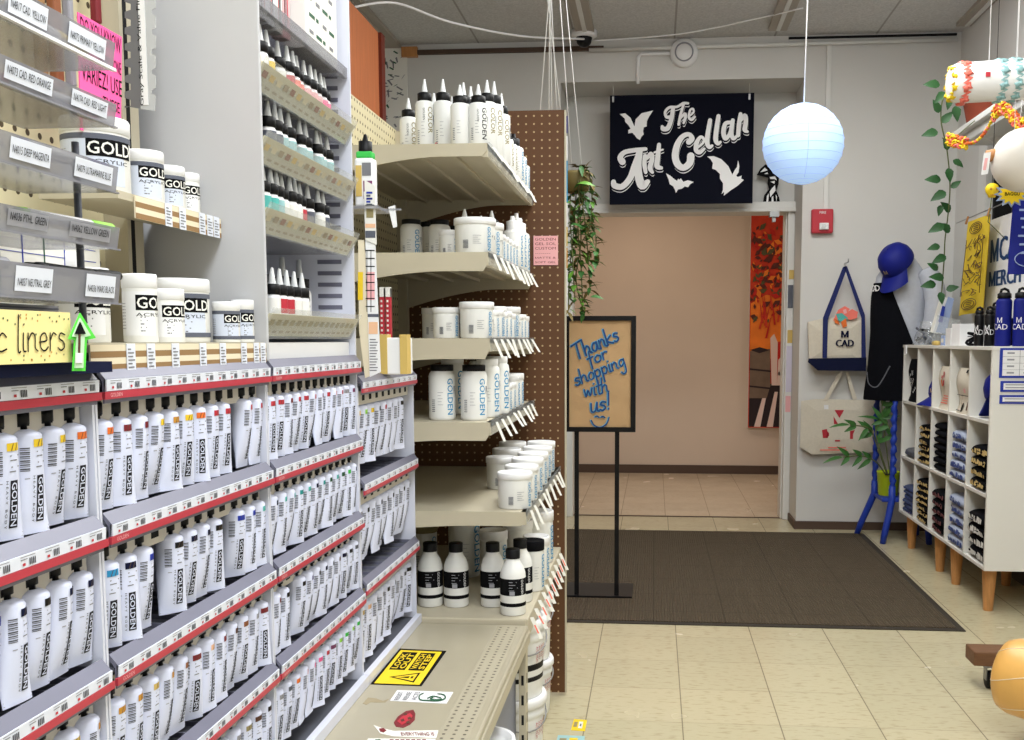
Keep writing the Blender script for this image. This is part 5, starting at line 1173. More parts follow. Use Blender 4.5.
# ================================================================ STICKERS ON THE DECK
def dk_pt(u, v, d=.0): return Vector(at(u, v, z=ZD + .0008 + d))
def sticker_mesh(b, pts, m, d):
    P = [dk_pt(u, v, d) for u, v in pts]; n = len(P)
    return b.add(P + [p - Vector((0, 0, .0007)) for p in P], [tuple(range(n)), tuple(range(2 * n - 1, n - 1, -1))] + [(i, (i + 1) % n, n + (i + 1) % n, n + i) for i in range(n)], m)
K = lambda x, y: (360 + x / 7.4, 640 + y / 7.4)
s = thing('caution_sticker', dk_pt(410, 666), 'yellow and black caution sticker with warning triangle on the beige deck', 'sticker')
b = sticker_mesh(B(), [K(288, 62), K(640, 80), K(455, 340), K(78, 326)], 'ink', 0); b.build('black_border', s)
C = [K(302, 74), K(606, 88), K(440, 330), K(105, 318)]
sticker_mesh(B(), C, 'coil_yellow', .0006).build('yellow_face', s)
def bil(a, c):  # a along left->right, c along bottom->top of the yellow face
    l = [C[3][i] + (C[0][i] - C[3][i]) * c for i in (0, 1)]; r = [C[2][i] + (C[1][i] - C[2][i]) * c for i in (0, 1)]
    return (l[0] + (r[0] - l[0]) * a, l[1] + (r[1] - l[1]) * a)
b = B()
for a0, a1 in ((.08, .44), (.52, .88)): sticker_mesh(b, [bil(a0, .42), bil(a1, .42), bil(a1, .95), bil(a0, .95)], 'ink', .001)
for (a0, a1), ws in (((.08, .44), ('LOOK', 'OUT')), ((.52, .88), ('WATCH', 'STEP'))):
    for j, t in enumerate(ws):
        vs, fs, tw = txt(t, .02); am = a0 + .03 + j * .17
        b.add([dk_pt(*bil(am + .13 * (1 - y / CAP), .46 + .45 * x / tw), .0015) for x, y in vs], fs, 'coil_yellow')
sticker_mesh(b, [bil(.22, .20), bil(.84, .06), bil(.84, .36)], 'ink', .001); sticker_mesh(b, [bil(.32, .20), bil(.80, .10), bil(.80, .32)], 'coil_yellow', .0012); sticker_mesh(b, [bil(.42, .20), bil(.66, .18), bil(.66, .24)], 'ink', .0015); sticker_mesh(b, [bil(.70, .18), bil(.75, .18), bil(.75, .24), bil(.70, .24)], 'ink', .0015)
b.build('lettering', s)
s = thing('logo_sticker', dk_pt(420, 696), 'white sticker with dark green round emblem on the beige deck', 'sticker')
sticker_mesh(B(), [K(275, 370), K(690, 385), K(640, 470), K(222, 448)], 'plastic', 0).build('face', s)
b = B(); mp = lambda x, y: dk_pt(*K(x, y), .0012)
b.ribbon([(470, 392), (440, 410), (445, 440), (500, 446), (580, 448), (630, 430), (620, 405), (575, 395)], [6, 9, 9, 8, 9, 10, 9, 5], mp, 'darkgreen'); b.ribbon([(500, 430), (540, 415), (590, 425), (600, 438), (560, 440), (520, 436), (540, 424)], 8, mp, 'darkgreen')
for j, t in enumerate(('RESIST', 'REUSE', 'ACTS')):
    vs, fs, tw = txt(t, .01)
    b.add([dk_pt(*K(250 + j * 62 + 36 * (1 - y / CAP) + 38 * x / tw, 440 - 58 * x / tw + 2), .0012) for x, y in vs], fs, 'grey')
b.build('print', s)
s = thing('leaf_sticker', dk_pt(405, 720), 'dark red leaf-shaped sticker on the beige deck', 'sticker')
sticker_mesh(B(), [K(250, 610), K(280, 565), K(340, 525), K(395, 515), K(410, 545), K(405, 590), K(370, 625), K(320, 648), K(265, 640)], 'darkred', 0).build('face', s)
b = B(); sticker_mesh(b, [K(275, 600), K(310, 565), K(370, 540), K(390, 560), K(360, 600), K(310, 625)], 'red', .0007); [sticker_mesh(b, [K(x, y), K(x + 22, y - 10), K(x + 30, y + 6), K(x + 8, y + 14)], 'umber', .001) for x, y in ((320, 545), (350, 575), (300, 590), (340, 605))]; b.build('print', s)
s = thing('strip_sticker', dk_pt(405, 733), 'curling white strip sticker with dark red lettering at the near deck edge', 'sticker')
sticker_mesh(B(), [K(100, 628), K(160, 650), K(250, 672), K(580, 668), K(565, 724), K(250, 712), K(150, 690)], 'paper', 0).build('face', s)
b = B(); sticker_mesh(b, [K(140, 655), K(175, 650), K(195, 668), K(175, 682), K(150, 675)], 'darkred', .0008); mp = None
vs, fs, tw = txt('EVERYTHING IS', .01); b.add([dk_pt(*K(300 + 245 * x / tw - 8 * (y / CAP) + 8, 706 - 24 * (y / CAP)), .0009) for x, y in vs], fs, 'darkred'); b.build('print', s)
s = thing('strip_sticker', dk_pt(400, 739), 'second white strip sticker with green print below the curling one', 'sticker')
sticker_mesh(B(), [K(60, 728), K(560, 730), K(540, 790), K(30, 780)], 'paper', 0).build('face', s)
b = B(); sticker_mesh(b, [K(110, 735), K(150, 733), K(155, 745), K(115, 746)], 'darkgreen', .0008); [sticker_mesh(b, [K(220 + j * 40, 734), K(250 + j * 40, 734), K(248 + j * 40, 746), K(217 + j * 40, 746)], 'darkred', .0008) for j in range(7)]; b.build('print', s)
s = thing('tape_residue', dk_pt(372, 702), 'faint brown torn sticker residue on the beige deck', 'sticker')
mat('residue', (160, 146, 116), .5); sticker_mesh(B(), [K(60, 425), K(120, 432), K(170, 450), K(215, 435), K(190, 460), K(120, 462), K(80, 458), K(50, 478), K(20, 470)], 'residue', -.0004).build('residue', s)
# floor stickers by the pegboard foot
for (u0, v0, u1, v1, cm, cm2, lb) in ((571, 719, 587, 731, 'coil_yellow', 'paper', 'small yellow and white floor sticker beyond the bucket stack'), (555, 735, 585, 748, 'ribbedcyan', 'coil_yellow', 'pale blue and yellow floor sticker at the near edge of the floor')):
    P = [at(u0 + 3, v0, z=.001), at(u1, v0 + 1, z=.001), at(u1 - 2, v1, z=.001), at(u0, v1 - 1, z=.001)]
    t = thing('floor_sticker', P[3], lb, 'sticker'); b = B(); b.add(P + [p - Vector((0, 0, .0008)) for p in P], [(0, 3, 2, 1), (4, 5, 6, 7), (0, 1, 5, 4), (1, 2, 6, 5), (2, 3, 7, 6), (3, 0, 4, 7)], cm); b.build('face', t)
    b = B(); L = lambda a, c: P[3].lerp(P[2], a).lerp(P[0].lerp(P[1], a), c) + Vector((0, 0, .0004))
    b.add([L(.45, .2), L(.75, .2), L(.75, .8), L(.45, .8)], [(0, 1, 2, 3)], cm2); b.add([L(.1, .3), L(.35, .3), L(.35, .75), L(.1, .75)], [(0, 1, 2, 3)], 'olive'); b.add([L(.55, .4), L(.65, .4), L(.65, .6), L(.55, .6)], [(0, 1, 2, 3)], 'ink'); b.build('print', t)
# ================================================================ STRINGS AND HANGING PLANT BEHIND THE PEGBOARD
for k, (u0, u1) in enumerate(((540, 549), (549, 549.5), (552, 550), (557, 551), (561, 547))):
    p, q = at(u0, 114, y=GY1 + .006), at(u1, -5, y=GY1 + .006)
    q = p + (q - p) * ((ZC - p.z) / (q.z - p.z))
    b = B(); b.tube([p, q], .0016, 'plastic', 5); tag(b.build('hanging_string'), 'white string from ceiling to pegboard top, %s from the shelf side' % ORD[k], 'string', 'strings holding the pegboard')
hp = thing('hanging_plant', at(583, 170, y=3.95), 'leafy trailing plant hanging on strings behind the brown pegboard', 'plant')
yp = 3.95
b = B()
for u, ut in ((572, 560), (582, 566)):
    p, q = at(u, 170, y=yp), at(ut, 0, y=yp); q = p + (q - p) * ((ZC - p.z) / (q.z - p.z)); b.tube([p, q], .0018, 'plastic', 5)
b.build('cord', hp)
c0 = at(576, 180, y=yp); b = B(); b.lathe(c0, [(.03, -.05), (.05, -.04), (.055, .02), (.05, .03), (.03, .025)], 'leafdry', 16); b.build('basket', hp)
rp = random.Random(21); stems = B(); fol = B(); big = B()
paths = [[(580, 165), (590, 178), (592, 205), (588, 235)], [(574, 172), (570, 205), (572, 250), (575, 300)], [(578, 175), (584, 215), (588, 255), (590, 290)], [(582, 172), (578, 225), (581, 265), (583, 315)], [(577, 178), (574, 228), (570, 268), (568, 312)], [(580, 180), (589, 215), (596, 238), (594, 262)], [(578, 180), (581, 240), (576, 280), (584, 312)]]
for P in paths:
    P3 = smooth_path([tuple(at(u, v, y=yp + rp.uniform(-.08, .08))) for u, v in P], 8); stems.tube(P3, .0025, 'stem', 5)
    for i, p in enumerate(P3[1:], 1):
        for _ in range(2):
            a = rp.uniform(0, 2 * PI); d = Vector((math.cos(a), math.sin(a) * .9, rp.uniform(-.9, .5)))
            fol.leaf(p, d, (0, 0, 1), rp.uniform(.034, .055), rp.uniform(.016, .026), rp.choice(['leaf', 'leaf', 'leaf2', 'leafdry'] if i < 8 else ['leaf', 'leaf', 'leaf2', 'leafdry']))
for u, v, dx, s in ((577, 184, 1, .075), (572, 203, -1, .06), (570, 225, 1, .05), (573, 280, -1, .05), (590, 297, 1, .055), (568, 290, -.6, .06), (571, 243, -1, .045)):
    big.leaf(at(u, v, y=yp - .08), (dx, -.35, .05), (0, -.4, 1), s, s * .62, 'leaf2' if s > .055 else 'leaf')
for k in range(14):
    p = at(581 + rp.uniform(-6, 7), 168 + rp.uniform(-5, 8), y=yp - .02); fol.leaf(p, (rp.uniform(-1, 1), rp.uniform(-1, .5), rp.uniform(-.3, .8)), (0, 0, 1), .04, .025, 'leafdry')
stems.build('stem', hp); fol.build('foliage', hp); big.build('heart_leaf', hp)
# ================================================================ CUBBY SHELF
UX0, UX1, UY0, UY1, UZ0, UZ1 = 1.44, 1.80, 4.42, 5.96, .195, 1.172
mat('cubwhite', (224, 222, 214), .5); mat('legwood', (196, 140, 84), .45, noise=.15, scale=8, stretch=(20, 20, 2))
cu = thing('cubby_shelf', ((UX0 + UX1) / 2, (UY0 + UY1) / 2, 0), 'white cubby shelf on tapered wooden legs holding folded shirts and totes', 'shelf')
t = .016; cw = (UY1 - UY0 - t) / 5; ch = (UZ1 - UZ0 - t) / 3
b = B(); b.box(UX0, UX1, UY0, UY0 + t, UZ0, UZ1 - .001, 'cubwhite'); b.build('side_panel', cu, .0015)
b = B(); b.box(UX0, UX1, UY1 - t, UY1, UZ0, UZ1 - .001, 'cubwhite'); b.build('side_panel', cu, .0015)
b = B(); b.box(UX0 - .004, UX1, UY0 - .003, UY1 + .003, UZ1 - t, UZ1, 'cubwhite'); b.build('top_board', cu, .0015)
for r in range(3): b = B(); b.box(UX0 + .001, UX1, UY0 + t, UY1 - t, UZ0 + r * ch, UZ0 + r * ch + t, 'cubwhite'); b.build('shelf_board', cu, .0015)
for c in range(1, 5): b = B(); b.box(UX0 + .002, UX1, UY0 + c * cw, UY0 + c * cw + t, UZ0 + t, UZ1 - t, 'cubwhite'); b.build('divider', cu, .0015)
b = B(); b.box(UX1 - .008, UX1, UY0 + t, UY1 - t, UZ0 + t, UZ1 - t, 'cubwhite'); b.build('back_panel', cu)
for y in (4.50, 4.98, 5.26, 5.84):
    for x in (UX0 + .05, UX1 - .07):
        b = B(); b.lathe((x, y, 0), [(.019, 0), (.021, .004), (.032, UZ0 - .002), (.032, UZ0)], 'legwood', 18); b.build('leg', cu)
def cub(c, r): # c 0 = far column, r 0 = bottom row -> (y0, y1, z floor)
    return UY1 - (c + 1) * cw - 0 , UY1 - c * cw - t, UZ0 + r * ch + t
def folded(x0, x1, y0, y1, z, h, m, pm, label, group, cat='shirt', seed=0):
    rr = random.Random(seed); s = local('folded_' + ('shirt' if cat == 'shirt' else cat), ((x0 + x1) / 2, (y0 + y1) / 2, z), label, cat if cat == 'shirt' else cat, group, rr.uniform(-.05, .05))
    hx, hy = (x1 - x0) / 2, (y1 - y0) / 2; rows = []
    for i in range(9):
        y = -hy + 2 * hy * i / 8; r = []; e = 1 if 0 < i < 8 else .88
        sag = 1 - .12 * abs(i - 4) / 4 + rr.uniform(-.04, .04)
        for j in range(16):
            a = 2 * PI * j / 16; ca, sa = math.cos(a), math.sin(a)
            r.append((math.copysign(abs(ca) ** .35, ca) * hx * e + rr.uniform(-.003, .003), y, h / 2 + math.copysign(abs(sa) ** .6, sa) * h / 2 * (sag if sa > 0 else 1)))
        rows.append(r)
    b = B(); b.grid(rows, m, True, True); b.add(rows[0], [tuple(range(16))], m); b.add(rows[-1], [tuple(range(15, -1, -1))], m)
    b.build('cloth', s)
    if pm:
        b = B(); n = rr.randint(6, 8)
        for k in range(n):
            y = -hy * .78 + 1.5 * hy * k / n; w = hy * rr.uniform(.12, .24); za, zb = h * rr.uniform(.2, .36), h * rr.uniform(.6, .82); sl = rr.uniform(-.012, .012)
            f = lambda z: -hx * (abs(1 - abs(2 * z / h - 1) ** (1 / .6 * 1.0)) ** .35 if 0 else 1) * (1 - .10 * (2 * z / h - 1) ** 2) - .0042
            b.quad((f(za), y, za), (f(za), y + w, za + rr.uniform(-.004, .004)), (f(zb), y + w + sl, zb), (f(zb), y + sl, zb - .003), pm)
        b.build('print', s)
    return s
mat('printgold', (206, 180, 116), .7); mat('printblue', (58, 76, 140), .7); mat('printwhite', (214, 214, 208), .7); mat('printmaroon', (110, 60, 62), .7)
mat('feltgrey', (96, 98, 104), .95, noise=.25, scale=70); mat('lightsweat', (168, 178, 198), .95, noise=.06, scale=50)
CN_ = ['column by the wall corner', 'second column from the corner', 'middle column', 'fourth column from the corner', 'column at the aisle end']
def stack(c, r, n, h, m, pm, what, gp, wid=.266):
    y0, y1, z = cub(c, r); yc = (y0 + y1) / 2; rr = random.Random(c * 10 + r)
    for k in range(n):
        hk = h * rr.uniform(.92, 1.08) 
        folded(UX0 + .003 + rr.uniform(0, .010), UX0 + .29, yc - wid / 2 + rr.uniform(-.006, .006), yc + wid / 2, z + k * h * .97 + .0005, h * .99, m, pm, '%s, %s from stack bottom, %s, %s' % (what, ORD[k], ['lower row', 'middle row'][r], CN_[c]), gp, 'shirt', c * 100 + r * 10 + k)
stack(0, 1, 1, .05, 'feltgrey', 'slate', 'grey folded shirt', 'shirts in the middle row')
stack(1, 1, 6, .036, 'felt', 'printgold', 'black gold-printed shirt', 'gold-printed shirts in the middle row')
stack(2, 1, 7, .036, 'felt', None, 'plain black folded shirt', 'plain black shirts in the middle row')
stack(3, 1, 5, .048, 'lightsweat', 'printblue', 'pale blue-printed sweatshirt', 'pale sweatshirts in the middle row')
stack(4, 1, 4, .05, 'felt', 'printgold', 'black gold-lettered shirt', 'gold-lettered shirts in the middle row')
stack(0, 0, 6, .026, 'denim', 'printblue', 'blue denim-coloured shirt', 'blue shirts in the lower row')
stack(1, 0, 7, .034, 'felt', 'printgold', 'black gold-printed shirt', 'gold-printed shirts in the lower row')
stack(2, 0, 5, .045, 'felt', 'printmaroon', 'black maroon-printed shirt', 'maroon-printed shirts in the lower row')
stack(3, 0, 5, .05, 'lightsweat', 'printblue', 'pale blue-printed sweatshirt', 'pale sweatshirts in the lower row')
stack(4, 0, 4, .055, 'felt', 'printwhite', 'black white-lettered shirt', 'white-lettered shirts in the lower row')
def ball_cap(loc, rz, tilt, label, group=None, sc=1.0, cloth='royal'):
    T = Matrix.Rotation(tilt, 4, 'Y')
    c = local('baseball_cap', loc, label, 'cap', group, rz); c.scale = (sc,) * 3
    b = B(T); prof = [(.088, 0), (.092, .02), (.088, .055), (.072, .088), (.045, .108), (.0, .115)]; b.lathe((0, 0, 0), prof, cloth, 24, 1.08, 1); b.build('crown', c)
    b = B(T); rows = []
    for i in range(7):
        r0 = i / 6; row = []
        for j in range(13):
            a = -1.15 + 2.3 * j / 12
            inner = Vector((.095 * math.cos(a), .088 * math.sin(a), .004)); outer = Vector((.095 * math.cos(a) + .085 * math.cos(a) ** .6, .095 * math.sin(a), -.018 - .03 * abs(math.sin(a)) ** 2))
            row.append(inner.lerp(outer, r0) + Vector((0, 0, -.004 * r0 * (1 - math.sin(a) ** 2))))
        rows.append(row)
    b.grid(rows, cloth); b.grid([[p - Vector((0, 0, .003)) for p in r] for r in rows], 'blue'); b.build('brim', c)
    b = B(T); b.lathe((0, 0, .114), [(.006, 0), (.006, .003), (0, .005)], cloth, 10); b.build('button', c)
    b = B(T); b.text('M', (.0985, -.012, .03), (0, 1, 0), (-.15, 0, 1), 'printgold', .024); b.build('emblem', c)
    return c
y0, y1, z = cub(1, 2); ball_cap((UX0 + .12, (y0 + y1) / 2 - .02, z + .05), math.radians(200), .1, 'blue baseball cap lying in the top cubby second from the wall corner', 'caps in the cubby shelf')
y0, y1, z = cub(4, 2); ball_cap((UX0 + .115, y0 + .115, z + .11), math.radians(110), .5, 'blue baseball cap propped in the top cubby nearest the aisle end', 'caps in the cubby shelf')
def folded_tote(c, label, m, kind):
    y0, y1, z = cub(c, 2); yc = (y0 + y1) / 2 - .01; p = local('folded_tote', (UX0 + .058, yc, z), label, 'tote bag', 'totes in the top cubbies')
    w, h = (.122, .215) if m == 'canvas' else (.135, .24)
    rows = []
    for i in range(8):
        zz = h * i / 7; rows.append([(x_ * (1 - .35 * i / 7) + .012 * math.sin(i * .9), yy * (1 - .04 * math.sin(i * 1.3)), zz) for x_, yy in [(-.032, -w), (-.045, -w * .5), (-.05, 0), (-.045, w * .5), (-.032, w), (.03, w), (.045, 0), (.03, -w)]])
    b = B(); b.grid(rows, m, True, True); b.add(rows[-1], [tuple(range(8))], m); b.build('bag', p)
    b = B(); fx = lambda zz: -.05 * (1 - .35 * zz / h) + .012 * math.sin(zz / h * 6.3) - .004
    def patch(ya, za, yb, zb, mm): b.quad((fx(za), ya, za), (fx(za), yb, za), (fx(zb), yb, zb), (fx(zb), ya, zb), mm)
    if kind == 0:
        patch(-.02, .12, .0, .19, 'red'); patch(.0, .115, .02, .15, 'orange'); patch(-.01, .155, .012, .17, 'red')
        for k in range(4): patch(-.06, .03 + k * .012, .05 - .012 * k, .035 + k * .012, 'coil_pink')
    elif kind == 1:
        patch(-.08, .195, -.055, .21, 'ink'); patch(-.09, .02, -.07, .06, 'umber'); patch(-.02, .01, .0, .05, 'ink'); patch(-.09, .085, .085, .088, 'ink'); patch(.01, .012, .07, .016, 'ink'); patch(-.06, .1, -.03, .12, 'palepink'); patch(-.002, .02, .001, .09, 'ink')
    else:
        b.text('M', (-.056, -.02, .15), (0, -1, 0), (0, 0, 1), 'plastic', .03)
        b.text('CAD', (-.056, .06, .105), (0, -1, 0), (0, 0, 1), 'plastic', .03)
        for k in range(14): patch(-.1 + (k * 37 % 19) * .01, .05 + (k * 23 % 9) * .012, -.088 + (k * 37 % 19) * .01, .062 + (k * 23 % 9) * .012, 'plastic')
    b.build('print', p); return p
MAT['felt_tote'] = MAT['felt']
folded_tote(2, 'cream tote with red-orange print standing in the middle top cubby', 'canvas', 0); folded_tote(3, 'cream tote with black line print in the fourth top cubby', 'canvas', 1); folded_tote(0, 'black tote with white lettering in the top cubby by the wall corner', 'felt_tote', 2)
# framed info charts on the end panel
for k, (u0, v0, v1, n, lb) in enumerate(((1000, 348, 378, 3, 'large blue-framed white chart on the end of the cubby shelf'), (1000.5, 381, 392, 1, 'middle blue-framed label on the end of the cubby shelf'), (999.5, 395, 404, 1, 'lowest blue-framed label on the end of the cubby shelf'))):
    y = UY0; a, c = at(u0, v0, y=y), at(1060, v1, y=y)
    p = thing('info_chart', (a.x, y, c.z), lb, 'sign', 'blue-framed charts'); x1 = 1.79
    b = B(); b.box(a.x, x1, y - .004, y - .0002, c.z, a.z, 'blue'); b.build('frame', p)
    b = B(); b.box(a.x + .012, x1 - .012, y - .005, y - .0039, c.z + .009, a.z - .009, 'plastic')
    if n > 1:
        for j in range(1, 4): b.box(a.x + .012, x1 - .012, y - .0055, y - .005, a.z - .009 - j * .028, a.z - .008 - j * .028, 'grey')
        for j in range(1, 4): b.box(a.x + .012 + j * .07, a.x + .0135 + j * .07, y - .0055, y - .005, c.z + .009, a.z - .009, 'grey')
        for r in range(4):
            for j in range(4): b.box(a.x + .03 + j * .07, a.x + .06 + j * .07, y - .0055, y - .005, a.z - .025 - r * .028, a.z - .018 - r * .028, 'midgrey')
    else:
        for j in range(2): b.box(a.x + .02, x1 - .06 - .04 * j, y - .0055, y - .005, a.z - .018 - j * .012, a.z - .014 - j * .012, 'midgrey')
    b.build('print', p)
# ---------------------------------------------------------------- on top of the cubby shelf
def water_bottle(x, y, r, h, m, label, group, rz):
    p = local('water_bottle', (x, y, UZ1 + .0005), label, 'bottle', group, rz)
    b = B(); b.lathe((0, 0, 0), [(r * .95, 0), (r, .004), (r, h * .80), (r * .92, h * .83), (r * .75, h * .85), (r * .75, h * .87)], m, 26)
    for k, (t_, z) in enumerate((('M', h * .42), ('CAD', h * .30))):
        tw = txt(t_, 0.0)[2] * .024 / CAP
        b.text(t_, None, None, None, 'plastic', .024, mapf=lambda u, v: (r * 1.004 * math.cos(PI + .75 + (u - tw / 2) / r), r * 1.004 * math.sin(PI + .75 + (u - tw / 2) / r), z + v))
    b.build('body', p)
    b = B(); b.lathe((0, 0, h * .86), [(r * .86, 0), (r * .88, .002), (r * .86, h * .08), (r * .6, h * .10), (0, h * .10)], 'black', 22); b.build('lid', p)
    b = B(); b.tube([(-r * .5, 0, h * .95), (-r * .4, 0, h * 1.01), (0, 0, h * 1.03), (r * .45, 0, h * 1.0), (r * .55, 0, h * .95)], .006, 'black', 8); b.build('carry_loop', p)
    return p
for k, (x, y) in enumerate(((1.535, 4.585), (1.597, 4.545), (1.668, 4.63), (1.715, 4.53), (1.73, 4.75))):
    water_bottle(x, y, .0335, .245, 'royal', 'royal blue water bottle with black lid, %s from the aisle on the cubby shelf' % ORD[k], 'blue water bottles', .2 * k)
for k, (x, y) in enumerate(((1.505, 4.675), (1.545, 4.72), (1.48, 4.74))):
    water_bottle(x, y, .021, .17 + .02 * (k == 1), 'black', 'slim black bottle with white lettering, %s beside the blue water bottles' % ORD[k], 'slim black bottles', -.1 * k)
for k, (x, y, w, d, h) in enumerate(((1.50, 5.12, .05, .045, .085), (1.50, 5.0, .05, .05, .105), (1.575, 4.96, .05, .05, .095))):
    p = local('white_box', (x, y, UZ1 + .0005), 'small white carton, %s from the wall corner on the cubby shelf' % ORD[k], 'box', 'white cartons on the cubby shelf', .1 * k)
    b = B(); b.box(-w, w, -d, d, 0, h, 'plastic'); b.build('carton', p, .002); b = B(); b.box(-.012, .012, -d - .0006, -d, h * .4, h * .45, 'grey'); b.box(-.006, .006, -d - .0006, -d, h * .5, h * .55, 'grey'); b.box(-w * .9, -w * .2, -d, d * .9, h, h + .0006, 'midgrey'); b.build('print', p)
p = local('small_jar', (1.49, 5.27, UZ1 + .0005), 'small pale blue block beside the white cartons on the cubby shelf', 'box'); b = B(); b.box(-.025, .025, -.03, .03, 0, .05, 'bluegrey'); b.build('carton', p, .003); b = B(); b.box(-.0256, -.025, -.02, .02, .015, .035, 'paper'); b.build('label', p)
p = local('headband', (1.49, 4.86, UZ1 + .03), 'black coiled headband lying before the white cartons', 'headband'); b = B(); b.tube([(.0 + .02 * math.sin(3 * t_), .035 * math.cos(t_), .03 * math.sin(t_)) for t_ in [2 * PI * i / 24 for i in range(25)]], .007, 'softblack', 8); b.build('loop', p)
h = thing('brochure_holder', (1.50, 5.55, UZ1), 'clear holder with tilted white and blue brochures at the far end of the cubby shelf', 'holder')
A = lambda u, v, y=5.6: at(u, v, y=y)
b = B()
for k in range(3): b.plate([(A(*p).x, A(*p).z) for p in ((930 + k * 2, 332), (940 + k * 3, 297), (946 + k * 3, 299), (938 + k * 3, 334))], (0, 5.60 - k * .02, 0), (1, 0, 0), (0, 0, 1), (0, .003, 0), ['paper', 'plastic', 'bluegrey'][k])
b.build('brochure', h)
b = B(); b.plate([(A(*p).x, A(*p).z) for p in ((936, 322), (940, 306), (943, 307), (940, 323))], (0, 5.555, 0), (1, 0, 0), (0, 0, 1), (0, .001, 0), 'blue'); b.build('print', h)
b = B(); b.box(1.47, 1.60, 5.50, 5.66, UZ1 + .001, UZ1 + .004, 'clear'); b.plate([(1.47, UZ1 + .004), (1.60, UZ1 + .004), (1.62, UZ1 + .13), (1.50, UZ1 + .16)], (0, 5.50, 0), (1, 0, 0), (0, 0, 1), (0, .003, 0), 'clear'); b.build('tray', h)
g = thing('plastic_bag', (1.5, 5.8, UZ1), 'crumpled clear bag of dark grey yarn on the cubby shelf by the mannequin', 'bag'); rr = random.Random(9)
b = B()
for k in range(16):
    P = [Vector((1.47 + rr.uniform(0, .12), 5.60 + rr.uniform(.02, .3), UZ1 + .006 + rr.uniform(0, .09))) for _ in range(4)]; b.tube(smooth_path([tuple(p) for p in P]), .007, 'slate' if k % 3 else 'softblack', 6)
b.build('yarn', g)
b = B(); rows = []
for i in range(7):
    rows.append([(1.53 + (.085 - .045 * i / 6) * math.cos(2 * PI * j / 14) * rr.uniform(.85, 1.1), 5.78 + (.16 - .08 * i / 6) * math.sin(2 * PI * j / 14) * rr.uniform(.85, 1.1), UZ1 + .002 + .13 * i / 6) for j in range(14)])
b.grid(rows, 'clear', True, True); b.build('film', g)
p = local('loose_ring', (1.475, 5.42, UZ1 + .012), 'mustard roll lying beside the bag of yarn on the cubby shelf', 'roll'); b = B(); b.tube([(0, -.04, 0), (0, .04, 0)], .012, 'gold', 12); b.build('roll', p)
pt_ = thing('price_tag', at(912, 348, y=5.9), 'small white price tag hanging at the far top corner of the cubby shelf', 'tag'); a, c = at(911, 346, y=5.88), at(915, 354, y=5.88); b = B(); b.box(UX0 - .011, UX0 - .0045, a.y - .02, a.y + .02, c.z, UZ1 - .001, 'plastic'); b.build('tag', pt_)
# ================================================================ BLUE STAND, MANNEQUIN, LIME POT
st_ = thing('plant_stand', (1.49, 6.1, 0), 'royal blue tall stand with twisted legs carrying the dressed torso', 'stand')
CO = [(1.352, 6.215), (1.405, 5.985), (1.60, 6.215), (1.60, 5.99)]
for x, y in CO:
    b = B(); ox, oy = x - 1.48, y - 6.1; P = []
    n = 30
    for i in range(n + 1):
        z = .30 + .54 * i / n; a = i * 1.0; P.append((x + .004 * math.cos(a * 1.7), y + .004 * math.sin(a * 1.7), z))
    b.tube(P, [.0165 + .004 * math.sin(i * 1.9) for i in range(n + 1)], 'bluepaint', 10)
    k = 1.0 if x < 1.5 else .25; b.tube([(x, y, .34), (x, y, .26), (x + ox * .25 * k, y + oy * .15, .17), (x + ox * .55 * k, y + oy * .25, .07), (x + ox * .72 * k, y + oy * .28, .0)], [.019, .021, .02, .019, .017], 'bluepaint', 10); b.build('leg', st_)
b = B(); b.box(1.345, 1.615, 5.975, 6.225, .245, .268, 'bluepaint'); b.build('lower_shelf', st_, .006)
b = B(); b.box(1.37, 1.60, 6.0, 6.2, .848, .8655, 'bluepaint'); b.build('top', st_, .006)
mq = thing('mannequin', (1.47, 6.12, .866), 'headless torso in grey sweatshirt and dark apron on the blue stand', 'mannequin')
mxc, myc = 1.455, 6.12
def tor(z):  # half-widths along x, y
    k = (z - .87) / .82
    tab = [(0, .165, .125), (.2, .155, .12), (.45, .150, .115), (.7, .160, .118), (.85, .150, .105), (.93, .105, .085), (1.0, .06, .06)]
    for (a, xa, ya), (c, xb, yb) in zip(tab, tab[1:]):
        if k <= c + 1e-6: f = (k - a) / (c - a); return xa + (xb - xa) * f, ya + (yb - ya) * f
    return .06, .06
b = B(); rows = []
for i in range(22):
    z = .875 + .815 * i / 21; hx, hy = tor(z); rows.append([(mxc + hx * math.cos(2 * PI * j / 28) * (1 + .02 * math.sin(j * 3 + i)), myc + hy * math.sin(2 * PI * j / 28) * (1 + .02 * math.cos(j * 2 + i * .7)), z) for j in range(28)])
b.grid(rows, 'sweat', True, True); b.add(rows[-1], [tuple(range(28))], 'sweat'); b.build('sweatshirt', mq)
b = B(); b.tube(smooth_path([(1.575, 6.06, 1.60), (1.615, 6.02, 1.50), (1.615, 5.985, 1.35), (1.59, 5.985, 1.20), (1.575, 6.0, 1.06), (1.57, 6.0, .98)]), [.05] + [.062] * 8 + [.058] * 8 + [.05] * 7 + [.046] * 7, 'sweat', 14); b.build('sleeve', mq)
b = B(); rows = []
for i in range(18):
    t_ = i / 17; z = .845 + .69 * t_; hx, hy = tor(max(.875, z)); fl = 1 + .17 * (1 - t_)
    aw = math.radians(76 - 50 * max(0, (t_ - .40) / .60)); ac = math.radians(222 - 12 * t_)
    rows.append([(mxc + (hx * fl + .012) * math.cos(ac - aw + 2 * aw * j / 16) * (1 + .03 * math.sin(j * 1.6) * (1 - t_)), myc + (hy * fl + .012) * math.sin(ac - aw + 2 * aw * j / 16), z) for j in range(17)])
b.grid(rows, 'felt'); b.grid([[((p[0] - mxc) * .985 + mxc, (p[1] - myc) * .985 + myc, p[2]) for p in r] for r in rows], 'felt'); b.build('apron', mq)
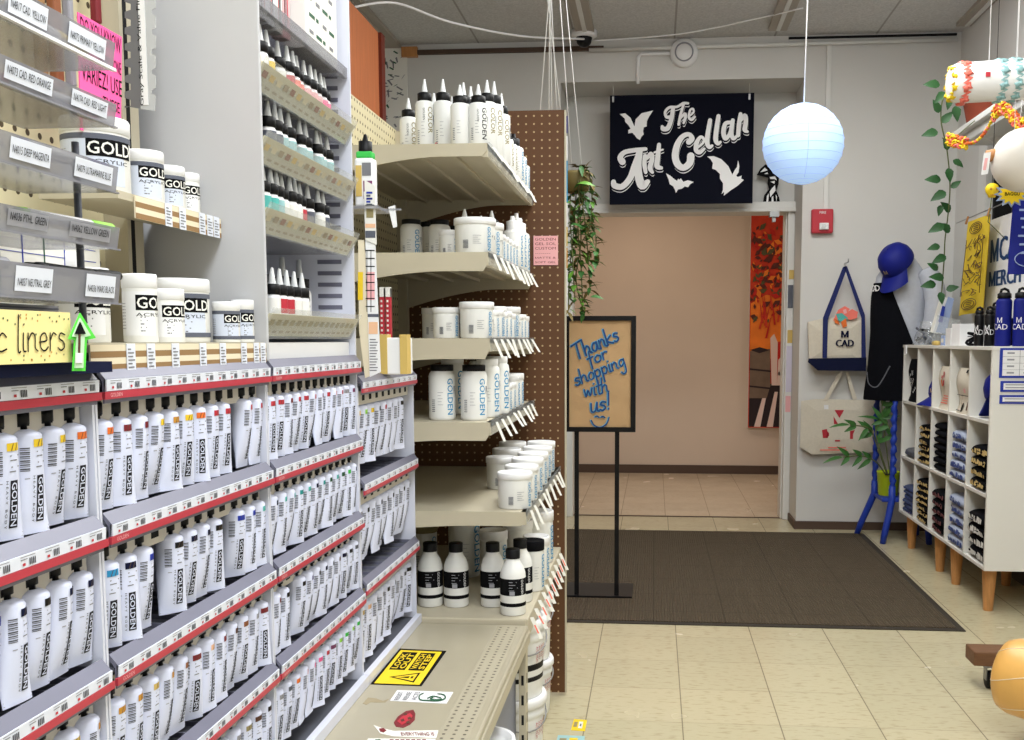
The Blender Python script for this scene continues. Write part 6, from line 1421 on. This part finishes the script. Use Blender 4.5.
b = B(); p_, q_, r_, s_ = [at(u, v, y=5.93) for u, v in ((867, 372), (869, 384), (878, 386), (890, 366))]
b.tube(smooth_path([tuple(p_), tuple(q_), tuple(r_), tuple(s_)]), .004, 'feltgrey', 6); b.build('apron_tie', mq)
b = B(); hx, hy = tor(1.50)
for k, ch_ in enumerate('MCAD'): b.text(ch_, None, None, None, 'plastic', .036, mapf=lambda u, v: (mxc + (hx + .028) * math.cos(math.radians(183) + k * .13 + u / .15), myc + (hy + .028) * math.sin(math.radians(183) + k * .13 + u / .15), 1.485 + v))
b.build('apron_lettering', mq)
b = B(); b.tube([(1.46, 6.1, 1.66), (1.45, 6.09, 1.72)], .05, 'softblack', 14); b.build('neck_form', mq)
ball_cap((1.415, 6.04, 1.64), math.radians(215), math.radians(50), 'royal blue baseball cap tilted forward on top of the dressed torso', None, 1.1)
lp = thing('potted_plant', (1.41, 6.11, .268), 'small leafy plant in a lime green pot on the lower shelf of the blue stand', 'plant')
b = B(); b.lathe((1.41, 6.11, .2685), [(.052, 0), (.056, .003), (.068, .14), (.071, .142), (.066, .145), (.062, .13), (0, .128)], 'limepot', 28); b.build('pot', lp)
b = B(); f = B(); rr = random.Random(4)
for P in ([(887, 475), (875, 440), (868, 428), (850, 425)], [(886, 475), (876, 462), (862, 456), (843, 457)], [(888, 475), (880, 450), (876, 430), (885, 412)], [(890, 475), (884, 430), (882, 405), (884, 398)], [(889, 475), (893, 445), (888, 425), (880, 420)]):
    P3 = smooth_path([tuple(at(u, v, y=6.03 - .05 * (P[-1][0] < 860) * i)) for i, (u, v) in enumerate(P)], 5); b.tube(P3, .004, 'stem', 6)
    e = Vector(P3[-1]) - Vector(P3[-4]); n = len(P3)
    f.leaf(P3[-1], e, (0, -.5, 1), .13, .035, 'leaf')
    for i in (n - 3, n - 6, n - 9):
        for sg_ in (-1, 1):
            d = e.normalized() + Vector((rr.uniform(-.3, .3), -.3, sg_ * rr.uniform(.5, .9))); f.leaf(P3[i], d, (0, -1, .3), rr.uniform(.07, .11), .03, 'leaf')
b.build('stem', lp); f.build('foliage', lp)
# ================================================================ TOTES ON THE BACK WALL
def tote(name, poly, y, dep, m, label):
    p = thing(name, at(*poly[0], y=y), label, 'tote bag')
    F = [at(u, v, y=y - dep) for u, v in poly]; cx_ = sum(q.x for q in F) / len(F); cz_ = sum(q.z for q in F) / len(F)
    b = B(); K_ = [Vector((cx_ + (q.x - cx_) * .97, y, cz_ + (q.z - cz_) * .97)) for q in F]; mid = [Vector((q.x, y - dep, q.z)) for q in F]
    inn = [Vector((cx_ + (q.x - cx_) * .55, y - dep * 1.35, cz_ + (q.z - cz_) * .55)) for q in F]; n = len(F)
    b.add(K_ + mid + inn, [tuple(range(n))] + [(i, (i + 1) % n, n + (i + 1) % n, n + i) for i in range(n)] + [(n + i, n + (i + 1) % n, 2 * n + (i + 1) % n, 2 * n + i) for i in range(n)] + [tuple(range(3 * n - 1, 2 * n - 1, -1))], m)
    b.build('bag', p); return p
def fpoly(b, pts, y, m, t_=.003):
    P = [at(u, v, y=y) for u, v in pts]; return b.plate([(q.x, q.z) for q in P], (0, y, 0), (1, 0, 0), (0, 0, 1), (0, t_, 0), m)
Y1 = 6.375
tb = tote('canvas_tote', [(808, 322), (824, 318), (866, 317), (868, 366), (824, 367), (809, 360)], Y1, .05, 'canvas', 'cream canvas tote with navy straps and flower emblem hanging on the back wall')
b = B(); fpoly(b, [(809, 358.5), (866.5, 357.5), (866, 371), (818, 370.5), (808, 362)], Y1 - .085, 'navy', .01); b.build('navy_base', tb)
mat('strapblue', (30, 40, 96), .85)
for pts in ([(822.5, 358), (823, 318), (843, 267), (846, 266), (846.5, 270), (828, 320), (827, 358)], [(861.5, 358), (861.5, 318), (846, 272), (844, 267), (847, 266), (865, 315), (866, 358)]):
    b = B(); fpoly(b, pts, Y1 - .078, 'strapblue', .004); b.build('strap', tb)
b = B(); c0 = at(845, 265, y=6.385); b.tube([(c0.x, 6.4, c0.z + .01), (c0.x, 6.28, c0.z + .01), (c0.x, 6.275, c0.z + .03)], .004, 'steel', 6); tag(b.build('wall_hook'), 'small steel hook on the back wall holding the navy-strapped tote', 'hook')
c0 = at(842, 370, y=6.385); b = B(); b.tube([(c0.x, 6.4, c0.z + .006), (c0.x, 6.33, c0.z + .006), (c0.x, 6.325, c0.z + .02)], .003, 'steel', 6); tag(b.build('wall_hook'), 'lower steel wall hook behind the navy tote base holding the natural tote', 'hook')
b = B(); ye = Y1 - .0755
for pts, m in (([(833, 321), (838, 310), (845, 306), (850, 309), (845, 316), (838, 319)], 'coil_pink'), ([(846, 313), (852, 309), (858, 312), (857, 318), (850, 320), (845, 317)], 'coil_pink'), ([(836, 314), (842, 313), (848, 318), (844, 324), (838, 320)], 'teal'), ([(834, 318), (838, 321), (840, 325), (835, 323)], 'orange'), ([(841, 322), (846, 318), (847, 326), (843, 328)], 'orange'), ([(843, 310), (846, 309), (847, 313), (844, 314)], 'palepink')):
    fpoly(b, pts, ye, m, .0015); ye -= .0006
b.build('flower_emblem', tb)
b = B()
for t_, u, v, w in (('M', 841, 337.5, 6.5), ('CAD', 835.5, 346.5, 17)):
    p = at(u, v, y=Y1 - .077); [b.text(t_, p + Vector((.0025 * k, -.0004 * k, 0)), (1, 0, 0), (0, 0, 1), 'navy', .042, w=w * .0063) for k in range(3)]
b.build('lettering', tb)
tb = tote('canvas_tote', [(801, 401), (816, 399), (872, 400), (880, 404), (880, 452), (812, 454.5), (800, 447)], Y1, .03, 'canvas', 'natural canvas tote with red shapes print hanging below the navy-strapped tote')
for pts in ([(822, 401), (824, 399), (838, 374), (842, 372), (842, 375), (828, 400)], [(846, 372), (849, 373), (857, 399), (853, 400), (847, 378)]):
    b = B(); fpoly(b, pts, Y1 - .034, 'canvas', .004); b.build('strap', tb)
b = B(); ye = Y1 - .0425
for pts in ([(834.5, 410), (844, 410), (839.5, 418)], [(833.5, 416), (838, 424), (834, 424)], [(822, 430), (827, 429), (828, 438), (823, 438)], [(827, 431), (829, 433), (829, 436), (827, 437)], [(850, 431), (855, 430), (853, 434), (853, 439), (850, 439)], [(835, 440), (840, 440), (840, 441.5), (835, 441.5)]): fpoly(b, pts, ye, 'red', .001)
for u0, u1, v in ((828, 846, 447), (820, 847, 449.5)): fpoly(b, [(u0, v), (u1, v), (u1, v + 1), (u0, v + 1)], ye, 'coil_pink', .001)
b.build('print', tb); b = B(); fpoly(b, [(824, 405), (828.5, 405), (828.5, 411), (824, 411)], Y1 - .040, 'plastic', .002); b.build('price_tag', tb)
# ================================================================ POTHOS, LEDGE, HANGING STOCK, RIGHT WALL
wl = thing('window_ledge', (1.7, 4.4, 2.25), 'white ledge along the window carrying the terracotta pot', 'shelf')
b = B(); b.box(1.535, XRW - .055, 3.1, 5.48, 2.245, 2.275, 'trimwhite'); b.box(1.565, XRW - .055, 3.1, 5.44, 2.20, 2.245, 'trimwhite'); b.build('board', wl, .004)
b = B(); [b.plate([(1.62, 2.20), (XRW - .02, 2.20), (XRW - .02, 2.05)], (0, y, 0), (1, 0, 0), (0, 0, 1), (0, .02, 0), 'trimwhite') for y in (5.2, 3.8)]; b.build('bracket', wl)
po = thing('pothos_plant', (1.68, 5.28, 2.275), 'trailing pothos in a square-rimmed terracotta pot on the window ledge', 'plant')
b = B(); b.lathe((1.655, 5.32, 2.2755), [(.085, 0), (.088, .003), (.118, .15), (.13, .152), (.134, .20), (.124, .202), (.118, .18), (0, .178)], 'terracotta', 32); b.build('pot', po)
b = B(); f = B(); rr = random.Random(6)
V1 = [(958, 92), (944, 97), (941, 120), (947, 150), (950, 185), (948, 215), (945, 240), (944, 262), (941, 300)]
ys = [5.22, 5.18, 5.16, 5.2, 5.25, 5.3, 5.35, 5.4, 5.45]
P3 = smooth_path([tuple(at(u, v, y=y)) for (u, v), y in zip(V1, ys)], 6); b.tube(P3, .0035, 'stem', 6)
for u, v, y, dx, dz, s in ((940, 85, 5.15, -1, .1, .085), (945, 92, 5.12, -.7, -.7, .075), (950, 98, 5.1, -.2, -1, .06), (962, 72, 5.25, .5, .3, .08), (972, 70, 5.3, 1, -.1, .075), (939, 113, 5.15, -.4, .9, .075), (942, 123, 5.12, .5, .6, .075), (938, 132, 5.12, -1, -.15, .085), (948, 150, 5.2, -.3, .7, .065), (953, 160, 5.2, .6, -.4, .065), (948, 168, 5.2, .2, -1, .075), (941, 180, 5.24, -1, .1, .085), (951, 188, 5.24, .6, .5, .06), (946, 192, 5.24, -1, -.5, .09), (941, 205, 5.28, -.2, -.9, .06), (950, 212, 5.3, -.3, .3, .08), (944, 225, 5.3, -1, -.4, .09), (950, 232, 5.32, -.4, .3, .085), (940, 246, 5.36, -1, -.2, .07), (946, 256, 5.36, -.7, -.3, .085), (938, 270, 5.4, -.7, .5, .07), (944, 278, 5.4, -.7, .1, .085), (936, 284, 5.42, -1, -.1, .085), (946, 290, 5.42, .6, .2, .07), (940, 292, 5.42, .1, -.6, .07), (955, 106, 5.1, .2, -1, .08)):
    f.leaf(at(u, v, y=y), (dx, -.25, dz), (0, -1, .35), s * .95, s * .58, 'pothos')
b.build('vine', po); f.build('foliage', po)
b = B(); P3 = [tuple(at(u, v, y=5.1)) for u, v in ((942, 138), (952, 139), (966, 128), (978, 118))]; b.tube(smooth_path(P3), .0025, 'stem', 6); b.build('runner', po)
# merch board
mb = thing('merch_board', (1.8, 4.8, 1.35), 'white wall board with blue MCAD MERCH letters behind the water bottles', 'sign')
b = B(); b.box(XRW - .052, XRW - .035, 3.6, 5.60, 1.31, 1.835, 'plastic'); b.build('board', mb)
b = B(); xs = XRW - .053
def side_text(t_, u, v0, v1, y1, m):
    p = at(u, v1, x=xs); top = at(u, v0, x=xs); h_ = top.z - p.z
    for k in range(3): b.text(t_, p + Vector((-.0004 * k, -.009 * k, 0)), (0, -1, 0), (0, 0, 1), m, h_, w=y1)
mat('letterblue', (14, 60, 110), .5)
side_text('MCAD', 990, 240, 263, .50, 'letterblue'); side_text('MERCH', 988.5, 272, 287, .46, 'letterblue')
b.build('lettering', mb)
# yellow bandana
bd = thing('yellow_bandana', (1.72, 5.65, 1.34), 'mustard yellow printed bandana clipped up beside the merch board', 'bandana')
C4 = [Vector(at(*p)) if 0 else Vector(at(p[0], p[1], x=1.72)) for p in ((968, 222), (990, 214), (985, 311), (957, 316))]
rows = []
for i in range(13):
    r = []
    for j in range(9):
        a, c = j / 8, i / 12; p = C4[0].lerp(C4[1], a).lerp(C4[3].lerp(C4[2], a), c); r.append(p + Vector((.008 * math.sin(a * 9 + c * 2) * (.3 + c), 0, 0)))
    rows.append(r)
b = B(); b.grid(rows, 'bandana'); b.grid([[p + Vector((.003, 0, 0)) for p in r] for r in rows], 'bandana'); b.build('cloth', bd)
b = B()
def bp(a, c): return C4[0].lerp(C4[1], a).lerp(C4[3].lerp(C4[2], a), c) + Vector((-.0105 - .004 * c, 0, 0))
for cc in (.10, .90):
    for r0 in (.10, .14):
        b.tube([bp(.5 + r0 * 1.9 * math.cos(2 * PI * k / 16), cc + r0 * .42 * math.sin(2 * PI * k / 16)) for k in range(17)], .0022, 'umber', 4, False)
    for k in range(3): b.tube([bp(.40, cc - .02 + .02 * k), bp(.6, cc - .02 + .02 * k)], .002, 'umber', 4)
rr = random.Random(8)
for k in range(34):
    a, c = rr.uniform(.18, .82), rr.uniform(.2, .8); P = [bp(min(.92, max(.08, a + rr.uniform(-.16, .16))), c + rr.uniform(-.05, .05)) for _ in range(4)]; b.tube(smooth_path([tuple(p) for p in P]), .0018, 'umber', 4)
for a in (.14, .86): b.tube([bp(a, c / 10) for c in range(2, 9)], .0018, 'umber', 4)
b.build('print', bd)
b = B(); [b.tube([p + Vector((0, .0, .03)), p + Vector((-.012, 0, -.012))], .006, 'wood', 6) for p in (C4[0], C4[1])]; b.build('clothespin', bd)
b = B(); b.tube([(1.725, 6.0, C4[0].z + .02), (1.725, 5.2, C4[1].z + .03)], .003, 'steel', 6); tag(b.build('hanging_wire'), 'thin wire under the window holding the yellow bandana', 'wire')
# blue banner, starburst sign, skull charm
y = 4.2; p0, p1 = at(1014, 196, y=y), at(1064, 274, y=y)
bb = thing('blue_banner', (p0.x, y, p1.z), 'royal blue cloth banner with white print hanging before the merch board', 'banner')
b = B(); rows = [[(p0.x + (p1.x - p0.x) * j / 10 - .012 * i / 10, y + .006 * math.sin(j * 1.1 + i * .3), p0.z + (p1.z - p0.z) * i / 10) for j in range(11)] for i in range(11)]; b.grid(rows, 'royal'); b.grid([[(q[0], q[1] + .003, q[2]) for q in r] for r in rows], 'royal'); b.build('cloth', bb)
b = B(); [b.box(p0.x + .02 + .006 * (k % 3), p0.x + .1 - .01 * (k % 2), y - .009, y - .008, p0.z - .06 - k * .034, p0.z - .052 - k * .034, 'bluegrey') for k in range(6)]; b.tube([(p0.x + .06 + .05 * math.cos(t_ * .4), y - .009, p1.z + .06 + .03 * math.sin(t_ * .4)) for t_ in range(17)], .002, 'bluegrey', 4); b.build('print', bb)
b = B(); [b.tube([(x_, y, p0.z - .002), (x_, y, p0.z + .25), (x_ + .05, y, ZC)], .0014, 'plastic', 5) for x_ in (p0.x + .01, p1.x - .01)]; b.build('cord', bb)
y = 4.05; c0 = at(1012, 194, y=y)
sb = thing('starburst_sign', c0, 'small yellow starburst sign with pale blue edge reading BAGGU', 'sign')
def burst(R_, r_, n): return [((R_ if k % 2 == 0 else r_) * 1.25 * math.cos(PI * k / n), (R_ if k % 2 == 0 else r_) * .95 * math.sin(PI * k / n)) for k in range(2 * n)]
b = B(); b.plate(burst(.054, .036, 12), c0, (1, 0, 0), (0, 0, 1), (0, .004, 0), 'bluegrey'); b.build('backing', sb)
b = B(); b.plate(burst(.043, .029, 12), c0 - Vector((0, .002, 0)), (1, 0, 0), (0, 0, 1), (0, .002, 0), 'coil_yellow'); b.plate([(-.03, -.011), (.03, -.011), (.03, .011), (-.03, .011)], c0 - Vector((0, .003, 0)), (1, 0, 0), (0, 0, 1), (0, .001, 0), 'coil_yellow'); b.build('face', sb)
b = B(); b.text('BAGGU', c0 - Vector((0, .004, .006)), (1, 0, 0), (0, 0, 1), 'ink', .013, w=.056, bold=.02, center=True); b.build('lettering', sb)
b = B(); b.tube([c0 + Vector((0, .002, .03)), c0 + Vector((0, .002, ZC - c0.z))], .0012, 'plastic', 5); b.build('cord', sb)
y = 4.5; c0 = at(992, 191, y=y)
sk = thing('skull_charm', c0, 'small bright yellow skull charm hanging before the dark window', 'charm')
b = B(); b.lathe(c0, [(0, -.028), (.014, -.027), (.018, -.016), (.026, -.004), (.029, .01), (.022, .025), (.01, .032), (0, .033)], 'coil_yellow', 18); b.build('skull', sk)
b = B(); [b.lathe(c0 + Vector((x_, -.0245, .006)), [(0, -.007), (.006, -.003), (.006, .003), (0, .007)], 'ochre', 10, 1, .5) for x_ in (-.011, .011)]; [b.box(c0.x - .01 + .006 * k, c0.x - .0075 + .006 * k, c0.y - .019, c0.y - .015, c0.z - .024, c0.z - .016, 'ochre') for k in range(4)]; b.build('face', sk)
b = B(); b.tube([c0 + Vector((0, 0, .03)), c0 + Vector((0, 0, ZC - c0.z))], .0012, 'softblack', 5); b.tube([c0 - Vector((0, 0, .026)), c0 - Vector((.012, 0, .13)), c0 - Vector((-.06, 0, .2))], .002, 'stem', 5); b.build('cord', sk)
# globe lamp with tag on a wooden peg
y = 3.85; c0 = at(1024, 160, y=y)
gl = thing('globe_lamp', c0, 'matte white globe with wooden peg and white price tag near the ledge', 'lamp')
b = B(); b.lathe(c0, [(.115 * math.cos(a) if abs(a) < 1.57 else 0, .115 * math.sin(a)) for a in [-PI / 2 + PI * i / 18 for i in range(19)]], 'globe', 32); b.build('globe', gl)
q = at(990, 155, y=y); b = B(); b.tube([(q.x - .01, y, q.z - .005), (q.x + .035, y, q.z + .004)], .022, 'wood', 14); b.build('wooden_peg', gl)
b = B(); fpoly(b, [(984, 153), (991, 152), (988, 174), (981, 175)], y - .024, 'plastic', .001); fpoly(b, [(985, 158), (988, 158), (986, 170), (983, 170)], y - .0246, 'palepink', .0005); b.build('price_tag', gl)
b = B(); b.tube([(c0.x, y, c0.z + .11), (c0.x, y, ZC)], .003, 'softblack', 6); b.build('cord', gl)
# knitted roll hanging from strings
y = 3.6; a0 = at(949, 84, y=y); e0 = Vector((1.62, y, a0.z + .03)); ax = (e0 - Vector((a0.x, y, a0.z))).normalized()
kr = thing('hanging_roll', (1.3, y, a0.z), 'white wrapped roll with colourful knitted bands hanging from strings', 'roll')
def along(s): return Vector((a0.x, y, a0.z)) + ax * s
b = B(); b.tube([along(s) for s in (0, .006, .02, .05, .2, .53)], [.045, .056, .064, .066, .067, .067], 'plastic', 28); b.build('wrap', kr)
def band(s, r, n, m, tw_=.5):
    b = B()
    for k in range(n): 
        t0 = 2 * PI * k / n
        b.tube([along(s + .012 * math.sin(3 * 2 * PI * i / 10)) + Vector((0, math.cos(t0 + i * .09) * (r + .004 * math.cos(6.28 * i / 10)), math.sin(t0 + i * .09) * (r + .004 * math.cos(6.28 * i / 10)))) for i in range(11)], .0075, m, 6)
    return b
for s, m in ((.012, 'coil_yellow'), (.045, 'coil_pink'), (.165, 'ribbedcyan'), (.212, 'ribbedcyan'), (.27, 'paper')): band(s, .064 if s > .02 else .05, 9, m).build('knitted_band', kr)
b = B(); [b.tube([along(s) + Vector((0, .072 * math.cos(t_), .072 * math.sin(t_))) for t_ in [2 * PI * i / 20 for i in range(21)]], .006, m, 6, False) for s, m in ((.33, 'navy'), (.345, 'navy'), (.30, 'cream'))]; b.box(along(.10).x, along(.115).x, y - .07, y - .064, a0.z + .005, a0.z + .02, 'red'); b.build('cord_band', kr)
b = B(); [b.tube([along(s) + Vector((0, 0, .06)), Vector((along(s).x, y, ZC))], .0016, 'plastic', 5) for s in (.13, .22)]; b.build('string', kr)
# chain garland
gr = thing('chain_garland', at(1000, 115, y=4.35), 'yellow and orange linked paper-chain garland looping below the hanging roll', 'garland')
P = smooth_path([tuple(at(u, v, y=yy)) for u, v, yy in ((948, 139, 4.7), (958, 142, 4.65), (972, 143, 4.6), (982, 136, 4.55), (990, 124, 4.5), (996, 112, 4.4), (1004, 108, 4.3), (1012, 116, 4.2), (1020, 124, 4.1), (1032, 128, 4.0))], 7)
b = B()
for i, p in enumerate(P):
    p = Vector(p); fat = 1.0 if (i < 12 or i > 32) else .45
    for q in range(3 if fat == 1 else 1):
        o = Vector((0, 0, (q - 1) * .017 * fat)) if fat == 1 else Vector()
        R0 = Matrix.Rotation(i * 1.2 + q, 3, 'Z') @ Matrix.Rotation(.8 * q + i, 3, 'X')
        b.tube([p + o + R0 @ Vector((.0105 * fat * math.cos(2 * PI * k / 10), .0105 * fat * math.sin(2 * PI * k / 10), 0)) for k in range(11)], .0042, ['coil_yellow', 'orange', 'coil_pink'][(i // 3 + q) % 3] if i % 5 else 'coil_yellow', 5, False)
b.build('chain', gr)
# ================================================================ DOLLY AND KRAFT ROLL
dl = thing('wooden_dolly', (1.4, 3.1, 0), 'low brown wooden dolly on black casters under the kraft roll', 'dolly')
mat('dollywood', (110, 76, 50), .6, noise=.2, scale=8, stretch=(3, 12, 12))
b = B(); b.box(1.10, 1.75, 3.44, 3.54, .085, .135, 'dollywood'); b.build('cross_beam', dl, .004)
b = B(); b.box(1.25, 1.75, 2.5, 2.6, .04, .083, 'dollywood'); b.build('cross_beam', dl, .004)
b = B(); b.box(1.42, 1.52, 2.5, 3.54, .05, .085, 'dollywood'); b.build('rail', dl, .004)
for x, yy in ((1.165, 3.47), (1.68, 3.47), (1.32, 2.55), (1.68, 2.55)):
    b = B(); b.tube([(x - .012, yy, .031), (x + .012, yy, .031)], .031, 'black', 20); b.build('caster_wheel', dl)
    b = B(); b.box(x - .018, x - .014, yy - .014, yy + .014, .03, .085, 'steel'); b.box(x + .014, x + .018, yy - .014, yy + .014, .03, .085, 'steel'); b.box(x - .03, x + .03, yy - .03, yy + .03, .080, .085, 'steel'); b.build('caster_bracket', dl)
rl = thing('kraft_roll', (1.3, 2.9, .14), 'big glossy golden kraft paper roll lying on the dolly', 'paper roll')
a0 = Vector((1.05, 3.02, .203)); ax = Vector((.72, -.69, 0)).normalized(); b = B()
b.tube([a0 + ax * s for s in (0, .004, .015, .04, .07, .9)], [.06, .085, .103, .113, .115, .115], 'rollkraft', 36); b.build('paper', rl)
b = B(); 
for k in range(7): 
    t0 = k * .9; b.tube([a0 + ax * s + Matrix.Rotation(0, 3, 'X') @ (Vector((0, 0, 1)) * (r_ * math.sin(t0 + s * 3)) + ax.cross(Vector((0, 0, 1))) * (r_ * math.cos(t0 + s * 3))) for s, r_ in ((.003, .083), (.015, .1035), (.04, .1135), (.08, .1155), (.12, .1155))], .0012, 'cream', 4)
b.build('wrap_crease', rl)
# ================================================================ LIGHT
W_ = bpy.data.worlds.new('world'); S.world = W_; W_.use_nodes = True
bg = W_.node_tree.nodes['Background']; bg.inputs[0].default_value = (.9, .95, 1, 1); bg.inputs[1].default_value = .12
def area(name, loc, sx, sy, power, col, rot=(0, 0, 0)):
    l = bpy.data.lights.new(name, 'AREA'); l.shape = 'RECTANGLE'; l.size = sx; l.size_y = sy; l.energy = power; l.color = col
    o = bpy.data.objects.new(name, l); COL.objects.link(o); o.location = loc; o.rotation_euler = rot; return o
area('ceiling_light', (.15, .6, ZC - .03), .6, 1.8, 56, (.91, .955, 1))
area('ceiling_light', (.3, -.75, ZC - .03), .6, .9, 36, (.91, .955, 1))
area('ceiling_light', (.55, 3.0, ZC - .03), .5, 1.2, 30, (.98, .985, .97))
area('ceiling_light', (1.2, 1.2, ZC - .03), .3, 1.2, 18, (1, .97, .92))
area('ceiling_light', (.5, 4.75, ZC - .03), 1.6, .35, 32, (.98, .985, .97))  # unseen lamp added to brighten the back wall
area('fill_uplight', (.4, 3.6, 2.72), .9, .9, 46, (.96, .98, 1), (PI, 0, 0))  # added fill lamp without a fixture, lightens the far ceiling
area('fill_uplight', (.3, -.6, 2.5), .9, .9, 12, (.91, .955, 1), (PI, 0, 0))  # second added fill lamp, lifts the ceiling bounce behind the camera
area('hall_light', (-.2, 7.9, 2.6), .8, .5, 14, (1, .83, .68))
area('hall_light', (2.2, 7.9, 2.6), .8, .5, 10, (1, .83, .68))
S.view_settings.view_transform = 'Standard'; S.view_settings.look = 'None'; S.view_settings.gamma = 1.0; S.view_settings.use_curve_mapping = False
S.view_settings.exposure = 0.0
for o in S.objects:
    if '_local' in o: del o['_local']
